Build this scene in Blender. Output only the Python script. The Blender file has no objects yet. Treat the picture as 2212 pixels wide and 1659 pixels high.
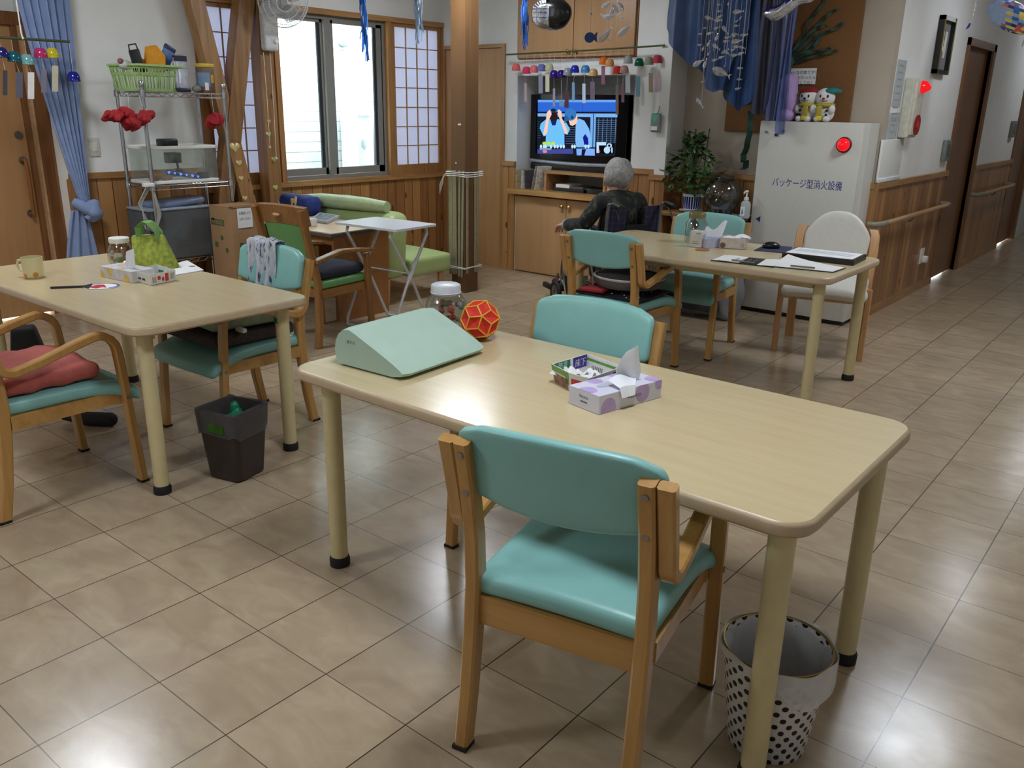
import bpy, math, random
from mathutils import Vector, Matrix
R_ = random.Random(7)
S = bpy.context.scene
COL = S.collection
PI = math.pi
rad = math.radians
# ---------------------------------------------------------------- camera
CAM = Vector((2.19633, -1.19164, 1.45644))
RR = ((0.77462, 0.63221, 0.01646), (0.20853, -0.23077, -0.95040), (-0.59706, 0.73963, -0.31059))
FPX = 1835.98
cd = bpy.data.cameras.new('camera')
cam = bpy.data.objects.new('camera', cd); COL.objects.link(cam)
cd.sensor_fit = 'HORIZONTAL'; cd.sensor_width = 36.0; cd.lens = FPX * 36.0 / 2212.0
cd.clip_start = .05; cd.clip_end = 60
cam.matrix_world = Matrix(((RR[0][0], -RR[1][0], -RR[2][0], CAM.x),
                           (RR[0][1], -RR[1][1], -RR[2][1], CAM.y),
                           (RR[0][2], -RR[1][2], -RR[2][2], CAM.z), (0, 0, 0, 1)))
S.camera = cam
# ---------------------------------------------------------------- light / exposure
S.view_settings.view_transform = 'Standard'
S.view_settings.look = 'None'
S.view_settings.gamma = 1.0
S.view_settings.use_curve_mapping = False
S.view_settings.exposure = 0.0
S.cycles.use_denoising = True
S.cycles.max_bounces = 10
S.cycles.transparent_max_bounces = 24
S.cycles.caustics_reflective = False
S.cycles.caustics_refractive = False
S.cycles.sample_clamp_indirect = 6.0
LAMP = 43.0          # radiance of the round ceiling lamps
SKY = 60.0
w = bpy.data.worlds.new('world'); S.world = w; w.use_nodes = True
bg = w.node_tree.nodes['Background']
bg.inputs['Color'].default_value = (.90, .95, 1.0, 1); bg.inputs['Strength'].default_value = SKY

# ---------------------------------------------------------------- measuring helpers (a pixel seen on a known plane)
def _ray(x, y):
    a, b = (x - 1106) / FPX, (y - 829.5) / FPX
    return Vector([RR[0][i] * a + RR[1][i] * b + RR[2][i] for i in range(3)])
def _pl(x, y, ax, v):
    d = _ray(x, y); return CAM + d * ((v - CAM[ax]) / d[ax])
def onX(x, y, X): return _pl(x, y, 0, X)
def onY(x, y, Y): return _pl(x, y, 1, Y)
def onZ(x, y, Z): return _pl(x, y, 2, Z)

# ---------------------------------------------------------------- materials
def lin(c):
    return tuple(((v / 255) / 12.92 if v / 255 <= .04045 else ((v / 255 + .055) / 1.055) ** 2.4) for v in c[:3]) + (1,)
MATS = {}
def nn(nt, t, **kw):
    n = nt.nodes.new(t)
    for k, v in kw.items():
        if hasattr(n, k) and not k[0].isupper(): setattr(n, k, v)
        else: n.inputs[k.replace('_', ' ')].default_value = v
    return n
def mth(nt, op, a, b=None, c=None):
    n = nt.nodes.new('ShaderNodeMath'); n.operation = op
    for i, v in enumerate((a, b, c)):
        if v is None: continue
        if isinstance(v, (int, float)): n.inputs[i].default_value = v
        else: nt.links.new(v, n.inputs[i])
    return n.outputs[0]
def mixc(nt, fac, a, b, blend='MIX'):
    n = nt.nodes.new('ShaderNodeMix'); n.data_type = 'RGBA'; n.blend_type = blend
    for i, v in ((0, fac), (6, a), (7, b)):
        if isinstance(v, (int, float, tuple)): n.inputs[i].default_value = v
        else: nt.links.new(v, n.inputs[i])
    return n.outputs[2]
def base(name, rough=.5, metal=0., spec=.5):
    m = bpy.data.materials.new(name); m.use_nodes = True
    b = m.node_tree.nodes['Principled BSDF']
    b.inputs['Roughness'].default_value = rough; b.inputs['Metallic'].default_value = metal
    b.inputs['Specular IOR Level'].default_value = spec
    MATS[name] = m
    return m, m.node_tree, b
def bump(nt, b, h, strength=.3, dist=.002):
    n = nn(nt, 'ShaderNodeBump', Strength=strength, Distance=dist)
    nt.links.new(h, n.inputs['Height']); nt.links.new(n.outputs[0], b.inputs['Normal'])
def M(name, c, rough=.5, metal=0., spec=.5, var=.06, vs=30., bmp=0., bs=200., coat=0., alpha=1., trans=0., sheen=0., emit=None):
    """one colour with a little procedural unevenness"""
    if name in MATS: return MATS[name]
    m, nt, b = base(name, rough, metal, spec)
    tc = nn(nt, 'ShaderNodeTexCoord')
    nz = nn(nt, 'ShaderNodeTexNoise', Scale=vs, Detail=3.); nt.links.new(tc.outputs['Object'], nz.inputs['Vector'])
    c1 = lin(c); k = var
    d = tuple(max(0, v * (1 - 2 * k)) for v in c1[:3]) + (1,); l = tuple(min(1, v * (1 + 2 * k)) for v in c1[:3]) + (1,)
    rp = nt.nodes.new('ShaderNodeValToRGB'); rp.color_ramp.elements[0].position = .3; rp.color_ramp.elements[1].position = .7
    rp.color_ramp.elements[0].color = d; rp.color_ramp.elements[1].color = l
    nt.links.new(nz.outputs['Fac'], rp.inputs[0]); nt.links.new(rp.outputs[0], b.inputs['Base Color'])
    if bmp:
        n2 = nn(nt, 'ShaderNodeTexNoise', Scale=bs, Detail=2.); nt.links.new(tc.outputs['Object'], n2.inputs['Vector'])
        bump(nt, b, n2.outputs['Fac'], bmp)
    if coat: b.inputs['Coat Weight'].default_value = coat; b.inputs['Coat Roughness'].default_value = .08
    if alpha < 1: b.inputs['Alpha'].default_value = alpha
    if trans: b.inputs['Transmission Weight'].default_value = trans
    if sheen: b.inputs['Sheen Weight'].default_value = sheen
    if emit:
        b.inputs['Emission Color'].default_value = lin(emit[0]); b.inputs['Emission Strength'].default_value = emit[1]
    return m
def wood(name, c1, c2, axis=2, rough=.4, scale=1., coat=.0, knots=False):
    """grain running along the object's axis"""
    m, nt, b = base(name, rough)
    tc = nn(nt, 'ShaderNodeTexCoord'); mp = nn(nt, 'ShaderNodeMapping')
    sc = [38 * scale] * 3; sc[axis] = 2.2 * scale
    mp.inputs['Scale'].default_value = sc
    nt.links.new(tc.outputs['Object'], mp.inputs[0])
    nz = nn(nt, 'ShaderNodeTexNoise', Scale=1., Detail=5., Roughness=.65, Distortion=.6); nt.links.new(mp.outputs[0], nz.inputs['Vector'])
    rp = nt.nodes.new('ShaderNodeValToRGB'); rp.color_ramp.elements[0].position = .32; rp.color_ramp.elements[1].position = .68
    rp.color_ramp.elements[0].color = lin(c1); rp.color_ramp.elements[1].color = lin(c2)
    nt.links.new(nz.outputs['Fac'], rp.inputs[0]); out = rp.outputs[0]
    if knots:
        v = nn(nt, 'ShaderNodeTexVoronoi', Scale=5.); mp2 = nn(nt, 'ShaderNodeMapping'); s2 = [1.6] * 3; s2[axis] = .7
        mp2.inputs['Scale'].default_value = s2; nt.links.new(tc.outputs['Object'], mp2.inputs[0]); nt.links.new(mp2.outputs[0], v.inputs['Vector'])
        k = mth(nt, 'LESS_THAN', v.outputs['Distance'], .075)
        out = mixc(nt, k, out, tuple(x * .3 for x in lin(c1)[:3]) + (1,))
    nt.links.new(out, b.inputs['Base Color'])
    bump(nt, b, nz.outputs['Fac'], .08)
    if coat: b.inputs['Coat Weight'].default_value = coat; b.inputs['Coat Roughness'].default_value = .12
    return m
def planks(name, axis, width=.105, c1=(128, 84, 46), c2=(182, 134, 82), zmax=None):
    """upright pine boards: grain along z, each board its own tone, dark joints, knots"""
    m, nt, b = base(name, .38)
    tc = nn(nt, 'ShaderNodeTexCoord'); sep = nn(nt, 'ShaderNodeSeparateXYZ'); nt.links.new(tc.outputs['Object'], sep.inputs[0])
    u = mth(nt, 'DIVIDE', sep.outputs[axis], width)
    cell = mth(nt, 'FLOOR', u); fr = mth(nt, 'FRACT', u)
    wn = nn(nt, 'ShaderNodeTexWhiteNoise', noise_dimensions='1D'); nt.links.new(cell, wn.inputs['W'])
    cmb = nn(nt, 'ShaderNodeCombineXYZ')
    nt.links.new(mth(nt, 'MULTIPLY', sep.outputs[axis], 42.), cmb.inputs[0])
    nt.links.new(mth(nt, 'MULTIPLY', wn.outputs['Value'], 37.), cmb.inputs[1])
    nt.links.new(mth(nt, 'MULTIPLY', sep.outputs[2], 2.0), cmb.inputs[2])
    nz = nn(nt, 'ShaderNodeTexNoise', Scale=1., Detail=5., Roughness=.6, Distortion=.8); nt.links.new(cmb.outputs[0], nz.inputs['Vector'])
    f = mth(nt, 'ADD', mth(nt, 'MULTIPLY', nz.outputs['Fac'], .7), mth(nt, 'MULTIPLY', wn.outputs['Value'], .42))
    rp = nt.nodes.new('ShaderNodeValToRGB'); rp.color_ramp.elements[0].position = .3; rp.color_ramp.elements[1].position = .78
    rp.color_ramp.elements[0].color = lin(c1); rp.color_ramp.elements[1].color = lin(c2)
    nt.links.new(f, rp.inputs[0])
    cm2 = nn(nt, 'ShaderNodeCombineXYZ')
    nt.links.new(mth(nt, 'MULTIPLY', sep.outputs[axis], 10.), cm2.inputs[0]); nt.links.new(mth(nt, 'MULTIPLY', sep.outputs[2], 3.6), cm2.inputs[2]); nt.links.new(wn.outputs['Value'], cm2.inputs[1])
    vo = nn(nt, 'ShaderNodeTexVoronoi', Scale=1.); nt.links.new(cm2.outputs[0], vo.inputs['Vector'])
    k = mth(nt, 'LESS_THAN', vo.outputs['Distance'], .11)
    c = mixc(nt, k, rp.outputs[0], lin((84, 44, 18)))
    j = mth(nt, 'GREATER_THAN', mth(nt, 'ABSOLUTE', mth(nt, 'SUBTRACT', fr, .5)), .475)
    c = mixc(nt, j, c, lin((66, 38, 16)))
    nt.links.new(c, b.inputs['Base Color'])
    bump(nt, b, mth(nt, 'SUBTRACT', 1., j), .6, .004)
    b.inputs['Coat Weight'].default_value = .25; b.inputs['Coat Roughness'].default_value = .25
    return m
def floor_mat():
    m, nt, b = base('vinyl floor tiles', .24)
    tc = nn(nt, 'ShaderNodeTexCoord'); sep = nn(nt, 'ShaderNodeSeparateXYZ'); nt.links.new(tc.outputs['Object'], sep.inputs[0])
    T = .305
    ux = mth(nt, 'DIVIDE', sep.outputs[0], T); uy = mth(nt, 'DIVIDE', sep.outputs[1], T)
    cx, cy = mth(nt, 'FLOOR', ux), mth(nt, 'FLOOR', uy)
    ex = mth(nt, 'ABSOLUTE', mth(nt, 'SUBTRACT', mth(nt, 'FRACT', ux), .5)); ey = mth(nt, 'ABSOLUTE', mth(nt, 'SUBTRACT', mth(nt, 'FRACT', uy), .5))
    jx = mth(nt, 'GREATER_THAN', ex, .4938); jy = mth(nt, 'GREATER_THAN', ey, .4950)
    cc = nn(nt, 'ShaderNodeCombineXYZ'); nt.links.new(cx, cc.inputs[0]); nt.links.new(cy, cc.inputs[1])
    wn = nn(nt, 'ShaderNodeTexWhiteNoise', noise_dimensions='2D'); nt.links.new(cc.outputs[0], wn.inputs['Vector'])
    off = nn(nt, 'ShaderNodeVectorMath', operation='MULTIPLY_ADD'); nt.links.new(wn.outputs['Color'], off.inputs[0]); off.inputs[1].default_value = (9, 9, 9); nt.links.new(tc.outputs['Object'], off.inputs[2])
    mp = nn(nt, 'ShaderNodeMapping'); mp.inputs['Scale'].default_value = (6, 11, 8); nt.links.new(off.outputs[0], mp.inputs[0])
    nz = nn(nt, 'ShaderNodeTexNoise', Scale=1., Detail=5., Roughness=.55, Distortion=.7); nt.links.new(mp.outputs[0], nz.inputs['Vector'])
    rp = nt.nodes.new('ShaderNodeValToRGB'); cr = rp.color_ramp
    cr.elements[0].position = .28; cr.elements[0].color = lin((160, 140, 116)); cr.elements[1].position = .72; cr.elements[1].color = lin((182, 165, 138))
    e = cr.elements.new(.5); e.color = lin((171, 152, 127))
    nt.links.new(nz.outputs['Fac'], rp.inputs[0])
    tone = mth(nt, 'ADD', mth(nt, 'MULTIPLY', wn.outputs['Value'], .14), .93)
    tn = nn(nt, 'ShaderNodeCombineXYZ')
    for i in range(3): nt.links.new(tone, tn.inputs[i])
    c = mixc(nt, 1., rp.outputs[0], tn.outputs[0], 'MULTIPLY')
    c = mixc(nt, mth(nt, 'MULTIPLY', jy, .85), c, lin((74, 62, 52)))
    c = mixc(nt, mth(nt, 'MULTIPLY', jx, .95), c, lin((58, 48, 40)))
    nt.links.new(c, b.inputs['Base Color'])
    n2 = nn(nt, 'ShaderNodeTexNoise', Scale=9., Detail=2.); nt.links.new(off.outputs[0], n2.inputs['Vector'])
    rg = mth(nt, 'ADD', mth(nt, 'MULTIPLY', n2.outputs['Fac'], .10), .17)
    nt.links.new(rg, b.inputs['Roughness'])
    j = mth(nt, 'MAXIMUM', jx, jy)
    hh = mth(nt, 'ADD', mth(nt, 'SUBTRACT', 1., j), mth(nt, 'MULTIPLY', n2.outputs['Fac'], .9))
    bump(nt, b, hh, .10, .004)
    return m
def glass(name, tint=(235, 245, 245), mix=.12, rough=.03):
    """thin clear sheet: mostly see-through with a sharp reflection"""
    m = bpy.data.materials.new(name); m.use_nodes = True; nt = m.node_tree; MATS[name] = m
    nt.nodes.remove(nt.nodes['Principled BSDF'])
    t = nn(nt, 'ShaderNodeBsdfTransparent'); t.inputs[0].default_value = lin(tint)
    g = nn(nt, 'ShaderNodeBsdfGlossy', Roughness=rough)
    lw = nn(nt, 'ShaderNodeLayerWeight', Blend=.35)
    f = mth(nt, 'ADD', mth(nt, 'MULTIPLY', lw.outputs['Facing'], .35), mix * .4)
    mx = nt.nodes.new('ShaderNodeMixShader'); nt.links.new(f, mx.inputs[0]); nt.links.new(t.outputs[0], mx.inputs[1]); nt.links.new(g.outputs[0], mx.inputs[2])
    nt.links.new(mx.outputs[0], nt.nodes['Material Output'].inputs[0])
    return m
def tinted(name, c, op=.6, rough=.1):
    """coloured see-through plastic, film or net"""
    if name in MATS: return MATS[name]
    m = bpy.data.materials.new(name); m.use_nodes = True; nt = m.node_tree; MATS[name] = m
    b = nt.nodes['Principled BSDF']; b.inputs['Base Color'].default_value = lin(c); b.inputs['Roughness'].default_value = rough
    tr = nn(nt, 'ShaderNodeBsdfTransparent'); tr.inputs[0].default_value = tuple(min(1, .35 + .65 * v) for v in lin(c)[:3]) + (1,)
    tc = nn(nt, 'ShaderNodeTexCoord'); nz = nn(nt, 'ShaderNodeTexNoise', Scale=18.); nt.links.new(tc.outputs['Object'], nz.inputs['Vector'])
    f = mth(nt, 'ADD', mth(nt, 'MULTIPLY', nz.outputs['Fac'], .2), op - .1)
    mx = nt.nodes.new('ShaderNodeMixShader'); nt.links.new(f, mx.inputs[0]); nt.links.new(tr.outputs[0], mx.inputs[1]); nt.links.new(b.outputs[0], mx.inputs[2])
    nt.links.new(mx.outputs[0], nt.nodes['Material Output'].inputs[0])
    return m
def shoji_mat():
    m = bpy.data.materials.new('shoji paper'); m.use_nodes = True; nt = m.node_tree; MATS['shoji paper'] = m
    nt.nodes.remove(nt.nodes['Principled BSDF'])
    d = nn(nt, 'ShaderNodeBsdfDiffuse'); d.inputs[0].default_value = lin((226, 230, 240)); t = nn(nt, 'ShaderNodeBsdfTranslucent'); t.inputs[0].default_value = lin((226, 232, 250))
    tc = nn(nt, 'ShaderNodeTexCoord'); nz = nn(nt, 'ShaderNodeTexNoise', Scale=60., Detail=4.); nt.links.new(tc.outputs['Object'], nz.inputs['Vector'])
    mx = nt.nodes.new('ShaderNodeMixShader'); nt.links.new(mth(nt, 'ADD', mth(nt, 'MULTIPLY', nz.outputs['Fac'], .1), .45), mx.inputs[0])
    nt.links.new(d.outputs[0], mx.inputs[1]); nt.links.new(t.outputs[0], mx.inputs[2]); nt.links.new(mx.outputs[0], nt.nodes['Material Output'].inputs[0])
    return m
def glow(name, c, s):
    if name in MATS: return MATS[name]
    m = bpy.data.materials.new(name); m.use_nodes = True; nt = m.node_tree; MATS[name] = m
    nt.nodes.remove(nt.nodes['Principled BSDF'])
    e = nn(nt, 'ShaderNodeEmission', Strength=s); e.inputs[0].default_value = lin(c)
    nt.links.new(e.outputs[0], nt.nodes['Material Output'].inputs[0])
    return m

# ---------------------------------------------------------------- mesh builder
class B:
    def __init__(s): s.v = []; s.f = []; s.mi = []; s.m = 0; s.T = None
    def add(s, vs, fs):
        o = len(s.v)
        if s.T is not None: vs = [s.T @ Vector(p) for p in vs]
        s.v += [tuple(p) for p in vs]; s.f += [tuple(i + o for i in f) for f in fs]; s.mi += [s.m] * len(fs)
        return s
    def box(s, x0, x1, y0, y1, z0, z1):
        v = [(x, y, z) for x in (x0, x1) for y in (y0, y1) for z in (z0, z1)]
        return s.add(v, [(0, 1, 3, 2), (4, 6, 7, 5), (0, 4, 5, 1), (2, 3, 7, 6), (0, 2, 6, 4), (1, 5, 7, 3)])
    def rbox(s, x0, x1, y0, y1, z0, z1, r=.01, fn=None, n=1):
        """box with rounded edges; fn may bend the points; n splits the flats"""
        c = ((x0 + x1) / 2, (y0 + y1) / 2, (z0 + z1) / 2); h = (abs(x1 - x0) / 2, abs(y1 - y0) / 2, abs(z1 - z0) / 2)
        r = min(r, min(h) * .999); ls = []
        for k in range(3):
            a = h[k] - r
            ls.append([-h[k], -h[k] + r * .42, -a] + [-a + 2 * a * i / n for i in range(1, n)] + [a, h[k] - r * .42, h[k]])
        idx = {}; vs = []; fs = []
        def vid(p):
            q = [max(-(h[k] - r), min(h[k] - r, p[k])) for k in range(3)]
            d = [p[k] - q[k] for k in range(3)]; l = math.sqrt(sum(t * t for t in d)) or 1
            p = tuple(q[k] + d[k] / l * r for k in range(3)); key = tuple(round(t, 6) for t in p)
            if key not in idx: idx[key] = len(vs); vs.append(tuple(p[k] + c[k] for k in range(3)))
            return idx[key]
        for ax in range(3):
            u, w_ = (ax + 1) % 3, (ax + 2) % 3
            for sg in (-1, 1):
                for i in range(len(ls[u]) - 1):
                    for j in range(len(ls[w_]) - 1):
                        q = []
                        for (a, b_) in ((i, j), (i + 1, j), (i + 1, j + 1), (i, j + 1)):
                            p = [0, 0, 0]; p[ax] = sg * h[ax]; p[u] = ls[u][a]; p[w_] = ls[w_][b_]; q.append(vid(p))
                        q2 = []
                        for t in q:
                            if t not in q2: q2.append(t)
                        if len(q2) > 2: fs.append(tuple(q2 if sg > 0 else q2[::-1]))
        if fn: vs = [fn(*p) for p in vs]
        return s.add(vs, fs)
    def _rings(s, pts, closed, ring):
        P = [Vector(p) for p in pts]; n = len(P); out = []; up = None
        for i in range(n):
            if closed: t = P[(i + 1) % n] - P[i - 1]
            else: t = (P[min(i + 1, n - 1)] - P[max(i - 1, 0)])
            t.normalize()
            if up is None:
                up = Vector((0, 0, 1)) if abs(t.z) < .9 else Vector((1, 0, 0))
            up = (up - t * up.dot(t)); up.normalize(); sd = t.cross(up)
            out.append((P[i], sd, up.copy()))
        return out
    def tube(s, pts, r, seg=8, closed=False):
        rs = r if isinstance(r, (list, tuple)) else [r] * len(pts)
        vs = []; n = len(pts)
        for i, (p, a, u) in enumerate(s._rings(pts, closed, None)):
            for k in range(seg):
                t = 2 * PI * k / seg; vs.append(p + a * (rs[i] * math.cos(t)) + u * (rs[i] * math.sin(t)))
        fs = [(i * seg + k, i * seg + (k + 1) % seg, ((i + 1) % n) * seg + (k + 1) % seg, ((i + 1) % n) * seg + k) for i in range(n if closed else n - 1) for k in range(seg)]
        if not closed: fs += [tuple(range(seg))[::-1], tuple(range((n - 1) * seg, n * seg))]
        return s.add(vs, fs)
    def strap(s, pts, n, wd, th, closed=False):
        """rectangular bar along pts; wd measured along fixed axis n, th across it"""
        n = Vector(n).normalized(); P = [Vector(p) for p in pts]; N = len(P); vs = []
        ths = th if isinstance(th, (list, tuple)) else [th] * N
        for i in range(N):
            t = (P[(i + 1) % N] - P[i - 1]) if closed else (P[min(i + 1, N - 1)] - P[max(i - 1, 0)])
            t.normalize(); q = t.cross(n); q.normalize(); c = min(wd, ths[i]) * .16
            a, b_ = wd / 2, ths[i] / 2
            for (u, w_) in ((-a, -b_ + c), (-a + c, -b_), (a - c, -b_), (a, -b_ + c), (a, b_ - c), (a - c, b_), (-a + c, b_), (-a, b_ - c)): vs.append(P[i] + n * u + q * w_)
        fs = [(i * 8 + k, i * 8 + (k + 1) % 8, ((i + 1) % N) * 8 + (k + 1) % 8, ((i + 1) % N) * 8 + k) for i in range(N if closed else N - 1) for k in range(8)]
        if not closed: fs += [tuple(range(8))[::-1], tuple(range((N - 1) * 8, N * 8))]
        return s.add(vs, fs)
    def lathe(s, prof, c=(0, 0, 0), seg=20, fn=None):
        vs = []; n = len(prof)
        for (r, z) in prof:
            for k in range(seg):
                t = 2 * PI * k / seg; vs.append((c[0] + r * math.cos(t), c[1] + r * math.sin(t), c[2] + z))
        if fn: vs = [fn(*p) for p in vs]
        fs = [(i * seg + k, i * seg + (k + 1) % seg, (i + 1) * seg + (k + 1) % seg, (i + 1) * seg + k) for i in range(n - 1) for k in range(seg)]
        if prof[0][0] > 0: fs.append(tuple(range(seg))[::-1])
        if prof[-1][0] > 0: fs.append(tuple(range((n - 1) * seg, n * seg)))
        return s.add(vs, fs)
    def shell(s, prof, c=(0, 0, 0), seg=20, fn=None):
        """lathe without end caps"""
        k = len(s.f); s.lathe(prof, c, seg, fn)
        n = (len(prof) - 1) * seg; s.f = s.f[:k + n]; s.mi = s.mi[:k + n]; return s
    def ball(s, c, r, seg=16, rings=10, fn=None):
        if isinstance(r, (int, float)): r = (r, r, r)
        vs = []; fs = []
        for i in range(rings + 1):
            a = PI * i / rings - PI / 2
            for k in range(seg):
                t = 2 * PI * k / seg; vs.append((c[0] + r[0] * math.cos(a) * math.cos(t), c[1] + r[1] * math.cos(a) * math.sin(t), c[2] + r[2] * math.sin(a)))
        if fn: vs = [fn(*p) for p in vs]
        fs = [(i * seg + k, i * seg + (k + 1) % seg, (i + 1) * seg + (k + 1) % seg, (i + 1) * seg + k) for i in range(rings) for k in range(seg)]
        return s.add(vs, fs)
    def cyl(s, p0, p1, r0, r1=None, seg=14):
        return s.tube([p0, p1], [r0, r0 if r1 is None else r1], seg)
    def prism(s, poly, a, b_, plane='xy'):
        """outline extruded between a and b along the axis the plane leaves out"""
        def P(u, w_, t): return {'xy': (u, w_, t), 'xz': (u, t, w_), 'yz': (t, u, w_)}[plane]
        n = len(poly); vs = [P(u, w_, a) for u, w_ in poly] + [P(u, w_, b_) for u, w_ in poly]
        return s.add(vs, [tuple(range(n))[::-1], tuple(range(n, 2 * n))] + [(i, (i + 1) % n, n + (i + 1) % n, n + i) for i in range(n)])
    def grid(s, nx, ny, fn, th=0.):
        vs = [fn(i / nx, j / ny) for j in range(ny + 1) for i in range(nx + 1)]
        W = nx + 1; fs = [(j * W + i, j * W + i + 1, (j + 1) * W + i + 1, (j + 1) * W + i) for j in range(ny) for i in range(nx)]
        if th:
            V = [Vector(p) for p in vs]; N = [Vector((0, 0, 0)) for _ in V]
            for f in fs:
                nr = (V[f[1]] - V[f[0]]).cross(V[f[3]] - V[f[0]])
                for i in f: N[i] += nr
            n = len(vs); vs = [tuple(p) for p in V] + [tuple(V[i] - (N[i].normalized() if N[i].length else Vector((0, 0, 1))) * th) for i in range(n)]
            bd = [i for i in range(nx)] + [i * W + nx for i in range(ny)] + [ny * W + nx - i for i in range(nx)] + [(ny - i) * W for i in range(ny)]
            fs = fs + [tuple(i + n for i in f)[::-1] for f in fs] + [(bd[k], bd[k] + n, bd[(k + 1) % len(bd)] + n, bd[(k + 1) % len(bd)]) for k in range(len(bd))]
        return s.add(vs, fs)
    def text(s, body, o, rt, up, size, align='CENTER', width=None):
        """flat lettering with its middle at o"""
        cu = bpy.data.curves.new('t', 'FONT'); cu.body = body; cu.size = 1.; cu.align_x = align; cu.align_y = 'CENTER'; cu.resolution_u = 3
        ob = bpy.data.objects.new('t', cu); COL.objects.link(ob)
        dg = bpy.context.evaluated_depsgraph_get(); me = ob.evaluated_get(dg).to_mesh()
        o, rt, up = Vector(o), Vector(rt).normalized(), Vector(up).normalized()
        xs = [v.co.x for v in me.vertices] or [0]
        kx = (width / (max(xs) - min(xs))) if width and max(xs) > min(xs) else size
        s.add([o + rt * (v.co.x * kx) + up * (v.co.y * size) for v in me.vertices], [tuple(p.vertices) for p in me.polygons])
        bpy.data.objects.remove(ob); bpy.data.curves.remove(cu)
        return s
def obj(name, b, mats, parent=None, sm=True, ang=38, label=None):
    me = bpy.data.meshes.new(name); me.from_pydata(b.v, [], b.f); me.update()
    for m in (mats if isinstance(mats, (list, tuple)) else [mats]): me.materials.append(m)
    me.polygons.foreach_set('material_index', b.mi)
    if sm:
        me.polygons.foreach_set('use_smooth', [True] * len(b.f)); me.set_sharp_from_angle(angle=rad(ang))
    me.validate()
    o = bpy.data.objects.new(name, me); COL.objects.link(o)
    if parent: o.parent = parent
    if label: o['label'] = label
    return o
def tag(o, label, cat, group=None, kind=None):
    o['label'] = label; o['category'] = cat
    if group: o['group'] = group
    if kind: o['kind'] = kind
    return o
def thing(name, label, cat, loc=(0, 0, 0), rz=0., group=None):
    o = bpy.data.objects.new(name, None); COL.objects.link(o); o.location = loc; o.rotation_euler = (0, 0, rz)
    o.empty_display_size = .1
    return tag(o, label, cat, group)
def struct(name, b, mats, parent=None, sm=False):
    o = obj(name, b, mats, parent, sm); o['kind'] = 'structure'; return o
def dup(r, loc=None, rz=None, label=None):
    c = r.copy(); COL.objects.link(c)
    if loc is not None: c.location = loc
    if rz is not None: c.rotation_euler = (0, 0, rz)
    if label: c['label'] = label
    for ch in list(r.children):
        d = ch.copy(); COL.objects.link(d); d.parent = c
        for g in list(ch.children):
            e = g.copy(); COL.objects.link(e); e.parent = d
    return c
def arc(cx, cy, r, a0, a1, n=6):
    return [(cx + r * math.cos(rad(a0 + (a1 - a0) * i / n)), cy + r * math.sin(rad(a0 + (a1 - a0) * i / n))) for i in range(n + 1)]
def rrect(x0, x1, y0, y1, r, n=5):
    return arc(x1 - r, y0 + r, r, -90, 0, n) + arc(x1 - r, y1 - r, r, 0, 90, n) + arc(x0 + r, y1 - r, r, 90, 180, n) + arc(x0 + r, y0 + r, r, 180, 270, n)
# ================================================================ materials used by the place
WHITE = M('white wallpaper', (230, 230, 228), .85, var=.012, vs=6, bmp=.12, bs=260)
CEIL = M('ceiling board', (232, 231, 228), .9, var=.01)
PLX = planks('pine boards on the window wall', 1); PLY = planks('pine boards on the back wall', 0)
PINEX = wood('pine trim lengthwise x', (144, 102, 58), (180, 136, 86), 0, coat=.2); PINEY = wood('pine trim lengthwise y', (144, 102, 58), (180, 136, 86), 1, coat=.2)
PINEZ = wood('pine trim upright', (140, 98, 56), (176, 130, 82), 2, coat=.2)
DARKZ = wood('brown door casing', (104, 66, 36), (134, 90, 52), 2, coat=.2); DARKY = wood('brown door casing lengthwise', (104, 66, 36), (134, 90, 52), 1, coat=.2)
DOOR = wood('light brown door veneer', (170, 126, 82), (182, 138, 92), 2, .45, .5)
CUPB = wood('light brown cupboard veneer', (176, 134, 92), (186, 144, 100), 2, .4, .5)
POSTW = wood('cedar post', (122, 86, 50), (160, 118, 72), 2, .45, .7, knots=True)
BRACEW = wood('cedar brace', (140, 102, 62), (178, 134, 86), 2, .45, .7, knots=True)
ALU = M('grey aluminium sash', (134, 132, 128), .4, .15, var=.02)
ALUD = M('dark window rubber', (38, 40, 46), .6)
BRASS = M('brass', (196, 164, 92), .25, 1.)
CHROME = M('chrome', (190, 194, 200), .18, 1., var=.02)
STEEL = M('brushed steel', (150, 148, 142), .35, 1., var=.03)
BLACK = M('black plastic', (22, 22, 24), .4)
GLASS = glass('window glass'); CLEAR = glass('clear plastic', (240, 244, 246), .3, .06)
SHOJI = shoji_mat()
WHITEP = M('white plastic', (228, 228, 224), .35, var=.01)
PAPER = M('white paper', (232, 232, 232), .7, var=.01)
WX, BY, CX, CH = -3.66, 4.95, .33, 2.55
# ================================================================ shell
b = B(); b.box(-4.4, 3.7, -3.1, 13.1, -.1, 0); struct('floor', b, floor_mat())
b = B(); b.box(-4.4, 3.7, -3.1, 13.1, CH, CH + .1); struct('ceiling', b, CEIL)
b = B()
b.box(WX - .14, WX, 2.44, 4.95, 0, .84); b.box(WX - .14, WX, 2.44, 4.95, 2.165, CH); b.box(WX - .14, WX, 1.46, 2.44, 0, CH)
b.box(WX - .14, WX, 4.95, 5.1, 0, CH); b.box(-4.2, WX, 1.40, 1.46, 0, CH); b.box(-4.2, -4.1, -3.1, 1.40, 1.98, CH); b.box(-4.2, -4.1, -3.1, .42, 0, 1.98)
struct('wall_left', b, WHITE)
b = B(); b.box(-4.4, 3.7, -3.1, -3.0, 0, CH); struct('wall_front', b, WHITE)
b = B(); b.box(3.6, 3.7, -3.0, 13, 0, CH); struct('wall_right', b, WHITE)
b = B(); b.box(.2, 3.6, 13, 13.1, 0, CH); struct('wall_far', b, WHITE)
b = B()
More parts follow.
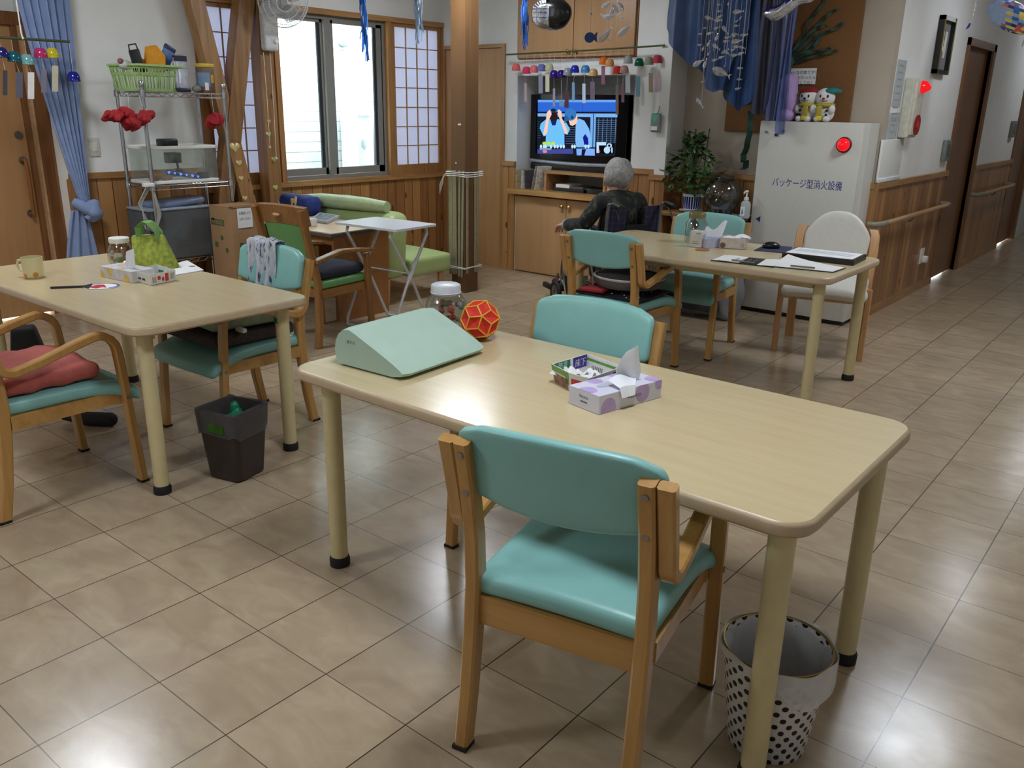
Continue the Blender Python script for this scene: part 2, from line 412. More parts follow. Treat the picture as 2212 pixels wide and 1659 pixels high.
b.box(-2.9, -2.755, BY, 5.55, 0, CH); b.box(-1.56, -1.2, BY, 5.55, 0, CH); b.box(-2.755, -1.56, BY, 5.55, 1.71, 1.838); b.box(-2.755, -1.56, 5.5, 5.55, 0, 1.71)
b.box(-3.66, -2.9, BY, 5.05, 1.972, CH); b.box(-1.283, -1.19, 4.85, 5.2, 0, CH); b.box(-2.755, -1.56, 5.4, 5.55, 1.838, CH); b.box(-3.66, -2.9, 5.05, 5.1, 0, CH)
struct('wall_back', b, WHITE)
b = B(); b.box(-1.19, CX, 5.1, 5.2, 0, CH); struct('wall_alcove', b, M('beige alcove wallpaper', (172, 160, 144), .85, var=.02, vs=5, bmp=.12, bs=260))
b = B()
b.box(CX - .1, CX, 5.2, 7.05, 0, CH); b.box(CX - .1, CX, 7.05, 8.0, 2.06, CH); b.box(CX - .1, CX, 8.0, 9.95, 0, CH); b.box(CX - .1, CX, 9.95, 10.9, 2.06, CH); b.box(CX - .1, CX, 10.9, 13, 0, CH)
struct('wall_corridor', b, WHITE)
# boarded dado
b = B(); b.box(WX, WX + .014, 1.40, 2.40, 0, .96); b.box(WX, WX + .014, 2.40, BY, 0, .81); b.m = 1
b.box(WX, WX + .032, 1.40, 2.40, .95, .99); b.m = 2; b.box(WX, WX + .03, 1.385, 1.42, 0, .955)
struct('trim_1', b, [PLX, PINEY, PINEZ])
b = B(); b.box(-2.9, -2.76, BY - .014, BY, 0, .95); b.box(-1.555, -1.283, BY - .014, BY, 0, .95); b.box(-1.297, -1.176, 4.836, 4.85, 0, .93); b.box(-1.19, -1.176, 4.85, 5.1, 0, .95); b.m = 1
b.box(-2.9, -2.757, BY - .03, BY, .945, .985); b.box(-1.558, -1.283, BY - .03, BY, .955, .995); b.box(-1.31, -1.165, 4.82, 4.86, .925, .965)
struct('trim_2', b, [PLY, PINEX])
b = B(); b.box(-1.19, CX, 5.086, 5.1, 0, .95); b.m = 1; b.box(-1.19, CX + .012, 5.07, 5.1, .95, .99); struct('trim_3', b, [PLY, PINEX])
b = B(); b.box(CX, CX + .014, 5.11, 7.03, .07, .95); b.box(CX, CX + .014, 8.09, 9.85, .07, .95); b.m = 1
b.box(CX, CX + .032, 5.085, 7.03, .95, .99); b.box(CX, CX + .032, 8.09, 9.85, .95, .99); b.box(CX, CX + .022, 5.1, 7.03, 0, .07); b.box(CX, CX + .022, 8.09, 9.85, 0, .07)
b.m = 2; b.box(CX - .03, CX + .03, 5.075, 5.12, 0, .955)
struct('trim_4', b, [PLX, PINEY, PINEZ])
# ---------------------------------------------------------------- entrance door at the left
dz = -4.05
b = B(); b.box(-4.09, dz, .45, 1.335, .02, 1.9); d1 = struct('door_1', b, DOOR)
b = B(); b.tube([(dz, 1.289, 1.06), (dz + .05, 1.289, 1.06), (dz + .055, 1.289, 1.03), (dz + .055, 1.289, .75), (dz + .05, 1.289, .71), (dz, 1.289, .71)], .013, 8)
b.m = 1; b.cyl((dz, 1.289, 1.06), (dz + .012, 1.289, 1.06), .024); b.cyl((dz, 1.289, .71), (dz + .012, 1.289, .71), .024)
obj('door_pull', b, [wood('door pull wood', (120, 74, 34), (150, 96, 50), 2, .3), STEEL], d1)
b = B(); b.cyl((dz, 1.289, 1.22), (dz + .014, 1.289, 1.22), .026, .022); obj('door_lock', b, STEEL, d1)
b = B(); b.box(-4.1, dz + .02, 1.336, 1.40, 0, 1.98); b.box(-4.1, dz + .03, .42, 1.40, 1.9, 1.98); b.box(-4.05, -3.80, 1.385, 1.402, 0, 1.98); obj('door_frame', b, DARKZ, d1)
b = B(); b.box(-4.03, -3.98, 1.372, 1.386, 0, 1.9); obj('door_guide_strip', b, M('pale door strip', (196, 160, 120), .5), d1)
# ---------------------------------------------------------------- window
b = B(); b.box(WX - .1, WX + .022, 2.40, BY, 2.13, 2.172); b.m = 0; b.box(WX - .1, WX + .04, 2.40, BY, .805, .845)
b.m = 1; b.box(WX - .1, WX + .012, 2.40, 2.46, .845, 2.13); b.box(WX - .1, WX + .012, 3.075, 3.12, .845, 2.13); b.box(WX - .1, WX + .012, 4.255, 4.305, .845, 2.13); b.box(WX - .1, WX + .015, 4.93, BY, .845, 2.13)
win = struct('window_1', b, [PINEY, PINEZ])
b = B(); b.box(WX - .11, WX - .035, 3.12, 4.255, .845, .875); b.box(WX - .11, WX - .035, 3.12, 4.255, 2.10, 2.13); b.box(WX - .11, WX - .035, 4.215, 4.255, .875, 2.1); b.box(WX - .11, WX - .035, 3.12, 3.128, .875, 2.1)
obj('window_frame', b, ALU, win, False)
for (y0, y1, x) in ((3.125, 3.645, WX - .09), (3.655, 4.225, WX - .06)):
    b = B(); g0, g1 = (y0 + .03 if x < WX - .08 else y0 + .035), y1 - .095
    b.box(x, x + .025, y0, g0, .878, 2.1); b.box(x, x + .025, g1 + .03, y1, .878, 2.1); b.box(x, x + .025, y0, y1, .878, .935); b.box(x, x + .025, y0, y1, 2.075, 2.1)
    b.m = 1; b.box(x + .004, x + .02, g1, g1 + .03, .935, 2.075)
    sa = obj('window_sash', b, [ALU, ALUD], win, False)
    b = B(); b.box(x + .010, x + .013, g0, g1, .935, 2.075); obj('window_pane', b, GLASS, sa, False)
b = B(); b.box(WX - .058, WX - .034, 3.60, 3.665, .878, 2.1); obj('meeting_stile', b, ALU, win, False)
for y0 in (2.463, 4.31):
    b = B(); a0, a1 = y0 + .04, y0 + .587
    b.box(WX - .03, WX - .004, y0, a0, .845, 2.13); b.box(WX - .03, WX - .004, a1, y0 + .62, .845, 2.13); b.box(WX - .03, WX - .004, a0, a1, .845, .93); b.box(WX - .03, WX - .004, a0, a1, 2.1, 2.13)
    for k in range(1, 4): y = a0 + (a1 - a0) * k / 4; b.box(WX - .014, WX - .004, y - .004, y + .004, .93, 2.1)
    for k in range(1, 7): z = .93 + 1.17 * k / 7; b.box(WX - .013, WX - .005, a0, a1, z - .004, z + .004)
    p = obj('shoji_screen', b, PINEZ, win, False)
    b = B(); b.box(WX - .02, WX - .0185, a0, a1, .93, 2.1); obj('shoji_paper', b, SHOJI, p, False)
# ---------------------------------------------------------------- back wall door
b = B(); b.box(-3.62, -2.93, BY + .005, BY + .04, .0, 1.94); d2 = struct('door_2', b, DOOR)
b = B(); b.box(-2.935, -2.893, BY - .015, BY + .05, 0, 1.975); b.box(-3.655, -3.622, BY - .015, BY + .05, 0, 1.975); b.m = 1; b.box(-3.622, -2.935, BY - .015, BY + .05, 1.945, 1.975)
obj('door_frame', b, [PINEZ, PINEX], d2, False)
# ---------------------------------------------------------------- corridor doors
for n, y0, y1 in ((3, 7.03, 8.09), (4, 9.85, 10.95)):
    b = B(); b.box(CX - .06, CX - .03, y0 + .05, y1 - .05, .01, 2.0); d = struct('door_%d' % n, b, DARKZ)
    b = B(); b.box(CX - .1, CX + .02, y0, y0 + .05, 0, 2.06); b.box(CX - .1, CX + .02, y1 - .09, y1, 0, 2.06); b.m = 1; b.box(CX - .1, CX + .02, y0, y1, 2.0, 2.06); obj('door_frame', b, [DARKZ, DARKY], d, False)
# ---------------------------------------------------------------- outside
b = B(); b.box(-5.2, -5.0, -.5, 9, -.3, 4.2)
m, nt, bs_ = base('white siding', .7)
tc = nn(nt, 'ShaderNodeTexCoord'); sp = nn(nt, 'ShaderNodeSeparateXYZ'); nt.links.new(tc.outputs['Object'], sp.inputs[0])
fr = mth(nt, 'FRACT', mth(nt, 'DIVIDE', sp.outputs[2], .098)); j = mth(nt, 'LESS_THAN', fr, .09)
nz = nn(nt, 'ShaderNodeTexNoise', Scale=14., Detail=4.); nt.links.new(tc.outputs['Object'], nz.inputs['Vector'])
cw = mixc(nt, mth(nt, 'MULTIPLY', nz.outputs['Fac'], .25), lin((236, 240, 240)), lin((206, 214, 216)))
nt.links.new(mixc(nt, j, cw, lin((150, 160, 164))), bs_.inputs['Base Color']); bump(nt, bs_, fr, .5, .01)
o = struct('wall_neighbour', b, m)
b = B(); b.box(-5.0, -3.8, -.5, 9, -.4, -.3); struct('ground_outside', b, M('outside gravel', (150, 150, 146), .9, var=.2, vs=80))
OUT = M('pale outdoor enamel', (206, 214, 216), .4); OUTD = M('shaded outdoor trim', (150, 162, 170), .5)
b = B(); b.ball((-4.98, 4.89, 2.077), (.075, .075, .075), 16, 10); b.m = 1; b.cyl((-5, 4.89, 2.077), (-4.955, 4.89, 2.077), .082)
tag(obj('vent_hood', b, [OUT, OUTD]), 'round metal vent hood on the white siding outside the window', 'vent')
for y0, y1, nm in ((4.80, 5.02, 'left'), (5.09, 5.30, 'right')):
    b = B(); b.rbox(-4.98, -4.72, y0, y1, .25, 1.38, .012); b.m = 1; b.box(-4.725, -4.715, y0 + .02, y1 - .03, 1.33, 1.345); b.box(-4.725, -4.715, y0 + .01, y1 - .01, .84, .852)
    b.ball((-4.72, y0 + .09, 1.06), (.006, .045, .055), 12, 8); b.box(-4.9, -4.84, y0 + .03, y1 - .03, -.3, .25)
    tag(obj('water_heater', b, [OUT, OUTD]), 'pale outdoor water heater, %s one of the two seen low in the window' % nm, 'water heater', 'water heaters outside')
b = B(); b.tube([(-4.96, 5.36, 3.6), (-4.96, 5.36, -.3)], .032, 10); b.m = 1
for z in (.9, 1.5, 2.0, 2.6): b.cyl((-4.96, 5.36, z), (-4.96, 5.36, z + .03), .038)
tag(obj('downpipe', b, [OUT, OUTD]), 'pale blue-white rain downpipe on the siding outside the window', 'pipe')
# ================================================================ ceiling lamps
LMP = glow('lamp diffuser', (240, 247, 255), LAMP)
first = None
for i, (x, y, wh) in enumerate(((-2.36, .52, 'over the left table'), (-2.15, 3.55, 'over the sofa by the window'), (1.2, .45, 'over the empty centre table'), (1.33, 4.07, 'at the mouth of the corridor'), (1.15, 6.35, 'halfway along the corridor'), (1.09, 9.8, 'at the far end of the corridor'), (-.6, -1.6, 'behind the camera side of the room'))):
    if first is None:
        t = thing('ceiling_light', '', 'lamp', (x, y, CH), 0, 'round ceiling lights')
        b = B(); b.lathe([(.27, 0), (.27, -.03), (.255, -.035), (.25, 0)], seg=32); obj('lamp_rim', b, WHITEP, t)
        b = B(); b.lathe([(.25, -.02), (.25, -.045), (.2, -.062), (.1, -.072), (.0, -.075)], seg=32); obj('lamp_diffuser', b, LMP, t)
        first = t
    else: t = dup(first, (x, y, CH))
    if y > 6: t.scale = (.5, .5, 1)
    t['label'] = 'round white ceiling light ' + wh
# ================================================================ furniture
MINT = M('mint vinyl', (130, 184, 180), .38, var=.015, vs=12, bmp=.05, bs=500)
BEECH = wood('varnished beech', (166, 122, 62), (190, 146, 86), 2, .3, .7, coat=.3)
BEECHX = wood('varnished beech across', (166, 122, 62), (190, 146, 86), 0, .3, .7, coat=.3)
TOP = wood('pale table laminate', (196, 178, 140), (202, 185, 147), 0, .21, .9)
EDGE = M('table edge band', (186, 164, 134), .35, var=.02)
TLEG = M('cream table leg enamel', (204, 190, 146), .35, var=.02)
RUB = M('black rubber', (18, 17, 17), .7)
TZ = .69
def table(label, x0, x1, y0, y1, legs, top):
    cx, cy = (x0 + x1) / 2, (y0 + y1) / 2
    t = thing('dining_table', label, 'table', (cx, cy, 0), 0, 'beige dining tables')
    b = B(); P = []
    for ins, z in ((.006, TZ - .034), (.0, TZ - .027), (0, TZ - .008), (.003, TZ - .003), (.009, TZ)):
        P.append([(u, v, z) for u, v in rrect(x0 - cx + ins, x1 - cx - ins, y0 - cy + ins, y1 - cy - ins, .075 - ins, 6)])
    n = len(P[0]); b.m = 1
    b.add([p for r in P for p in r], [(i * n + k, i * n + (k + 1) % n, (i + 1) * n + (k + 1) % n, (i + 1) * n + k) for i in range(4) for k in range(n)])
    b.m = 0; b.add(P[4], [tuple(range(n))]); b.m = 1; b.add(P[0], [tuple(range(n))[::-1]])
    obj('tabletop', b, [top, EDGE], t)
    b = B(); m_ = .11
    b.box(x0 - cx + m_, x1 - cx - m_, y0 - cy + m_, y0 - cy + m_ + .02, TZ - .075, TZ - .034); b.box(x0 - cx + m_, x1 - cx - m_, y1 - cy - m_ - .02, y1 - cy - m_, TZ - .075, TZ - .034)
    obj('under_rail', b, TLEG, t)
    for (x, y) in legs:
        b = B(); b.cyl((x - cx, y - cy, .02), (x - cx, y - cy, TZ - .034), .028, .029, 20); l = obj('leg', b, TLEG, t)
        b = B(); b.lathe([(.033, 0), (.034, .022), (.030, .034), (.0, .034)], (x - cx, y - cy, 0), 16); obj('rubber_foot', b, RUB, l)
    return t
table('long empty beige table in the middle with a mint wedge pillow on it', .105, 1.718, .303, 1.085, ((.19, .40), (1.656, .976), (1.645, .392), (.19, .98)), TOP)
tL = table('long beige table at the left with a mug and a round hand fan on it', -2.25, -.638, .213, .99, ((-.755, .305), (-.745, .904), (-2.172, .93), (-2.172, .31)), TOP)
table('long beige table at the back with clipboards and a computer mouse on it', -.79, .835, 2.90, 3.75, ((.772, 3.63), (.755, 3.02), (-.70, 3.63), (-.70, 3.02)), TOP)
l = [c for c in tL.children if c.name.startswith('leg')][1]
b = B(); b.cyl((.694, .3025, .575), (.694, .3025, .60), .0305, seg=20); obj('green_tape', b, M('green tape', (14, 104, 84), .5), l, label='green tape wrapped round the leg')
# ---------------------------------------------------------------- mint armchair
def post_path(): return [(-.262, .0), (-.236, .14), (-.216, .30), (-.207, .42), (-.212, .54), (-.232, .66), (-.262, .785)]
def mint_chair():
    t = thing('dining_armchair', '', 'chair', (0, 0, 0), 0, 'mint vinyl dining armchairs')
    def seat(x, y, z):
        u = (z - .412) / .026; k = (y + .03) / .26
        w_ = 1 + .12 * max(0, k) ** 2 - .04 * max(0, -k)
        return (x * w_, y + .02 * (1 - (x / .23) ** 2) * max(0, k), z + .008 * (1 - (x / .23) ** 2) - .030 * max(0, k) ** 4)
    b = B(); b.rbox(-.222, .222, -.215, .275, .384, .440, .024, seat, 6); obj('seat', b, MINT, t)
    def back(x, y, z):
        s_ = (z - .62) / .2; a = abs(x) / .235
        zb = .622 + .035 * a ** 2; zt = .828 - .012 * a ** 2 - .030 * a ** 10
        zz = zb + (zt - zb) * s_
        return (x, y - .212 - .026 * (1 - a * a) - (zz - .70) * .2, zz)
    b = B(); b.rbox(-.235, .235, -.018, .018, .62, .82, .017, back, 9); obj('backrest', b, MINT, t, ang=60)
    for s in (-1, 1):
        b = B(); b.strap([(s * .205, y, z) for y, z in post_path()], (1, 0, 0), .036, [.040, .042, .046, .046, .044, .042, .038])
        b.m = 1
        for z, y in ((.755, -.255), (.66, -.232)): b.cyl((s * .205, y - .0235, z), (s * .205, y - .019, z), .0075, seg=10)
        b.m = 2; b.box(s * .205 - .019, s * .205 + .019, -.285, -.243, 0, .01)
        obj('leg', b, [BEECH, STEEL, RUB], t)
    for s in (-1, 1):
        pts = [(-.262, .783), (-.240, .70), (-.222, .625)] + [(-.165 + .052 * math.cos(rad(a)), .600 + .052 * math.sin(rad(a))) for a in range(180, 285, 20)]
        pts += [(-.06, .570), (.04, .600), (.11, .618)] + [(.132 + .075 * math.cos(rad(a)), .548 + .075 * math.sin(rad(a))) for a in (85, 65, 45, 25, 8)] + [(.212, .50), (.228, .25), (.245, 0)]
        b = B(); b.strap([(s * .2435, y, z) for y, z in pts], (1, 0, 0), .038, .030)
        b.m = 1; b.cyl((s * .263, .222, .365), (s * .2652, .222, .365), .008, seg=8); b.m = 2; b.box(s * .2435 - .0195, s * .2435 + .0195, .228, .262, 0, .010)
        obj('armrest', b, [BEECH, STEEL, RUB], t)
    b = B(); b.box(-.187, .187, -.218, -.196, .318, .392); b.box(-.228, .228, .185, .207, .335, .385)
    for s in (-1, 1): b.box(s * .20, s * .226, -.19, .21, .338, .388)
    obj('seat_frame', b, BEECHX, t)
    return t
ch = mint_chair(); ch.location = (1.221, .339, 0); ch.rotation_euler = (0, 0, rad(11.2)); ch['label'] = 'nearest mint armchair, seen from behind at the empty middle table'
dup(ch, (.62, .985, 0), rad(182.4), 'mint armchair pushed in on the far side of the empty middle table')
dup(ch, (-.336, 2.935, 0), rad(.8), 'mint armchair seen from behind with a dark round cushion, left of the back table')
dup(ch, (-.275, 3.66, 0), rad(185.4), 'mint armchair facing us behind the jar and tissues of the back table')
dup(ch, (-1.165, .94, 0), rad(180), 'mint armchair stacked with cushions, a patterned scarf over its back')
dup(ch, (-1.154, .062, 0), rad(1.0), 'mint armchair with a red cushion at the left edge of the picture')
# ---------------------------------------------------------------- white chair
t = thing('padded_chair', 'white padded chair with an arched back in front of the white cabinet', 'chair', (.40, 4.20, 0), rad(194))
WV = M('white vinyl', (206, 204, 196), .4, var=.015); LB = wood('light beech', (186, 138, 92), (206, 160, 112), 2, .35, .7, coat=.2)
def ws(x, y, z):
    k = (y + .0) / .24
    return (x * (1 + .08 * max(0, k)), y, z + .012 * (1 - (x / .24) ** 2) - .02 * max(0, k) ** 4)
b = B(); b.rbox(-.235, .235, -.22, .26, .375, .455, .038, ws, 6); obj('seat', b, WV, t)
def wb(x, y, z):
    s_ = (z - .55) / .3; a = abs(x) / .20; zz = .52 + (.85 - .15 * a ** 2.6 - .52) * s_
    return (x * (.93 + .07 * min(1, s_ * 1.3)), y - .215 - .02 * (1 - a * a) - (zz - .6) * .14, zz)
b = B(); b.rbox(-.20, .20, -.02, .02, .55, .85, .018, wb, 9); obj('backrest', b, WV, t, ang=60)
for s in (-1, 1):
    b = B(); b.strap([(s * .225, -.24, 0), (s * .225, -.215, .25), (s * .225, -.205, .45), (s * .23, -.225, .62), (s * .226, -.247, .71), (s * .212, -.256, .745)], (1, 0, 0), .055, .03); obj('leg', b, LB, t)
    b = B(); b.strap([(s * .255, .205, 0), (s * .255, .19, .3), (s * .255, .18, .44)], (1, 0, 0), .036, .034); obj('leg', b, LB, t)
b = B(); b.box(-.24, .24, .165, .195, .345, .385); b.box(-.22, .22, -.215, -.19, .345, .385); [b.box(s * .225 - .012, s * .225 + .012, -.2, .18, .345, .385) for s in (-1, 1)]
obj('seat_frame', b, LB, t)
# ---------------------------------------------------------------- green wooden armchair
WAL = wood('dull brown chair wood', (122, 82, 40), (156, 110, 58), 2, .35, .7, coat=.25)
GRN = M('green vinyl', (98, 150, 90), .42, var=.02)
t = thing('wooden_armchair', 'brown wooden armchair with green seat and back, turned to the desk', 'chair', (-2.17, 2.235, 0), rad(6)); CS = t; t.scale = (.94, .94, .91)
b = B(); b.rbox(-.23, .23, -.21, .23, .40, .455, .02, None, 4); obj('seat', b, GRN, t)
def lean(z): return -.225 - .24 * max(0, z - .45)
b = B(); b.grid(6, 8, lambda u, v: (-.16 + .32 * u + 0, lean(.50 + .34 * v) + .01 - .018 * math.sin(PI * u), .50 + .34 * v), .025); obj('backrest', b, GRN, t)
b = B()
b.grid(8, 4, lambda u, v: (-.225 + .45 * u, lean(.83 + .12 * v) + .018 - .03 * math.sin(PI * u), .83 + .12 * v + .012 * math.sin(PI * u)), .034)
b.m = 1; b.ball((.0, lean(.9) - .022, .90), (.035, .012, .013), 12, 8)
obj('back_frame', b, [WAL, LB], t)
for s in (-1, 1):
    b = B(); b.strap([(s * .205, -.25, 0), (s * .205, -.225, .2), (s * .205, lean(.45), .45), (s * .205, lean(.7), .7), (s * .21, lean(.94), .94)], (1, 0, 0), .045, .045); b.m = 1; b.box(s * .205 - .02, s * .205 + .02, -.27, -.23, 0, .008); obj('leg', b, [WAL, RUB], t)
    b = B(); b.strap([(s * .245, .235, 0), (s * .245, .215, .3), (s * .245, .20, .60)], (1, 0, 0), .042, .042); b.m = 1; b.box(s * .245 - .02, s * .245 + .02, .215, .255, 0, .008); obj('leg', b, [WAL, RUB], t)
    b = B(); b.strap([(s * .235, lean(.62) - .0, .60), (s * .245, -.05, .645), (s * .25, .12, .635), (s * .25, .27, .615)], (1, 0, 0), .05, .026); obj('armrest', b, WAL, t)
b = B()
for s in (-1, 1): b.box(s * .21, s * .236, -.22, .22, .345, .40)
b.box(-.21, .21, .19, .215, .345, .40); b.box(-.2, .2, -.225, -.2, .345, .40); obj('seat_frame', b, wood('dull brown chair wood across', (122, 82, 40), (156, 110, 58), 1, .35, .7), t)
# ---------------------------------------------------------------- desk, tray table, sofa
DESKT = wood('desk top laminate', (196, 168, 132), (208, 182, 148), 0, .3, .7); DESKW = wood('desk side board', (142, 92, 48), (158, 106, 58), 2, .4, .5)
t = thing('desk', 'low brown writing desk with a pale top behind the green chair', 'desk', (-2.86, 2.755, 0))
b = B(); b.rbox(-.52, .50, -.265, .265, .598, .625, .004); obj('desktop', b, [DESKT], t)
b = B(); b.box(-.52, .503, -.268, -.262, .598, .618); b.box(.499, .504, -.265, .265, .598, .618); obj('desk_edge', b, M('grey desk edge', (92, 92, 92), .5), t)
b = B(); b.box(.46, .485, -.22, .255, .0, .33); b.box(.47, .495, -.24, .262, .32, .598); obj('side_panel', b, DESKW, t)
b = B(); b.box(-.5, -.47, -.24, .262, 0, .598); obj('side_panel', b, DESKW, t)
b = B(); b.box(-.47, .46, .235, .25, .1, .598); b.box(-.47, .47, -.235, -.215, .54, .598); obj('back_panel', b, DESKW, t)
TRAY = M('white tray top', (214, 218, 224), .3, var=.01); TUBE = M('pale grey tube', (196, 198, 200), .3, .2)
cx, cy = -2.07, 2.72
t = thing('folding_tray_table', 'white folding tray table on crossed tubular legs beside the desk', 'table', (cx, cy, 0), rad(3))
b = B(); pr = rrect(-.285, .285, -.20, .20, .025, 4); b.prism(pr, .688, .702); obj('tray_top', b, TRAY, t)
b = B(); b.tube([(-.22, .16, .67), (-.22, .165, .64), (-.22, -.05, .30), (-.22, -.17, .06), (-.205, -.19, .012), (.205, -.19, .012), (.22, -.17, .06), (.22, -.05, .30), (.22, .165, .64), (.22, .16, .67)], .0105, 8); obj('leg_frame', b, TUBE, t)
b = B(); b.tube([(-.20, -.15, .688), (-.20, -.165, .645), (-.20, .05, .30), (-.20, .17, .06), (-.185, .19, .012), (.185, .19, .012), (.20, .17, .06), (.20, .05, .30), (.20, -.165, .645), (.20, -.15, .688)], .0105, 8); obj('leg_frame', b, TUBE, t)
b = B(); b.tube([(-.22, .06, .48), (-.22, -.02, .345)], .014, 6); b.tube([(.22, .06, .48), (.22, -.02, .345)], .014, 6); b.tube([(-.22, 0, .385), (.22, 0, .385)], .006, 6); obj('brace_sleeve', b, TUBE, t)
SOFA = M('light green vinyl', (166, 184, 122), .42, var=.02, vs=10)
t = thing('sofa', 'light green two-seat sofa below the window, its end towards us', 'sofa', (-2.98, 3.45, 0))
b = B(); b.rbox(-.50, .51, -.12, .345, .19, .33, .03, lambda x, y, z: (x, y, z + (.015 * (1 - (x / .55) ** 2) if z > .27 else 0)), 6); obj('seat', b, SOFA, t)
def sb(x, y, z):
    s_ = (z - .19) / .5
    return (x, y + .04 * s_ * s_, z)
b = B(); b.rbox(-.50, .51, -.36, -.125, .19, .69, .085, sb, 6); obj('backrest', b, SOFA, t)
for x in (-.44, .44):
    for y in (-.30, .28): b = B(); b.cyl((x, y, 0), (x, y, .2), .016, .026, 12); obj('leg', b, LB, t)
b = B()
b.tube([(-.50, -.34, .715), (-.3, -.30, .73), (0, -.29, .735), (.22, -.28, .735), (.42, -.26, .73)], [.045, .052, .054, .05, .04], 14)
o = obj('bolster_cushion', b, M('shiny pale green satin', (176, 196, 150), .28, var=.05, vs=25, bmp=.5, bs=45)); o.location = (-2.98, 3.45, 0)
tag(o, 'long shiny pale green bolster lying along the top of the sofa back', 'cushion')
# ================================================================ timber post, crossed brace, pillar
PX = -3.50
def stickX(pts, wd, x0, x1, name_b):
    """beam lying in a plane of constant x through (y,z) points"""
    (ya, za), (yb, zb) = pts; d = Vector((0, yb - ya, zb - za)).normalized(); n = Vector((0, -d.z, d.y)) * (wd / 2)
    a, c = Vector((0, ya, za)), Vector((0, yb, zb)); P = [a - n, c - n, c + n, a + n]
    name_b.prism([(p.y, p.z) for p in P], x0, x1, 'yz')
b = B(); b.box(PX - .12, PX, 2.838, 2.952, 0, CH); tag(obj('timber_post', b, POSTW), 'square timber post standing in front of the left end of the window', 'post')
def yz(x, y, X=PX): p = onX(x, y, X); return (p.y, p.z)
def extend(p, q, z):
    t = (z - p[1]) / (q[1] - p[1]); return (p[0] + (q[0] - p[0]) * t, z)
a0, a1 = yz(427, 0), yz(519, 355)
b = B(); stickX((extend(a0, a1, 2.5), extend(a0, a1, .62)), .112, PX - .1, PX - .004, b)
tag(obj('diagonal_brace', b, BRACEW), 'light timber brace leaning from upper left down to the foot of the post', 'brace')
b0, b1 = yz(534, 0), yz(505, 304)
b = B(); stickX((extend(b0, b1, 2.5), b1), .125, PX - .1, PX + .002, b)
stickX((b1, extend(b0, b1, .0)), .125, PX - .1, PX - .02, b)
tag(obj('diagonal_brace', b, POSTW), 'darker timber brace rising from behind the rack to the top of the post', 'brace')
def heart(x, y, sz, X, col, lab, grp):
    p = onX(x, y, X); P = []
    for k in range(28):
        t = 2 * PI * k / 28; P.append((sz * math.sin(t) ** 3 / 1.0, sz * (13 * math.cos(t) - 5 * math.cos(2 * t) - 2 * math.cos(3 * t) - math.cos(4 * t)) / 16))
    b = B(); n = 28; vs = [(0, u, v) for u, v in P] + [(.006, u * .8, v * .8) for u, v in P] + [(.008, 0, .0)]
    b.add(vs, [(i, (i + 1) % n, n + (i + 1) % n, n + i) for i in range(n)] + [(n + i, n + (i + 1) % n, 2 * n) for i in range(n)] + [tuple(range(n))[::-1]])
    o = obj('heart_ornament', b, col); o.location = (X, p.y, p.z); tag(o, lab, 'ornament', grp)
HG = M('gold-toned heart wood', (224, 206, 146), .35, .2); HC = M('pale green glass heart', (196, 204, 130), .15, .3)
for (x, y, s_, w_) in ((507, 318, .042, 'largest cream heart at the top of the leaning brace'), (516, 352, .026, 'cream heart second from the top on the leaning brace'), (521, 385, .021, 'cream heart third from the top on the leaning brace'), (529, 428, .022, 'cream heart lowest on the leaning brace')):
    heart(x, y, s_, PX - .003, HG, w_, 'hearts on the brace')
for (x, y, s_, w_) in ((581, 262, .018, 'faint pale heart highest on the timber post'), (580, 290, .024, 'pale yellow-green heart beside the left fan cord on the post'), (592, 344, .024, 'pale heart by the lower end of the fan cord on the post'), (595, 405, .024, 'cream heart lowest on the timber post at sill height')):
    heart(x, y, s_, PX + .001, HC, w_, 'hearts on the post')
PILW = wood('aged brown pillar wood', (98, 70, 42), (116, 84, 54), 2, .4, .5)
b = B(); b.box(-2.545, -2.395, 3.87, 4.02, 0, CH); b.m = 1
for (u, z, w_) in ((-2.47, 1.31, .03), (-2.50, 1.02, .012)): b.box(u, u + w_, 3.868, 3.871, z, z + .012)
tag(obj('pillar', b, [PILW, PAPER]), 'tall brown square wooden pillar in the middle of the room at the back', 'pillar')
t = thing('slat_bundle', 'bundle of pale slats tied round the lower pillar with white string', 'slats', (-2.47, 3.945, 0))
SL = M('pale grey-green slat', (150, 142, 116), .5, var=.04); STR = M('white plastic string', (222, 222, 218), .4)
for k, (u, ln) in enumerate(((-.085, .0), (-.062, .01), (-.04, .005), (-.015, .03), (.012, -.025), (.045, -.035))):
    b = B(); b.strap([(u, -.083 - .004 * (k % 2), .14 + ln * .3), (u - ln * .4, -.083, .97)], (1, 0, 0), .021, .008); obj('slat', b, SL, t)
for v in (-.06, .035, .06): b = B(); b.strap([(.083, v, .16), (.083, v, .96)], (0, 1, 0), .022, .008); obj('slat', b, SL, t)
for zs_ in ((.96, .945, .925), (.205, .215)):
  b = B()
  for z in zs_: b.tube([(u * (.096 + .01 * (z > .9)), v * (.096 + .004), z + R_.uniform(-.006, .006)) for u, v in ((-1, -1), (0, -1), (1, -1), (1, 0), (1, 1), (0, 1), (-1, 1), (-1, 0))], .0035, 5, True)
  if zs_[0] > .5:
    for k in range(5): b.tube([(-.10, -.10, .95), (-.125 - .012 * k, -.11, .93 - .02 * k), (-.135 - .008 * k, -.11, .86 - .02 * k)], .002, 4)
  obj('string', b, STR, t)
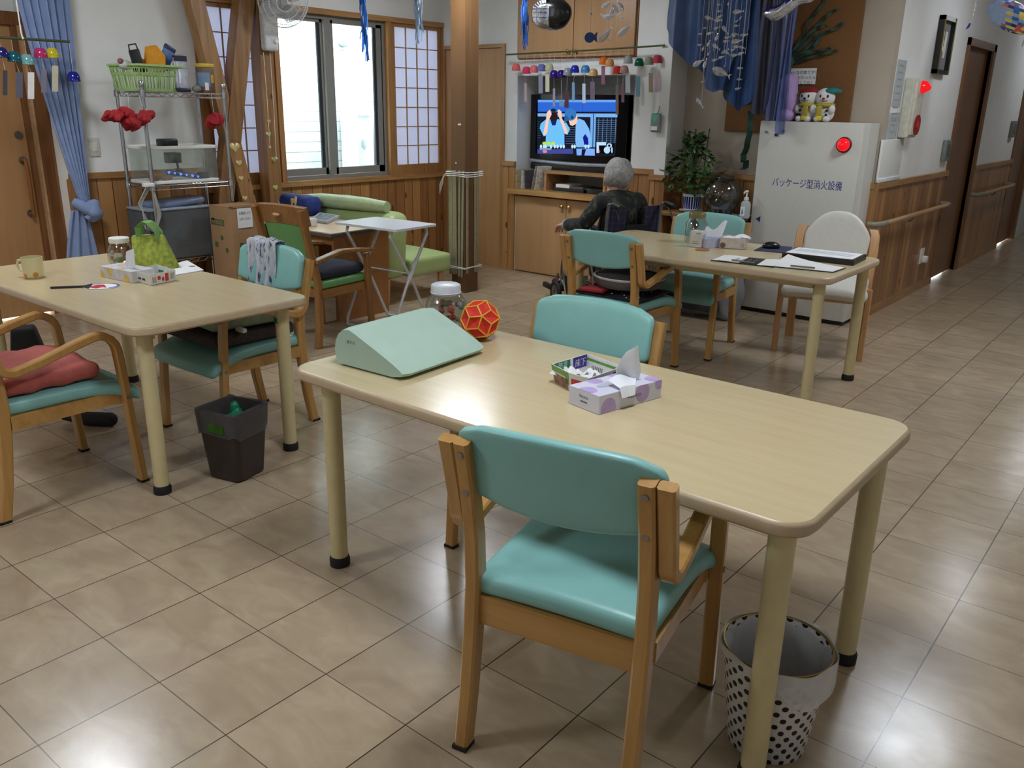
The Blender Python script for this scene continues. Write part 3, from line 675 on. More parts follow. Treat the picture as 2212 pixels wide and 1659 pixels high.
# ---------------------------------------------------------------- wall fan on the post
p = onX(611, 2, -3.30)
t = thing('wall_fan', 'white wall fan on the timber post, half above the picture edge', 'fan', (p.x, p.y, p.z))
q0, q1 = onX(557, 30, PX), onX(592, 112, PX); d = Vector((PX, (q0.y + q1.y) / 2, 0)) - Vector((p.x, p.y, 0))
FANW = M('white fan plastic', (206, 208, 208), .35)
b = B(); b.rbox(d.x - .0, d.x + .07, d.y - .062, d.y + .062, q1.z - p.z, q0.z - p.z + .06, .025); b.m = 1; b.cyl((d.x + .07, d.y + .03, q1.z - p.z + .07), (d.x + .085, d.y + .03, q1.z - p.z + .07), .018, .015)
obj('fan_housing', b, [FANW, WHITEP], t)
b = B(); b.tube([(d.x + .05, d.y, q0.z - p.z + .03), (-.08, -.06, 0), (-.02, 0, 0)], .03, 10); b.ball((-.045, -.01, 0), (.06, .055, .055), 14, 10); obj('fan_motor', b, FANW, t)
b = B(); ax = Vector((.86, -.42, -.28)).normalized(); u_ = ax.cross(Vector((0, 0, 1))).normalized(); v_ = ax.cross(u_)
def cir(r, o, n=40): return [tuple(ax * o + u_ * (r * math.cos(2 * PI * k / n)) + v_ * (r * math.sin(2 * PI * k / n))) for k in range(n)]
for r, o in ((.178, .02), (.178, .0), (.15, .052), (.11, .062), (.06, .068)): b.tube(cir(r, o), .0026, 5, True)
for k in range(72):
    a = 2 * PI * k / 72; e = u_ * math.cos(a) + v_ * math.sin(a)
    b.tube([tuple(ax * .068 + e * .05), tuple(ax * .062 + e * .11), tuple(ax * .05 + e * .155), tuple(ax * .02 + e * .178), tuple(ax * -.02 + e * .165), tuple(ax * -.035 + e * .06)], .0011, 4)
obj('fan_cage', b, M('clear fan wire', (214, 216, 218), .3, var=.01), t)
b = B()
for k in range(4):
    a = PI / 2 * k + .5; e = u_ * math.cos(a) + v_ * math.sin(a); g = ax.cross(e)
    b.grid(5, 5, lambda i, j: tuple(e * (.035 + .115 * i) + g * ((j - .5) * (.05 + .10 * i * (1.4 - i))) + ax * (.01 + (j - .5) * .05)), .002)
b.cyl(tuple(ax * -.02), tuple(ax * .04), .03, .024)
obj('fan_blades', b, tinted('smoky clear fan blade', (206, 208, 212), .55), t)
b = B()
for (x0, y0, x1, y1) in ((569, 113, 583, 318), (583, 112, 597, 342)):
    a, c = onX(x0, y0, PX + .03), onX(x1, y1, PX + .03); b.tube([tuple(a - p), tuple((a + c) / 2 - p + Vector((0, .004, 0))), tuple(c - p)], .0022, 5); b.ball(tuple(c - p), .009, 8, 6)
obj('pull_cord', b, STR, t)

# ================================================================ wire rack and what stands on it
RX0, RX1, RY0, RY1 = -3.50, -3.18, 1.715, 2.295
rc = (-3.34, 2.005)
zt = onX(302, 199, RX1).z; zm = onX(325, 403, RX1).z; zb = onX(352, 566, RX1).z
t = thing('wire_rack', 'chrome wire rack with three shelves in the corner left of the brace', 'rack', (rc[0], rc[1], 0))
hx, hy = .16, .29
for sx in (-1, 1):
    for sy in (-1, 1):
        b = B(); b.cyl((sx * hx, sy * hy, .01), (sx * hx, sy * hy, zt + .03), .0125, seg=12); b.lathe([(.0135, zt + .03), (.0165, zt + .035), (.0165, zt + .06), (.012, zt + .068), (0, zt + .07)], (sx * hx, sy * hy, 0), 12); b.cyl((sx * hx, sy * hy, 0), (sx * hx, sy * hy, .02), .018)
        for zz in (zt, zm, zb): b.lathe([(.016, zz - .03), (.021, zz - .028), (.019, zz + .012), (.0125, zz + .014)], (sx * hx, sy * hy, 0), 12)
        obj('rack_post', b, CHROME, t)
for zz in (zt, zm, zb):
    b = B()
    for dz_ in (0, -.026):
        b.tube([(-hx, -hy, zz + dz_), (hx, -hy, zz + dz_), (hx, hy, zz + dz_), (-hx, hy, zz + dz_)], .0032, 6, True)
    for (a, c, n) in (((-hx, -hy), (hx, -hy), 5), ((hx, -hy), (hx, hy), 9), ((hx, hy), (-hx, hy), 5), ((-hx, hy), (-hx, -hy), 9)):
        pts = []
        for k in range(2 * n + 1): f = k / (2 * n); pts.append((a[0] + (c[0] - a[0]) * f, a[1] + (c[1] - a[1]) * f, zz - (.002 if k % 2 else .024)))
        b.tube(pts, .002, 4)
    for k in range(1, 22): y = -hy + 2 * hy * k / 22; b.tube([(-hx, y, zz + .004), (hx, y, zz + .004)], .0017, 4)
    for x in (-.055, .055): b.tube([(x, -hy, zz - .001), (x, hy, zz - .001)], .0025, 5)
    obj('wire_shelf', b, CHROME, t)
b = B()
for k in range(3): b.tube([(hx + .012 + .01 * k, -hy - .01 - .02 * k, zm + .02), (hx + .02, -hy - .10 - .01 * k, zm - .10), (hx + .015, -hy - .09 + .02 * k, zm - .26), (hx + .012, -hy - .02, zm - .30), (hx + .012, -hy + .03 - .01 * k, zm - .18), (hx + .014, -hy - .01, zm + .01)], .004, 6)
tag(obj('power_cable', b, M('grey cable', (168, 166, 160), .5)), 'grey power cables looped on the left post of the rack', 'cable').location = (rc[0], rc[1], 0)
b = B(); b.rbox(hx + .0, hx + .04, -hy - .075, -hy - .005, zm + .0, zm + .025, .006); o = obj('power_strip', b, WHITEP); o.location = (rc[0], rc[1], 0); tag(o, 'white power strip end on the left of the rack middle shelf', 'power strip')
# basket
zs = zt + .007
GB = M('light green basket plastic', (164, 196, 124), .4)
bq = onX(306, 190, -3.19); ca, sa_ = math.cos(rad(9)), math.sin(rad(9))
bw, bd, bh, fl = .158, .128, .155, 1.13
bc = (bq.x - (ca * bd + sa_ * bw), bq.y - (sa_ * bd - ca * bw))
t = thing('basket', 'light green slatted plastic basket on top of the rack', 'basket', (bc[0], bc[1], zs), rad(9))
b = B()
def bp(u, v, z): k = 1 + (fl - 1) * z / bh; return (u * bd * k, v * bw * k, z)
def wall(p, q):
    n = 14
    def P(f, z): return bp(p[0] + (q[0] - p[0]) * f, p[1] + (q[1] - p[1]) * f, z)
    for (z0, z1) in ((0, .018), (.095, .112), (.135, .155)): b.grid(1, 1, lambda i, j: P(i, z0 + (z1 - z0) * j), .004)
    for k in range(n + 1):
        f = k / n; e = .016 if k not in (0, n) else .05
        b.grid(1, 1, lambda i, j: P(max(0, min(1, f + (i - .5) * e)), bh * j), .004)
for (p_, q_) in (((1, -1), (1, 1)), ((1, 1), (-1, 1)), ((-1, 1), (-1, -1)), ((-1, -1), (1, -1))): wall(p_, q_)
b.box(-bd, bd, -bw, bw, 0, .005)
obj('basket_body', b, GB, t, False)
b = B(); k = fl; b.strap([(u * bd * k, v * bw * k, bh) for u, v in ((1, -1), (1, 0), (1, 1), (0, 1), (-1, 1), (-1, 0), (-1, -1), (0, -1))], (0, 0, 1), .014, .022, True); obj('basket_rim', b, GB, t)
zr = zs + bh
def inb(px, py, X=-3.295): return onX(px, py, X)
ORG = M('orange plush', (220, 150, 34), .8, var=.05)
b = B(); b.ball((0, 0, 0), (.05, .05, .055), 16, 12); p = inb(303, 113); o = obj('orange_ball', b, ORG); o.location = (p.x - .03, p.y, zr - .005); tag(o, 'round orange ball in the green basket, left of the orange block', 'toy')
b = B(); b.prism([(-.055, -.06), (.06, -.06), (.065, .0), (.01, .062), (-.035, .05)], -.03, .03, 'yz'); b.m = 1; b.prism([(-.056, -.10), (.061, -.10), (.061, -.06), (-.056, -.06)], -.031, .031, 'yz')
p = inb(326, 120); o = obj('orange_block', b, [ORG, M('cream block base', (206, 188, 150), .7)]); o.location = (p.x + .03, p.y, p.z); tag(o, 'orange and cream block in the green basket', 'toy')
b = B(); b.rbox(-.008, .008, -.035, .035, -.10, .05, .006); b.tube([(0, -.028, .045), (0, -.024, .08), (0, .024, .08), (0, .028, .045)], .005, 6); p = inb(283, 122); o = obj('black_pouch', b, BLACK); o.location = (p.x + .06, p.y, p.z - .01); o.rotation_euler = (rad(12), 0, 0); tag(o, 'black looped pouch sticking out of the green basket', 'pouch')
BP = M('blue packet film', (92, 118, 168), .3, var=.1); BP2 = M('dark blue print', (40, 52, 92), .35)
b = B(); b.rbox(-.01, .01, -.04, .04, -.10, .05, .008); b.m = 1; b.rbox(-.011, .011, -.041, .041, .02, .055, .008); p = inb(362, 115); o = obj('blue_packet', b, [BP, BP2]); o.location = (p.x, p.y, p.z - .005); o.rotation_euler = (rad(-28), 0, 0); tag(o, 'tilted blue packet at the right in the green basket', 'packet')
b = B(); b.ball((0, 0, 0), (.03, .045, .03), 12, 8); b.m = 1; b.ball((.01, -.035, .02), .018, 10, 8); p = inb(264, 124); o = obj('knitted_toy', b, [M('grey white knit', (190, 196, 190), .8, var=.1), M('dusty pink', (140, 84, 92), .7)]); o.location = (p.x, p.y + .015, zr + .0); tag(o, 'small grey and pink knitted toy at the left in the basket', 'toy')
SB = M('silvery bag film', (176, 178, 190), .25, .4, var=.06, bmp=.6, bs=30); SB2 = M('navy print', (30, 34, 52), .4)
y0, y1 = onX(379, 185, -3.235).y, onX(408, 185, -3.235).y
b = B(); h_ = onX(392, 118, -3.235).z - zs
b.rbox(-.03, .03, y0, y1, .0, h_, .02, lambda x, y, z: (-3.235 + x * (1 - .75 * z / h_), y + .006 * math.sin(z * 60), zs + z), 4); b.m = 1
b.rbox(-.031, .031, y0 - .001, y1 + .001, .0, .028, .01, lambda x, y, z: (-3.235 + x, y, zs + z)); b.box(-3.247, -3.223, y0 + .002, y1 - .004, zs + h_ * .82, zs + h_ * .97)
tag(obj('silver_bag', b, [SB, SB2]), 'crumpled silver and navy bag beside the green basket', 'bag')
p = onX(424, 186, -3.235); b = B(); b.ball((0, 0, .022), (.028, .03, .022), 10, 7, lambda x, y, z: (x + .003 * math.sin(90 * y), y, z)); o = obj('stone', b, M('grey stone', (132, 128, 118), .8, var=.15)); o.location = (-3.235, p.y, zs); tag(o, 'small grey stone between silver bag and tin on the rack', 'stone')
y0, y1 = onX(435, 180, -3.255).y, onX(461, 180, -3.255).y; h_ = onX(447, 146, -3.255).z - zs
t = thing('tin_box', 'printed square tin with a yellow lid at the right on top of the rack', 'tin', (-3.275, (y0 + y1) / 2, zs)); hw = (y1 - y0) / 2
b = B(); b.rbox(-.04, .04, -hw, hw, 0, h_, .004); b.m = 1; b.box(-.0405, .0405, -hw - .0005, hw * .2, h_ * .25, h_ * .8); b.m = 2; b.box(.0395, .0408, -hw * .7, -hw * .1, h_ * .1, h_ * .4); b.m = 3; b.box(.0395, .041, hw * .35, hw * .8, h_ * .4, h_ * .72)
obj('tin_body', b, [M('brown tin print', (112, 88, 74), .4), M('blue tin print', (120, 146, 176), .4), PAPER, M('mustard tin print', (196, 164, 60), .4)], t)
b = B(); b.rbox(-.043, .043, -hw - .003, hw + .003, h_, h_ + .025, .005); obj('tin_lid', b, M('yellow lid plastic', (212, 182, 54), .4), t)
# aquarium
za = zm + .007
y0, y1 = onX(327, 394, -3.195).y, onX(474, 392, -3.195).y; ay = (y0 + y1) / 2; hw = (y1 - y0) / 2; ah = onX(400, 322, -3.195).z - za
t = thing('aquarium', 'small glass aquarium with white rims on the middle shelf of the rack', 'aquarium', (-3.33, ay, za))
b = B()
for z0 in (0, ah): b.rbox(-.135, .14, -hw, -hw + .012, z0, z0 + .022, .004); b.rbox(-.135, .14, hw - .012, hw, z0, z0 + .022, .004); b.rbox(.128, .14, -hw, hw, z0, z0 + .022, .004); b.rbox(-.135, -.123, -hw, hw, z0, z0 + .022, .004)
b.box(-.13, .135, -hw + .005, hw - .005, .002, .012); obj('aquarium_rim', b, WHITEP, t)
b = B(); b.box(-.13, -.127, -hw + .006, hw - .006, .02, ah); b.box(.132, .135, -hw + .006, hw - .006, .02, ah); b.box(-.127, .132, -hw + .006, -hw + .009, .02, ah); b.box(-.127, .132, hw - .009, hw - .006, .02, ah)
obj('aquarium_glass', b, tinted('greenish tank glass', (236, 240, 236), .07, .04), t)
b = B(); b.rbox(-.10, -.02, -.06, .06, ah + .01, ah + .06, .01); b.rbox(-.09, -.03, -.02, .08, ah - .10, ah - .03, .006); b.tube([(-.06, .05, ah - .03), (-.05, .055, .10), (-.04, .05, .05)], .008, 6); b.rbox(-.06, -.03, .04, .075, .03, .085, .005); b.rbox(.0, .05, hw - .09, hw - .02, .012, .06, .01)
obj('aquarium_filter', b, M('black filter plastic', (26, 30, 34), .35), t)
b = B(); b.cyl((.06, -hw * .35, .07), (.06, hw * .55, .03), .016, seg=10); b.m = 1
for k in range(6): f = k / 5; b.ball((.078, -hw * .35 + hw * .85 * f, .07 - .037 * f), .007 if k not in (0, 2, 4) else .009, 8, 6)
obj('led_light', b, [M('dark blue lamp body', (18, 26, 60), .3), glow('blue led', (60, 100, 255), 3.)], t)
b = B(); b.ball((.02, -hw * .62, .05), (.05, .055, .035), 12, 8); b.ball((.06, -hw * .4, .035), (.03, .045, .018), 12, 8); obj('aquarium_rock', b, M('orange tank stone', (150, 96, 42), .6, var=.2), t)
# lower case
zl = zb + .007
y0, y1 = onX(330, 540, -3.195).y, onX(462, 540, -3.195).y; cy = (y0 + y1) / 2; hw = (y1 - y0) / 2; chh = onX(400, 452, -3.195).z - zl
t = thing('insect_case', 'dark clear plastic case with a bluish lid on the bottom shelf of the rack', 'case', (-3.33, cy, zl))
b = B(); b.box(-.14, .14, -hw, hw, 0, .004)
for (x0, x1, a, c) in ((-.14, -.136, -hw, hw), (.136, .14, -hw, hw), (-.14, .14, -hw, -hw + .004), (-.14, .14, hw - .004, hw)): b.box(x0, x1, a, c, 0, chh)
obj('case_box', b, tinted('smoky clear plastic', (150, 154, 158), .3, .05), t)
b = B(); b.rbox(-.145, .145, -hw - .006, hw + .006, chh, chh + .016, .005); b.m = 1; b.rbox(-.11, .11, -hw * .75, hw * .98, chh + .016, chh + .06, .02, lambda x, y, z: (x * (1 - (z - chh) * 2), y, z + y * .06), 3)
obj('case_lid', b, [M('grey-blue rim', (140, 150, 164), .3), M('blue-grey lid plastic', (106, 120, 148), .3)], t)
b = B(); b.box(-.12, .12, -hw + .01, hw - .01, .005, .07); b.m = 1; b.strap([(.02, -hw * .3, .075), (.04, hw * .55, chh - .02)], (1, 0, 0), .05, .02); b.tube([(.06, -hw * .5, .07), (.07, -hw * .2, .13), (.06, -hw * .05, .18)], .01, 6); b.m = 2; b.box(-.13, -.12, -hw + .01, hw - .01, .07, chh - .01)
obj('case_contents', b, [M('cardboard bedding', (160, 132, 104), .9, var=.1), M('grey branch', (120, 118, 110), .8, var=.2), M('dark case back', (24, 26, 30), .6)], t)
# garland
RED = M('red crepe paper', (150, 18, 26), .8, var=.12, vs=60, bmp=.8, bs=90)
def pom(b, c, r, n=9):
    for k in range(n):
        a = 2 * PI * k / n + R_.random(); e = R_.uniform(-.5, .9); d = Vector((math.cos(a) * math.cos(e), math.sin(a) * math.cos(e), math.sin(e)))
        q = Vector(c) + d * r * .5; b.ball(tuple(q), (r * .62, r * .62, r * .55), 9, 6, lambda x, y, z: (x + .18 * r * math.sin(70 * y + k), y + .18 * r * math.sin(80 * z), z + .18 * r * math.sin(75 * x)))
t = thing('flower_garland', 'garland of red paper flowers hanging at the left of the rack', 'garland', (-3.115, 1.85, 1.2))
for (x, y, r) in ((236, 251, .04), (250, 254, .045), (268, 249, .05), (283, 268, .055), (297, 258, .05), (312, 255, .048), (322, 250, .035)):
    p = onX(x, y, -3.115); b = B(); pom(b, tuple(p - t.location), r); obj('paper_flower', b, RED, t)
b = B()
for (x, y, tx) in ((262, 245, 258), (283, 262, 276), (312, 250, 300)): a, c = onX(x, y, -3.115), onX(tx, 203, -3.115); b.tube([tuple(a - t.location), tuple(c - t.location)], .0015, 4)
obj('thread', b, STR, t)
t = thing('paper_flower_ball', 'single red paper flower hanging by a thread at the right of the rack', 'ornament', tuple(onX(464, 262, -3.095)))
b = B(); pom(b, (0, 0, 0), .055, 12); obj('paper_flower', b, RED, t)
b = B(); b.tube([(0, 0, .03), (-.005, -.005, .17)], .0015, 4); obj('thread', b, STR, t)
b = B(); p = onX(203, 318, WX); b.rbox(WX, WX + .008, p.y - .035, p.y + .035, p.z - .06, p.z + .06, .003); b.m = 1; b.rbox(WX + .008, WX + .012, p.y - .02, p.y + .02, p.z - .03, p.z + .03, .002)
tag(obj('light_switch', b, [M('ivory switch plate', (204, 200, 190), .4), M('ivory rocker', (212, 208, 198), .35)]), 'ivory light switch on the white wall left of the rack', 'switch')
# cardboard box with a note
KRAFT = M('brown kraft paper', (158, 122, 86), .8, var=.03, vs=12); KP = M('green carton print', (64, 92, 56), .8)
p0, p1 = onX(459, 449, -2.88), onX(562, 447, -2.88); zt_ = p0.z; ym = onX(498, 453, -2.88).y
t = thing('cardboard_carton', 'tall brown cardboard carton with a white note, beside the rack', 'box', (-2.88, ym, 0))
L = .27; W_ = p1.y - ym + .015
b = B(); b.rbox(-.26, .0, .0, W_, 0, zt_ - .01, .006); b.m = 1
for (a, z, s_) in ((-.22, -.11, .04), (-.13, -.22, .03), (-.2, -.27, .035), (-.08, -.30, .03)): b.box(a - s_ / 2, a + s_ / 2, -.0012, .0, zt_ + z - s_ * .6, zt_ + z + s_ * .4)
b.box(-.24, -.09, -.0012, .0, zt_ - .14, zt_ - .10); b.m = 0; b.box(-.23, -.10, -.0016, -.001, zt_ - .131, zt_ - .109); b.m = 1
for k in range(5): b.box(-.222 + .025 * k, -.206 + .025 * k, -.002, -.0012, zt_ - .127, zt_ - .113)
for (a, z, s_) in ((.05, -.28, .03), (.10, -.38, .03)): b.box(.0, .0012, a, a + s_, zt_ + z, zt_ + z + s_)
obj('carton_body', b, [KRAFT, KP], t)
b = B(); b.box(-.26, 0, 0, .02, zt_ - .012, zt_ - .008); b.box(-.26, 0, W_ - .02, W_, zt_ - .012, zt_ - .008); b.box(-.02, 0, .0, W_, zt_ - .02, zt_ + .0); obj('carton_flap', b, KRAFT, t)
n0, n1 = onX(512, 455, -2.875), onX(547, 490, -2.875)
b = B(); b.box(.002, .004, n0.y - ym, n1.y - ym, n1.z, n0.z + .012); b.m = 1
for k, s_ in enumerate(('お薬袋 入れ', '入れてください')): b.text(s_, (.0046, (n0.y + n1.y) / 2 - ym, n0.z - .022 - .038 * k), (0, 1, 0), (0, 0, 1), .022, width=(n1.y - n0.y) * .78)
obj('paper_note', b, [PAPER, M('blue pen ink', (40, 46, 110), .7)], t)
# ---------------------------------------------------------------- curtain
CURT = M('blue-grey curtain cloth', (128, 146, 184), .85, var=.04, vs=14, sheen=.3)
KN = onX(178, 452, -3.58)
t = thing('curtain', 'blue curtain tied in a knot beside the entrance door', 'curtain', (-3.58, KN.y, 0))
def cur(u, v):
    z = 2.5 + (KN.z + .05 - 2.5) * v
    ya, yb = 1.185 - KN.y, 1.53 - KN.y
    k = v ** 1.8; y0 = ya + (-.01 - ya) * k; y1 = yb + (.045 - yb) * (v ** .9)
    f = math.sin(u * 2 * PI * 6 + 1.5 * v) * (.022 - .006 * v) + math.sin(u * 2 * PI * 2.3) * .012 * (1 - v)
    return (f, y0 + (y1 - y0) * u + .006 * math.sin(u * 40), z)
b = B(); b.grid(90, 24, cur, .002); obj('curtain_cloth', b, CURT, t, ang=80)
def tail(u, v):
    z = KN.z + (.30 - KN.z) * v; hw_ = .045 + .085 * v ** .8
    return (.012 * math.sin(u * 2 * PI * 3 + v) + .01, -.045 + .04 * v * 0 + (u - .5) * 2 * hw_ + .015 - .03 * v, z)
b = B(); b.grid(44, 14, tail, .002); obj('curtain_tail', b, CURT, t, ang=80)
b = B(); b.ball((.045, .05, KN.z - .01), (.05, .055, .075), 18, 12, lambda x, y, z: (x + .008 * math.sin(70 * z), y + .008 * math.sin(60 * z + 40 * x), z)); b.tube([(.0, -.05, KN.z + .05), (.045, -.01, KN.z + .02), (.06, .045, KN.z - .03), (.03, .075, KN.z - .05)], [.03, .035, .035, .02], 10); b.tube([(.04, .08, KN.z + .05), (.06, .06, KN.z - .0), (.045, .0, KN.z - .06)], [.018, .03, .02], 10)
obj('curtain_knot', b, CURT, t, ang=80)
# ================================================================ television wall
def cupboard(name, lab, x0, x1, z0, z1, kx):
    t = thing(name, lab, 'cupboard', ((x0 + x1) / 2, BY, z0)); w_ = (x1 - x0) / 2; h = z1 - z0
    b = B(); b.box(-w_, w_, .005, .42, 0, h); obj('cupboard_body', b, M('cupboard carcass', (150, 108, 66), .5), t)
    for s, (a, c) in ((-1, (-w_ + .012, kx - .003)), (1, (kx + .003, w_ - .012))):
        b = B(); b.rbox(a, c, -.016, .004, .012, h - .01, .003); d = obj('door', b, CUPB, t)
        b = B(); kz = .055 if z0 > 1 else h - .07; b.lathe([(.008, 0), (.008, .012), (.016, .018), (.017, .026), (.01, .032), (0, .033)], (0, 0, 0), 14)
        b.v = [(x + kx + s * .038, -.016 - z, y + kz) for x, y, z in b.v]; b.f = [f[::-1] for f in b.f] if False else b.f
        obj('knob', b, BRASS, d)
    return t
UP = cupboard('wall_cupboard', 'light brown two-door cupboard high above the television', -2.768, -1.572, 1.84, 2.54, .003)
LOW = cupboard('low_cupboard', 'light brown two-door cupboard under the television', -2.752, -1.563, 0.0, .70, -.02)
b = B(); b.prism([(-2.80, 4.87), (-1.535, 4.87), (-1.535, 4.918), (-1.562, 4.918), (-1.562, 5.49), (-2.753, 5.49), (-2.753, 4.918), (-2.80, 4.918)], .708, .752); tag(obj('counter_board', b, wood('counter edge wood', (166, 122, 70), (196, 152, 98), 0, .35, .7, coat=.2)), 'wooden counter board over the low cupboard under the television', 'counter')
# tv
TY = 5.12
t = thing('television', 'black flat television showing baseball, set in the wall niche', 'television', (-2.215, TY, .93))
def tv(px, py, y=TY): p = onY(px, py, y); return (p.x + 2.215, p.z - .93)
s1 = 220 / 2147.
def tvc(u, v): return tv(1140 + u * s1, 190 + v * s1)
a = tvc(75, 150); c = tvc(2045, 1560)
BZ = M('black gloss bezel', (12, 12, 14), .12)
b = B(); x0, x1, z0, z1 = a[0], c[0], tvc(1000, 1540)[1], tvc(1000, 140)[1]; q0, q1, w0, w1 = tvc(195, 250)[0] - .004, tvc(1880, 620)[0] + .004, tvc(1000, 1415)[1] - .006, tvc(1000, 250)[1] + .004
b.box(x0, q0, .0, .08, z0, z1); b.box(q1, x1, .0, .08, z0, z1); b.box(q0, q1, .0, .08, z0, w0); b.box(q0, q1, .0, .08, w1, z1); b.box(x0, x1, .012, .08, z0, z1)
obj('tv_bezel', b, BZ, t, False)
b = B(); b.rbox(x0 + .01, x1 - .01, -.02, .06, z0 - .03, z0 - .0, .012, lambda x, y, z: (x, y - .02 * (1 - (2 * (x - x0) / (x1 - x0) - 1) ** 2), z - .012 * (1 - (2 * (x - x0) / (x1 - x0) - 1) ** 2)), 8); obj('speaker_bar', b, M('silver speaker bar', (170, 174, 184), .35, .5), t)
b = B(); b.rbox(x0 + .02, x1 - .0, -.02, .25, z0 - .09, z0 - .035, .01); obj('tv_stand', b, BLACK, t)
TVM = []
def E(c, s=1.0): TVM.append(glow('tv %d %d %d' % c, c, s)); return len(TVM) - 1
b = B()
def poly(pts, col, k):
    b.m = E(col); P = [tvc(*p) for p in pts]; b.add([(x, .0115 - .0006 * k, z) for x, z in P], [tuple(range(len(P)))[::-1]])
def ell(cx, cy, rx, ry, col, k, n=22): poly([(cx + rx * math.cos(2 * PI * i / n), cy + ry * math.sin(2 * PI * i / n)) for i in range(n)], col, k)
poly([(180, 240), (1900, 240), (1860, 1440), (180, 1440)], (22, 30, 46), 0)
poly([(200, 250), (1890, 250), (1890, 500), (200, 500)], (48, 104, 214), 1); poly([(200, 250), (1890, 250), (1890, 300), (200, 300)], (110, 166, 240), 2); poly([(1140, 330), (1150, 330), (1150, 500), (1140, 500)], (30, 80, 190), 2)
poly([(200, 500), (1890, 505), (1890, 535), (200, 530)], (20, 26, 50), 2); poly([(195, 535), (1890, 540), (1890, 620), (195, 600)], (130, 182, 240), 1)
poly([(1310, 540), (1425, 540), (1405, 1250), (1300, 1250)], (120, 176, 240), 2); poly([(1365, 540), (1380, 540), (1366, 1250), (1350, 1250)], (26, 50, 90), 3)
for k in range(5): u = 1480 + 90 * k; poly([(u, 640), (u + 8, 640), (u - 12, 1160), (u - 20, 1160)], (120, 150, 190), 2)
for k in range(12): v = 680 + 42 * k; poly([(1440, v), (1880, v), (1880, v + 6), (1440, v + 6)], (96, 128, 170), 2)
for k in range(8): v = 830 + 48 * k; poly([(780, v), (1000, v), (1000, v + 7), (780, v + 7)], (96, 116, 160), 2); poly([(190, v - 120), (260, v - 120), (260, v - 114), (190, v - 114)], (70, 92, 120), 2)
LB_ = (112, 196, 250)
poly([(470, 650), (600, 650), (780, 700), (880, 870), (820, 990), (760, 960), (760, 1240), (360, 1240), (370, 1000), (320, 1020), (240, 850), (260, 750), (360, 670)], LB_, 3)
ell(535, 610, 85, 115, (44, 28, 34), 4); poly([(440, 470), (480, 370), (560, 390), (640, 470), (620, 510), (470, 510)], (50, 120, 196), 5); ell(530, 470, 60, 36, (20, 40, 70), 6)
SKN = (250, 206, 190)
poly([(390, 520), (450, 455), (480, 480), (490, 560), (430, 680), (400, 940), (350, 1010), (310, 990), (370, 700)], SKN, 5); poly([(610, 470), (650, 450), (700, 500), (710, 640), (820, 880), (830, 970), (770, 960), (700, 760), (640, 600)], SKN, 5)
poly([(470, 690), (600, 690), (570, 790), (500, 790)], (24, 40, 110), 4)
poly([(1000, 760), (1060, 640), (1180, 690), (1280, 860), (1330, 1100), (1330, 1250), (1010, 1250), (990, 1100)], (132, 190, 248), 4); poly([(1150, 1040), (1200, 970), (1260, 1060), (1270, 1200), (1180, 1200)], (24, 30, 140), 5)
ell(890, 560, 125, 130, (58, 122, 190), 5); poly([(880, 640), (1030, 560), (1040, 680), (1000, 760), (930, 800), (880, 780), (850, 680)], (252, 204, 176), 4); poly([(770, 560), (880, 640), (780, 740), (760, 730)], (44, 96, 160), 6); ell(925, 620, 30, 36, (30, 60, 110), 6)
poly([(190, 1300), (940, 1280), (940, 1390), (190, 1390)], (70, 76, 150), 3); poly([(1010, 1280), (1400, 1280), (1400, 1430), (1020, 1420)], (130, 178, 250), 3); poly([(1130, 1290), (1220, 1290), (1180, 1425), (1120, 1425)], (20, 26, 60), 5)
for u in (340, 430, 525): ell(u, 1170, 42, 38, (196, 230, 70), 6)
for u in (270, 330, 370, 480, 560, 620, 690, 750, 930, 980, 1210, 1270): ell(u, 1235, 24, 42, (200, 232, 250), 7, 12)
poly([(230, 1265), (500, 1265), (480, 1310), (250, 1310)], (120, 160, 190), 7); ell(350, 1340, 50, 30, (236, 130, 150), 7)
poly([(1440, 1140), (1640, 1140), (1640, 1210), (1490, 1210), (1490, 1370), (1440, 1370)], (190, 226, 250), 6); poly([(1490, 1210), (1820, 1170), (1800, 1390), (1490, 1380)], (8, 10, 14), 5); ell(1500, 1335, 16, 32, (236, 70, 60), 7)
ell(1660, 1310, 66, 74, (190, 224, 250), 6); ell(1710, 1215, 56, 48, (180, 214, 244), 6); ell(1708, 1218, 26, 26, (20, 26, 40), 7); ell(1765, 1310, 16, 66, (200, 226, 250), 7)
obj('tv_screen', b, TVM, t, False)
# ---- what lies on the counter under the tv
AV = wood('pale shelf wood', (158, 118, 76), (184, 142, 96), 0, .4, .7)
t = thing('low_shelf', 'small open wooden shelf on the counter under the television', 'shelf', (-2.11, 5.1, .752))
b = B(); b.box(-.38, .36, -.14, .2, .148, .17); obj('shelf_top', b, AV, t)
for x in (-.335, .285): b = B(); b.box(x, x + .024, -.14, .2, 0, .148); obj('shelf_side', b, AV, t)
DKB = M('dark player case', (26, 26, 28), .4)
b = B(); b.rbox(-.27, .10, -.1, .15, 0, .03, .004, lambda x, y, z: (x - 2.11, y + 5.1, z + .753)); b.m = 1; b.box(-2.345, -2.20, 5.0, 5.2, .784, .812); b.m = 2; b.box(-2.19, -2.06, 5.01, 5.2, .784, .80)
tag(obj('disc_cases', b, [DKB, PAPER, M('grey brown disc sleeve', (96, 84, 80), .5)]), 'stack of disc cases and white paper inside the low shelf', 'disc cases')
b = B(); b.rbox(-2.05, -1.80, 5.0, 5.2, .753, .795, .004); b.m = 1; [b.box(-1.87 + .018 * k, -1.858 + .018 * k, 4.999, 5.001, .768, .772) for k in range(3)]
tag(obj('disc_player', b, [DKB, glow('player display', (180, 190, 200), .5)]), 'black disc player in the right half of the low shelf', 'player')
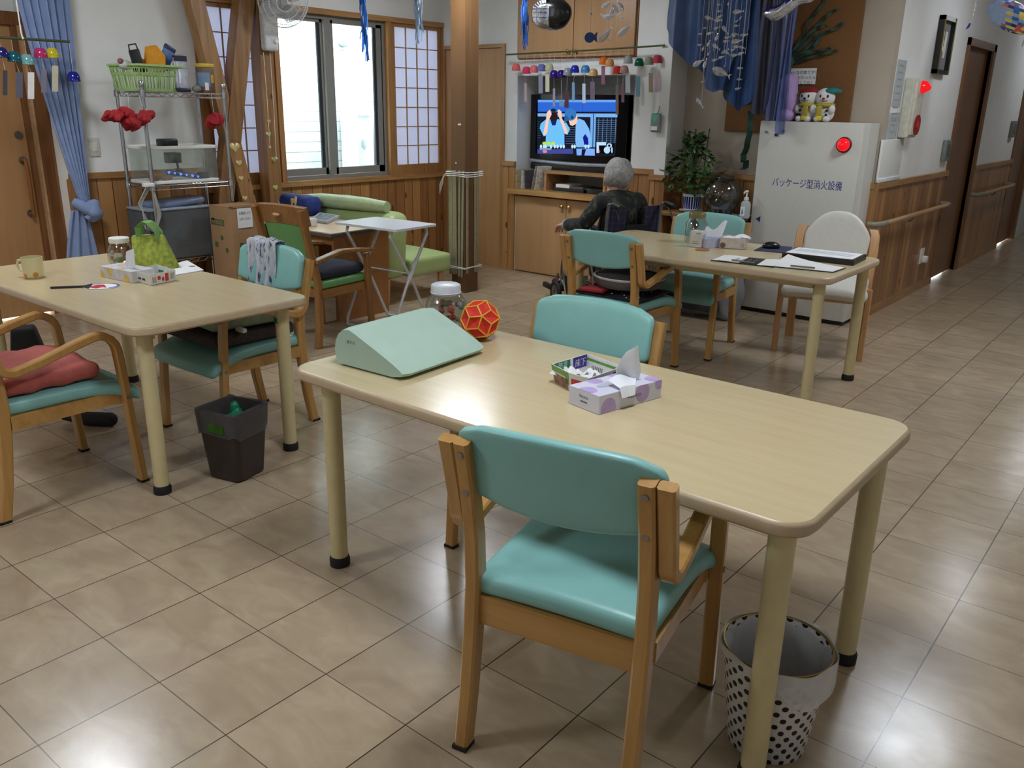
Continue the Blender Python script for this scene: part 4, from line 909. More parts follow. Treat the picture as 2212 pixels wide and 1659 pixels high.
MAG = [M('magazine grey cover', (150, 144, 136), .4, var=.2, vs=40), M('magazine white cover', (196, 194, 188), .4, var=.2, vs=40), M('magazine beige cover', (168, 150, 116), .4, var=.2, vs=40), M('magazine dark cover', (70, 66, 66), .4, var=.2, vs=40)]
for k, (px, h, an, c, lab) in enumerate(((1122, .165, 0, 2, 'beige magazine standing leftmost at the left end of the counter under the television'), (1134, .16, 4, 1, 'white magazine standing second from the left on the counter under the television'), (1143, .165, -6, 3, 'dark magazine standing third from the left on the counter under the television'), (1157, .215, 17, 0, 'tall grey magazine leaning right, next to the low shelf'), (1163, .21, 15, 1, 'white-edged magazine leaning against the low shelf'))):
    p = onY(px, 408, 4.96); b = B(); b.rbox(-.006, .006, -.07, .07, 0, h, .002); o = obj('magazine', b, MAG[c]); o.location = (p.x, 5.0, .7525); o.rotation_euler = (0, rad(an), rad(-24)); tag(o, lab, 'magazine', 'magazines under the television')
# ---------------------------------------------------------------- rods, wire net, wind chimes
ROD = M('dark green bamboo rod', (62, 74, 44), .4, var=.1)
r0, r1 = onY(1094, 118, 4.83), onY(1436, 98, 4.83)
b = B(); b.tube([tuple(r0), tuple((r0 + r1) / 2 + Vector((0, 0, -.004))), tuple(r1)], .007, 8); tag(obj('hanging_rod', b, ROD), 'thin green rod across the wall in front of the high cupboard', 'rod')
b = B()
for k in range(15):
    x = -2.60 + .074 * k; b.tube([(x, 4.845, 1.885 + (x + 2.6) * .02), (x + .006, 4.85, 1.80 + (x + 2.6) * .02)], .0012, 4)
for dz_ in (1.818, 1.856): b.tube([(-2.62, 4.852, dz_), (-1.55, 4.852, dz_ + .022)], .0013, 4)
tag(obj('wire_net', b, STEEL), 'thin wire net hanging from the green rod above the chimes', 'net')
def chime(px, py, Y, col, name, strip=None, wide=.037, r=.036, h=.058, ln=None, op=.72, ax='Y', top=None, lab=''):
    f = onY if ax == 'Y' else onX
    p = f(px, py, Y); t = thing('wind_chime', lab, 'wind chime', tuple(p), R_.uniform(-.3, .3), 'wind chimes ' + ('over the television' if ax == 'Y' else 'by the curtain'))
    b = B(); pr = [(.004, h * .5), (r * .55, h * .46), (r * .85, h * .25), (r, -h * .1), (r * 1.04, -h * .5)]
    b.shell(pr + [(k[0] - .002, k[1] - (.001 if k[1] > -h * .49 else 0)) for k in reversed(pr)], seg=18)
    obj('bell', b, tinted('chime ' + name, col, op, .08), t)
    b = B(); tz = (top if top else p.z + .11) - p.z; b.tube([(0, 0, tz), (0, 0, h * .45)], .0009, 4)
    q = None
    if strip:
        sx, y0, y1, sc = strip; q0, q1 = f(sx, y0, Y), f(sx, y1, Y); q = (q0 - p, q1 - p)
        b.tube([(0, 0, h * .45), (0, 0, -h * .3), tuple(q[0])], .0009, 4)
    b.ball((0, 0, -h * .35), .006, 8, 6)
    obj('chime_cord', b, STR, t)
    if strip:
        b = B(); dx = Vector((1, 0, 0)) if ax == 'Y' else Vector((0, 1, 0)); a = q[0]; e = q[1]; nrm = Vector((0, 1, 0)) if ax == 'Y' else Vector((1, 0, 0))
        tw = R_.uniform(-.5, .5); dx = (dx * math.cos(tw) + nrm * math.sin(tw))
        V = [a - dx * wide / 2, a + dx * wide / 2, e + dx * wide / 2, e - dx * wide / 2]; nn_ = dx.cross(a - e).normalized() * .0008
        b.add([tuple(v - nn_) for v in V] + [tuple(v + nn_) for v in V], [(3, 2, 1, 0), (4, 5, 6, 7), (0, 1, 5, 4), (1, 2, 6, 5), (2, 3, 7, 6), (3, 0, 4, 7)])
        obj('paper_strip', b, sc if not isinstance(sc, tuple) else tinted('strip %d %d %d' % sc, sc, .88, .5), t, False)
    t.rotation_euler = (0, 0, 0)
u = lambda x: 1080 + x / 6.144
v_ = lambda y: 100 + y / 6.144
CH_ = [
 (215, 275, (236, 120, 116), 'coral', (215, 355, 640, (226, 214, 216)), 'coral'), (352, 315, (228, 66, 116), 'hot pink', (340, 490, 735, (190, 170, 172)), 'hot pink'), (452, 300, (228, 128, 128), 'rose', None, 'flowered rose pink'),
 (553, 282, (116, 124, 186), 'periwinkle', (540, 390, 625, (140, 142, 166)), 'periwinkle blue'), (655, 275, (214, 214, 180), 'pale yellow', (630, 370, 605, (206, 204, 176)), 'pale yellow'), (718, 365, (58, 24, 132), 'violet', (718, 560, 795, (176, 158, 180)), 'violet, left one of the violet pair,'),
 (815, 362, (62, 28, 138), 'violet', (815, 720, 800, (120, 160, 200)), 'violet, right one of the violet pair,'), (898, 335, (176, 186, 190), 'clear grey', (885, 595, 815, (84, 38, 48)), 'clear grey'), (995, 300, (44, 50, 178), 'deep blue', (975, 480, 720, (118, 160, 200)), 'deep blue'),
 (1135, 300, (70, 150, 204), 'sky blue', (1115, 495, 755, (198, 208, 230)), 'sky blue'), (1240, 345, (214, 178, 128), 'gold patterned', (1228, 470, 712, (132, 106, 134)), 'gold patterned'), (1378, 190, (228, 116, 40), 'orange', (1370, 262, 508, (140, 84, 112)), 'orange'),
 (1455, 215, (222, 164, 104), 'pale orange', None, 'pale orange'), (1562, 312, (212, 52, 44), 'red', (1555, 515, 905, (112, 98, 88)), 'red'), (1650, 305, (216, 180, 170), 'clear pink', (1630, 490, 742, (128, 88, 96)), 'clear pinkish'),
 (1702, 175, (200, 204, 204), 'clear', (1697, 345, 618, (196, 208, 214)), 'clear colourless'), (1850, 208, (16, 112, 74), 'green', (1830, 395, 668, (120, 160, 178)), 'dark green'), (1978, 190, (188, 192, 168), 'clear green', (2005, 355, 610, (168, 152, 122)), 'clear greenish'), (2092, 168, (216, 78, 104), 'crimson', (2080, 355, 610, (206, 176, 196)), 'crimson pink')]
for (x, y, c, nm, st, lb) in CH_:
    zr_ = r0.z + (u(x) - 1094) / 342 * (r1.z - r0.z)
    chime(u(x), v_(y), 4.83, c, nm, None if st is None else (u(st[0]), v_(st[1]), v_(st[2]), st[3]), lab=lb + ' wind chime hanging over the television', op=.45 if 'clear' in nm or 'pale y' in nm else .64, top=zr_ - .002)
CX_ = -3.40
rr0, rr1 = onX(-30, 79, CX_), onX(150, 90, CX_)
b = B(); b.tube([tuple(rr0), tuple(rr1)], .008, 8); tag(obj('hanging_rod', b, ROD), 'dark green rod across the curtain at the left', 'rod')
b = B(); p = onX(47, 80, CX_); b.tube([(CX_, p.y, 2.5), (CX_, p.y, p.z + .02), (CX_ + .012, p.y, p.z - .012), (CX_, p.y + .01, p.z - .0)], .004, 6); tag(obj('rod_hook', b, WHITEP), 'white hook and cord holding the rod by the curtain', 'hook')
FISHM = M('white and red fish print', (206, 206, 204), .6, var=.02)
for (x, y, c, nm, st, w_, lb) in ((3, 113, (26, 28, 92), 'navy', (11, 152, 206, (74, 76, 80)), .034, 'navy wind chime at the very left edge'), (30, 122, (16, 82, 96), 'teal', (42, 156, 211, (84, 84, 100)), .036, 'teal wind chime left of the curtain'), (58.5, 128, (110, 160, 160), 'shimmering', (67, 156, 214, (212, 208, 206)), .034, 'shimmering wind chime at the left edge of the curtain'),
        (87, 114, (170, 44, 100), 'magenta', (95, 150, 200, (110, 104, 118)), .03, 'magenta wind chime in front of the curtain'), (113, 114, (190, 176, 44), 'yellow', (119, 142, 198, (212, 206, 176)), .042, 'yellow wind chime in front of the curtain'), (159, 165, (24, 32, 128), 'cobalt', None, .03, 'cobalt blue wind chime at the right edge of the curtain')):
    chime(x, y, CX_, c, nm, st, w_, .036, .058, ax='X', lab=lb, op=.85, top=rr0.z + (rr1.z - rr0.z) * (x + 30) / 180)
# ---------------------------------------------------------------- streamers, foil fish, whale
def streamer(px, w_, y1, Y, c, lab, n=12):
    p = onY(px, 0, Y); q = onY(px, y1, Y); L = p.z - q.z; t = B()
    for k in range(n):
        a = R_.uniform(-1, 1) * w_; ph = R_.uniform(0, 6); l = L * R_.uniform(.45, 1.); pts = []
        for i in range(11):
            f = i / 10; pts.append((a * (.6 + .4 * f) + .007 * math.sin(9 * f + ph), .012 * math.sin(7 * f + ph * 2) + R_.uniform(-.002, .002), .12 - (l + .12) * f))
        t.strap(pts, (math.cos(ph), math.sin(ph), 0), .012 * (1 - .0), .0008)
    o = obj('streamer', t, c, None, False); o.location = p; tag(o, lab, 'streamer', 'film streamers from the ceiling')
streamer(784, .028, 146, 3.1, tinted('blue shiny film', (52, 122, 214), .8, .15), 'bright blue film streamer hanging in front of the window', 16)
streamer(904, .032, 100, 3.3, tinted('pale blue film', (176, 196, 214), .7, .15), 'pale blue film streamer left of the pillar', 14)
streamer(1136, .028, 112, 3.9, tinted('mid blue film', (62, 116, 198), .75, .15), 'blue film streamer left of the silver and black whale', 14)
WH = 4.1
p = onY(1192, 30, WH); t = thing('foil_whale', 'silver and black film whale hanging before the high cupboard', 'ornament', tuple(p))
SILV = M('crinkled silver film', (196, 198, 206), .2, .75, var=.1, bmp=.8, bs=60); BLKF = M('black film', (14, 14, 18), .25, var=.1)
b = B()
def wh(x, y, z):
    r = 1 + .05 * math.sin(60 * z + 20 * y); return (x, y * r, z * r)
k0 = .165
b.ball((0, 0, 0), (k0, .09, .112), 28, 18, wh)
for i, f in enumerate(b.f):
    c = sum((Vector(b.v[j]) for j in f), Vector()) / len(f)
    ang = math.atan2(c.z, c.x)
    b.mi[i] = 1 if (c.x > .03 or (c.z > .035 and (c.x > -.03 or c.z > .085))) else 0
for k in range(11):
    a = PI * .52 + k * .1; b.m = k % 2
    b.strap([(k0 * .55 * math.cos(a), -.075, .112 * .55 * math.sin(a)), (k0 * .8 * math.cos(a), -.07, .112 * .8 * math.sin(a)), (k0 * 1.02 * math.cos(a), -.03, .112 * 1.02 * math.sin(a))], (-math.sin(a), 0, math.cos(a)), .016, .004)
obj('whale_body', b, [SILV, BLKF], t)
b = B(); b.m = 0
for s in (-.02, .012, .038): b.tube([(-.15, -.03, s), (-.10, -.082, s - .004), (-.03, -.092, s - .008), (.02, -.09, s - .01)], .0016, 4)
for x in (-.12, -.08, -.04, 0): b.tube([(x, -.07, .05), (x + .006, -.09, 0), (x + .004, -.07, -.06)], .0014, 4)
obj('belly_lines', b, BLKF, t)
b = B(); b.tube([(-.06, 0, .09), (-.07, 0, .4)], .0012, 4); b.tube([(.03, 0, .1), (.035, 0, .4)], .0012, 4); obj('whale_cord', b, STR, t)
p = onY(1703, 12, 4.4); t = thing('foil_fish', 'violet and silver film fish at the top beside the brown board', 'ornament', tuple(p), 0)
b = B(); b.ball((0, 0, 0), (.165, .05, .05), 24, 14, lambda x, y, z: (x, y * (1 + .08 * math.sin(70 * x)), z * (1 + .1 * math.sin(55 * x + 3 * y)) + .32 * x + .02 * math.sin(25 * x)))
for i, f in enumerate(b.f):
    c = sum((Vector(b.v[j]) for j in f), Vector()) / len(f); b.mi[i] = 1 if c.z - .32 * c.x > .008 else 0
obj('fish_body', b, [SILV, M('violet film', (44, 34, 150), .22, .4, var=.15)], t)
b = B(); b.tube([(0, 0, .03), (.0, 0, .4)], .0012, 4); obj('fish_cord', b, STR, t)
p = onY(1275, 81, 4.3)
b = B(); ell_ = [(.043 * math.cos(a) - .006, .036 * math.sin(a)) for a in [rad(20 + 320 * k / 20) for k in range(21)]]
b.prism([(.03, .014), (.062, .038), (.056, .0), (.064, -.036), (.03, -.014)] + [(x, z) for x, z in ell_[::-1]][:0] + [], -.0015, .0015, 'xz'); b.prism(ell_, -.0015, .0015, 'xz'); b.prism([(-.05, .004), (-.038, .016), (-.036, -.006)], -.0016, .0016, 'xz'); b.tube([(0, 0, .036), (0, 0, .28)], .001, 4); b.box(-.006, .006, -.002, .002, .15, .165)
o = obj('paper_fish', b, M('navy card', (22, 66, 124), .6)); o.location = p; tag(o, 'small navy blue paper fish hanging before the high cupboard', 'ornament')
def foil_fish(b, c, L, ang, tilt=0., r=.17):
    d = Vector((math.cos(ang) * math.cos(tilt), math.sin(ang) * math.cos(tilt) * .5, math.sin(tilt))); n = d.cross(Vector((0, 1, .1))).normalized(); c = Vector(c)
    b.tube([tuple(c + d * (L * f)) for f in (-.5, -.3, -.05, .2, .36)], [.001, L * r * .8, L * r, L * r * .55, L * .03], 6)
    e = c + d * (L * .34); b.add([tuple(e), tuple(e + d * (L * .2) + n * (L * .14)), tuple(e + d * (L * .12)), tuple(e + d * (L * .2) - n * (L * .14))], [(0, 1, 2), (0, 2, 3)])
CLF = tinted('clear film fish', (206, 208, 212), .42, .1)
p = onY(1325, 30, 4.3); t = thing('clear_film_mobile', 'mobile of clear crinkled film fish before the high cupboard', 'mobile', tuple(p))
for k, (x, y, L, a, m) in enumerate(((1310, 10, .10, .4, 0), (1330, 20, .10, -.8, 0), (1318, 35, .12, .1, 1), (1306, 36, .09, 2.6, 1), (1322, 24, .1, 1.2, 0), (1340, 12, .09, 2.2, 0), (1345, 38, .06, 0, 0), (1308, 75, .15, .75, 1), (1348, 66, .14, .62, 1), (1317, 86, .04, 0, 0))):
    q = onY(x, y, 4.3) - p; b = B(); foil_fish(b, tuple(q), L, 0, a); obj('film_fish', b, SILV if m == 0 and k % 2 else CLF, t)
b = B()
for x, y in ((1310, 75), (1330, 66), (1317, 86)): q = onY(x, y, 4.3) - p; b.tube([tuple(q), (q.x + .005, 0, .35)], .0008, 4)
obj('mobile_thread', b, STR, t)
p = onY(1553, 0, 4.35); t = thing('fish_mobile', 'mobile of many small silver foil fish on white strings before the blue nets', 'mobile', tuple(p))
g = lambda x, y: onY(1430 + x * .3363, y * .3363, 4.35 + (x % 7) * .02) - p
strings = ((262, 480), (250, 690), (240, 400), (290, 360), (303, 330), (330, 330), (350, 390), (378, 180), (330, 440), (400, 330), (405, 425), (415, 350), (430, 500), (480, 360), (497, 520), (488, 580), (510, 350), (535, 350))
b = B()
for x, y in strings: q = g(x, y); b.tube([(q.x * 1.0 + .004, q.y, .35), tuple(q)], .0006, 4)
obj('mobile_string', b, STR, t)
FS = ((300, 115, 60, -.3), (360, 130, 55, .0), (275, 180, 26, .2), (245, 218, 30, .1), (305, 215, 44, .2), (242, 288, 34, .1), (300, 280, 40, 1.2), (265, 310, 36, 1.3), (232, 405, 80, .5), (278, 410, 60, 1.3), (262, 525, 24, .4), (243, 660, 76, -.85), (300, 345, 30, 1.0), (350, 180, 40, .3), (352, 240, 44, 1.4), (348, 300, 60, -.6), (340, 385, 44, .2), (365, 30, 26, 0), (368, 72, 30, .1), (370, 108, 40, .4), (405, 190, 60, -.9), (420, 240, 40, .1), (412, 265, 44, .1), (405, 330, 54, .5), (420, 340, 40, -.7), (380, 368, 40, .3), (405, 420, 24, 1.3), (380, 465, 130, -.38), (490, 75, 70, .05), (482, 135, 30, .5), (478, 165, 36, .0), (475, 225, 70, -.05), (530, 225, 44, .2), (480, 265, 76, .15), (480, 300, 50, .0), (515, 305, 44, -.3), (465, 355, 54, .1), (505, 345, 44, .3), (500, 438, 40, 0), (497, 510, 34, 0), (487, 570, 40, .3), (455, 320, 30, .4), (425, 25, 20, 1.4), (505, 115, 20, 1.))
for (x, y, L, a) in FS:
    q = g(x, y); b = B(); foil_fish(b, tuple(q), L * .3363 / 1836 * 6.2 * 1.0, 0, a, .22); obj('foil_fish', b, SILV, t)
# ================================================================ alcove
NET = [tinted('blue net', (40, 78, 132), .60, .5), tinted('dim blue grey net', (60, 66, 92), .68, .4), tinted('pale blue shiny net', (112, 128, 184), .5, .2)]
def net(pts, Y, m, lab, amp=.03, nf=5, ph=0.):
    """cloth hung from above the picture; pts = pixel outline of its lower hem, left to right"""
    H = [onY(x, y, Y) for x, y in pts]; n = len(H)
    def fn(u, v):
        f = u * (n - 1); i = min(int(f), n - 2); k = f - i; h = H[i].lerp(H[i + 1], k)
        z = 2.5 + (h.z - 2.5) * v; x = h.x + .012 * math.sin(v * 5 + u * 9 + ph)
        return (x, Y + amp * (.35 + .65 * v) * math.sin(u * 2 * PI * nf + ph + v) , z)
    b = B(); b.grid(50, 22, fn); o = obj('net_cloth', b, m, ang=80); tag(o, lab, 'cloth', 'blue nets over the alcove')
net([(1440, 60), (1446, 90), (1462, 112), (1475, 135), (1497, 146), (1512, 150), (1520, 172), (1530, 190), (1542, 200), (1560, 190), (1590, 120), (1612, 60)], 4.62, NET[0], 'deep blue net cloth at the left of the alcove', .03, 4)
net([(1535, 180), (1540, 194), (1560, 195), (1566, 218), (1585, 222), (1592, 240), (1604, 232), (1618, 222), (1624, 205)], 4.70, NET[0], 'blue net cloth hanging behind the silver fish', .025, 3, 1.)
net([(1560, 196), (1566, 220), (1586, 221), (1594, 240), (1606, 232), (1620, 224), (1626, 246), (1640, 250), (1652, 238), (1660, 200)], 4.76, NET[1], 'dim grey-blue net cloth in the middle of the alcove', .03, 5, 2.)
net([(1650, 245), (1656, 262), (1668, 258), (1677, 262), (1680, 290), (1694, 291), (1697, 200)], 4.80, NET[2], 'shiny pale blue net reaching down over the white cabinet', .02, 4, .5)
# notice board, seaweed, paper sign
b0 = onY(1566, 283, 5.085); x1 = .104
CORK = M('brown notice board', (116, 78, 40), .85, var=.08, vs=140)
b = B(); b.rbox(b0.x, x1, 5.07, 5.098, b0.z, 2.45, .003); tag(obj('notice_board', b, CORK), 'large brown notice board on the alcove wall above the cabinet', 'board')
p0, p1 = onY(1688, 148, 5.06), onY(1760, 182, 5.06); xr = onY(1766, 141, 5.06).x
b = B(); b.box(p0.x, (p1.x + xr) / 2, 5.060, 5.0615, p1.z, p0.z); b.m = 1; cxp = (onY(1738, 160, 5.06).x)
for k, s_ in enumerate(('みんなの本です！', 'よみおわったら', '戻してね！')): b.text(s_, (cxp - (.01 if k < 2 else -.01), 5.0592, p0.z - .030 - .034 * k), (1, 0, 0), (0, 0, 1), .027)
tag(obj('paper_sign', b, [PAPER, M('black marker ink', (30, 28, 32), .7)]), 'white paper sign with black Japanese writing on the brown board', 'sign')
SEA = M('dark green crepe', (34, 66, 54), .7, var=.2, vs=40); 
t = thing('seaweed_decoration', 'dark green crepe seaweed fanned out on the brown board', 'decoration', tuple(onY(1700, 140, 5.05)))
for k, pts in enumerate(([(1700, 130), (1720, 100), (1738, 72), (1745, 48), (1762, 30), (1778, 8), (1786, -20)], [(1702, 132), (1724, 108), (1750, 84), (1764, 56), (1782, 40), (1795, 26), (1811, 20)], [(1704, 134), (1735, 112), (1757, 92), (1770, 74), (1790, 68), (1808, 62), (1824, 46)], [(1704, 136), (1738, 118), (1760, 112), (1776, 108), (1794, 104)], [(1704, 138), (1740, 128), (1765, 120), (1785, 116), (1808, 109)], [(1702, 128), (1712, 112), (1728, 92), (1756, 66), (1768, 58), (1786, 56)], [(1700, 130), (1730, 116), (1752, 108), (1762, 96), (1774, 72)])):
    P = [onY(x, y, 5.052 - .003 * k) - t.location for x, y in pts]; F = []
    for i in range(len(P) - 1):
        for s in range(4): F.append(P[i].lerp(P[i + 1], s / 4) + Vector((0, .008 * math.sin(i * 4 + s), 0)))
    F.append(P[-1]); b = B(); b.strap([tuple(q) for q in F], (.6, .3, -.7), .019, .004); obj('seaweed_strand', b, SEA, t)
b = B(); b.ball((-.015, -.02, -.01), (.07, .03, .075), 14, 10, lambda x, y, z: (x + .01 * math.sin(60 * z), y, z + .01 * math.sin(50 * x))); obj('seaweed_root', b, SEA, t)
b = B(); P = [onY(x, y, 4.98) for x, y in ((1622, 240), (1618, 265), (1621, 290), (1614, 318), (1603, 335), (1607, 350), (1613, 346), (1608, 362), (1599, 368))]
F = []
for i in range(len(P) - 1):
    for s in range(4): F.append(P[i].lerp(P[i + 1], s / 4) + Vector((0, .02 * math.sin(i * 2 + s * .5), 0)))
b.strap([tuple(q) for q in F], (.85, .5, 0), .042, .003); tag(obj('seaweed_ribbon', b, SEA), 'single green crepe ribbon hanging beside the white cabinet', 'decoration')
# fire equipment cabinet
CAB = M('off-white cabinet enamel', (204, 203, 196), .42, var=.008)
cx0, cx1, cz = -.452, .312, 1.388
t = thing('equipment_cabinet', 'tall off-white fire equipment cabinet with a red lamp and blue Japanese lettering', 'cabinet', ((cx0 + cx1) / 2, 4.88, 0)); hw = (cx1 - cx0) / 2; ox = (cx0 + cx1) / 2
b = B(); b.box(-hw, hw, .012, .205, .03, cz); b.m = 1; b.box(-hw + .01, hw - .01, .02, .2, 0, .03); obj('cabinet_body', b, [CAB, BLACK], t, False)
b = B(); b.rbox(-hw, hw - .038, -.004, .012, .032, cz - .003, .003); b.m = 1
INK = M('blue enamel lettering', (30, 44, 134), .5)
q0, q1 = onY(1668, 397, 4.875), onY(1819, 401, 4.875)
b.text('パッケージ型消火設備', ((q0.x + q1.x) / 2 - ox, -.0048, (q0.z + q1.z) / 2), (1, 0, .0), (0, 0, 1), .068, width=q1.x - q0.x)
q = onY(1637, 473, 4.875); b.prism([(q.x - ox - .018, q.z), (q.x - ox + .018, q.z + .022), (q.x - ox + .018, q.z - .022)], -.0052, -.0042, 'xz')
obj('cabinet_door', b, [CAB, INK], t, True)
q = onY(1822, 313, 4.86)
b = B(); b.lathe([(.052, 0), (.052, .012), (.044, .018)], seg=24); b.v = [(x + q.x - ox, -.004 - z, y + q.z) for x, y, z in b.v]; bz = obj('lamp_rim', b, M('dark red lamp rim', (96, 18, 20), .3), t)
b = B(); b.ball((0, 0, 0), (.044, .044, .04), 20, 12); b.v = [(x + q.x - ox, -.016 - max(z, 0) * 1., y + q.z) for x, y, z in b.v]
m_, nt, bs_ = base('lit red lamp glass', .12); bs_.inputs['Base Color'].default_value = lin((170, 8, 20)); bs_.inputs['Emission Color'].default_value = lin((255, 20, 30)); lw = nn(nt, 'ShaderNodeTexNoise', Scale=40.); bs_.inputs['Emission Strength'].default_value = .7; nt.links.new(mth(nt, 'ADD', mth(nt, 'MULTIPLY', lw.outputs['Fac'], .4), .5), bs_.inputs['Emission Strength'])
REDG = m_
obj('lamp_dome', b, REDG, t)
for (x, y, r, c) in ((1677, 291, .012, BLACK), (1655, 285, .008, M('grey magnet', (120, 118, 124), .4)), (1692, 283, .010, M('brown grey magnet', (92, 82, 92), .4))):
    q = onY(x, y, 4.872); b = B(); b.cyl((q.x, 4.864, q.z), (q.x, 4.876, q.z), r, seg=12); tag(obj('magnet', b, c), 'round %s magnet on the upper left of the white cabinet' % ('black' if r == .012 else 'small grey' if r == .008 else 'brownish grey'), 'magnet')
b = B(); q = onY(1657, 262, 4.876)
# plush toys
def plush_pt(px, py, Y=4.97): return onY(px, py, Y)
cz += .0
PUR = M('lilac plush', (176, 146, 196), .9, var=.03, vs=60, bmp=.3, bs=300, sheen=.4); WPL = M('white plush', (214, 212, 210), .9, var=.02, vs=60, bmp=.3, bs=300, sheen=.3)
q0, q1 = onY(1690, 200, 4.95), onY(1723, 200, 4.95); hw_ = (q1.x - q0.x) / 2; hh = onY(1706, 157, 4.95).z - cz
b = B(); b.ball((0, 0, hh / 2), (hw_, .07, hh / 2), 20, 16, lambda x, y, z: (x * (1.06 - .12 * math.sin(z * 38)) + .010 * math.sin(z * 20), y, z)); b.ball((-.015, -.03, hh * .78), (hw_ * .7, .06, hh * .2), 14, 10); b.ball((.0, -.02, .04), (hw_ * 1.1, .08, .045), 14, 10)
o = obj('plush_toy', b, PUR); o.location = ((q0.x + q1.x) / 2, 4.97, cz); tag(o, 'tall lilac plush toy standing leftmost on top of the white cabinet', 'plush toy')
BLK = M('black felt', (20, 20, 22), .8); YS = M('yellow green scarf', (168, 152, 52), .9, var=.15, vs=120); YF = M('yellow felt tag', (214, 190, 40), .8)
for (px, hat, nose, hx_, lb, s) in ((1742, (140, 22, 36), (20, 20, 22), 0., 'white snowman plush with a red hat and black nose', 1.), (1779, (20, 116, 116), (178, 40, 44), .035, 'white snowman plush with a green cap and red nose', -1.)):
    q = onY(px, 230, 4.93); H = onY(px, 186, 4.93).z - cz
    t = thing('plush_snowman', lb + ' on top of the white cabinet', 'plush toy', (q.x, 4.955, cz), rad(-6 * s))
    b = B(); b.ball((0, .01, H * .24), (.066, .06, H * .26), 18, 12); b.ball((.004 * s, 0, H * .68), (.066, .06, H * .27), 18, 14); b.ball((-.055, -.03, H * .36), (.025, .025, .03), 10, 8); b.ball((.055, -.03, H * .36), (.025, .025, .03), 10, 8); b.ball((-.03, -.05, .02), (.026, .03, .02), 10, 8); b.ball((.03, -.05, .02), (.026, .03, .02), 10, 8)
    obj('body', b, WPL, t)
    b = B(); b.lathe([(.064, 0), (.066, .006), (.06, .018), (.035, .03), (0, .034)], (hx_, .012, H * .82), 18); obj('hat', b, M('hat felt %d' % hat[0], hat, .85), t)
    b = B(); b.ball((-.024, -.057, H * .72), (.006, .005, .011), 10, 8); b.ball((.026, -.057, H * .72), (.006, .005, .011), 10, 8); obj('eyes', b, BLK, t)
    b = B(); b.ball((.0, -.062, H * .645), (.010, .008, .009), 10, 8); obj('nose', b, M('nose felt %d' % nose[0], nose, .7), t)
    b = B(); b.tube([(-.026, -.052, H * .60), (0, -.058, H * .575), (.026, -.052, H * .60)], .0022, 5); obj('mouth', b, BLK, t)
    b = B(); b.tube([(.058 * math.cos(a), .055 * math.sin(a), H * .475) for a in [2 * PI * k / 14 for k in range(14)]], .013, 8, True); b.rbox(.018 * s - .018, .018 * s + .018, -.075, -.058, H * .16, H * .46, .006); b.m = 1; b.rbox(.018 * s - .02, .018 * s + .02, -.077, -.06, H * .04, H * .17, .005); obj('scarf', b, [YS, YF], t)
    b = B(); [b.ball((-.028 * s, -.055, z), (.009, .007, .009), 10, 8) for z in (H * .2, H * .32)]; obj('buttons', b, BLK, t)
# ---------------------------------------------------------------- side table with plant, bowl, bottle
SHW = wood('brown side table wood', (120, 82, 46), (150, 108, 64), 0, .4, .7)
t = thing('side_table', 'low wooden side table in the alcove carrying plant and glass bowl', 'table', (-.83, 4.9, 0))
b = B(); b.rbox(-.33, .345, -.16, .165, .668, .70, .006); obj('side_table_top', b, SHW, t)
for x in (-.32, .30): b = B(); b.box(x, x + .022, -.14, .16, 0, .668); obj('side_panel', b, SHW, t)
b = B(); b.box(-.30, .30, -.13, .155, .3, .32); obj('shelf_board', b, SHW, t)
b = B(); b.grid(8, 6, lambda u, v: (-.78 + .30 * u, 4.735 + .28 * v, .7035 + .002 * math.sin(u * 9)), .002); b.grid(8, 3, lambda u, v: (-.62 + .14 * u, 4.733 - .004 * v, .703 - .05 * v - .012 * math.sin(u * 7)), .002)
tag(obj('white_cloth', b, M('white cloth', (196, 196, 204), .8)), 'white cloth under the glass bowl, hanging over the side table edge', 'cloth')
px_ = onY(1493, 447, 4.87); t = thing('potted_plant', 'leafy green plant in a blue and white striped pot', 'plant', (px_.x, 4.87, .702))
ph = onY(1493, 418, 4.87).z - .702
m_, nt, bs_ = base('blue and white striped glaze', .2); tc = nn(nt, 'ShaderNodeTexCoord'); sp = nn(nt, 'ShaderNodeSeparateXYZ'); nt.links.new(tc.outputs['Object'], sp.inputs[0])
an = mth(nt, 'ARCTAN2', sp.outputs[1], sp.outputs[0]); fr = mth(nt, 'FRACT', mth(nt, 'MULTIPLY', an, 22 / (2 * PI))); st_ = mth(nt, 'LESS_THAN', fr, .68); zz = mth(nt, 'MULTIPLY', mth(nt, 'GREATER_THAN', sp.outputs[2], .025), mth(nt, 'LESS_THAN', sp.outputs[2], ph - .02))
nt.links.new(mixc(nt, mth(nt, 'MULTIPLY', st_, zz), lin((214, 218, 224)), lin((26, 40, 116))), bs_.inputs['Base Color'])
b = B(); b.lathe([(.045, .012), (.058, .02), (.068, .05), (.07, ph - .01), (.073, ph), (.066, ph), (.062, ph - .02), (0, ph - .02)], seg=28); obj('pot', b, m_, t)
b = B(); b.lathe([(.04, 0), (.085, .008), (.092, .016), (.088, .016), (.05, .01), (0, .01)], seg=24); obj('saucer', b, WHITEP, t)
b = B()
for x, tz in ((-.105, .60), (-.012, .615), (.10, .62)): b.tube([(x * .35, 0, ph - .02), (x * .8, 0, .3), (x, .0, tz)], .004, 6)
obj('support_stick', b, M('dark green stick', (34, 40, 32), .6), t)
LEAF = M('pothos leaf', (54, 84, 36), .4, var=.35, vs=25); b = B(); bs = B()
top = onY(1490, 283, 4.87).z - .702
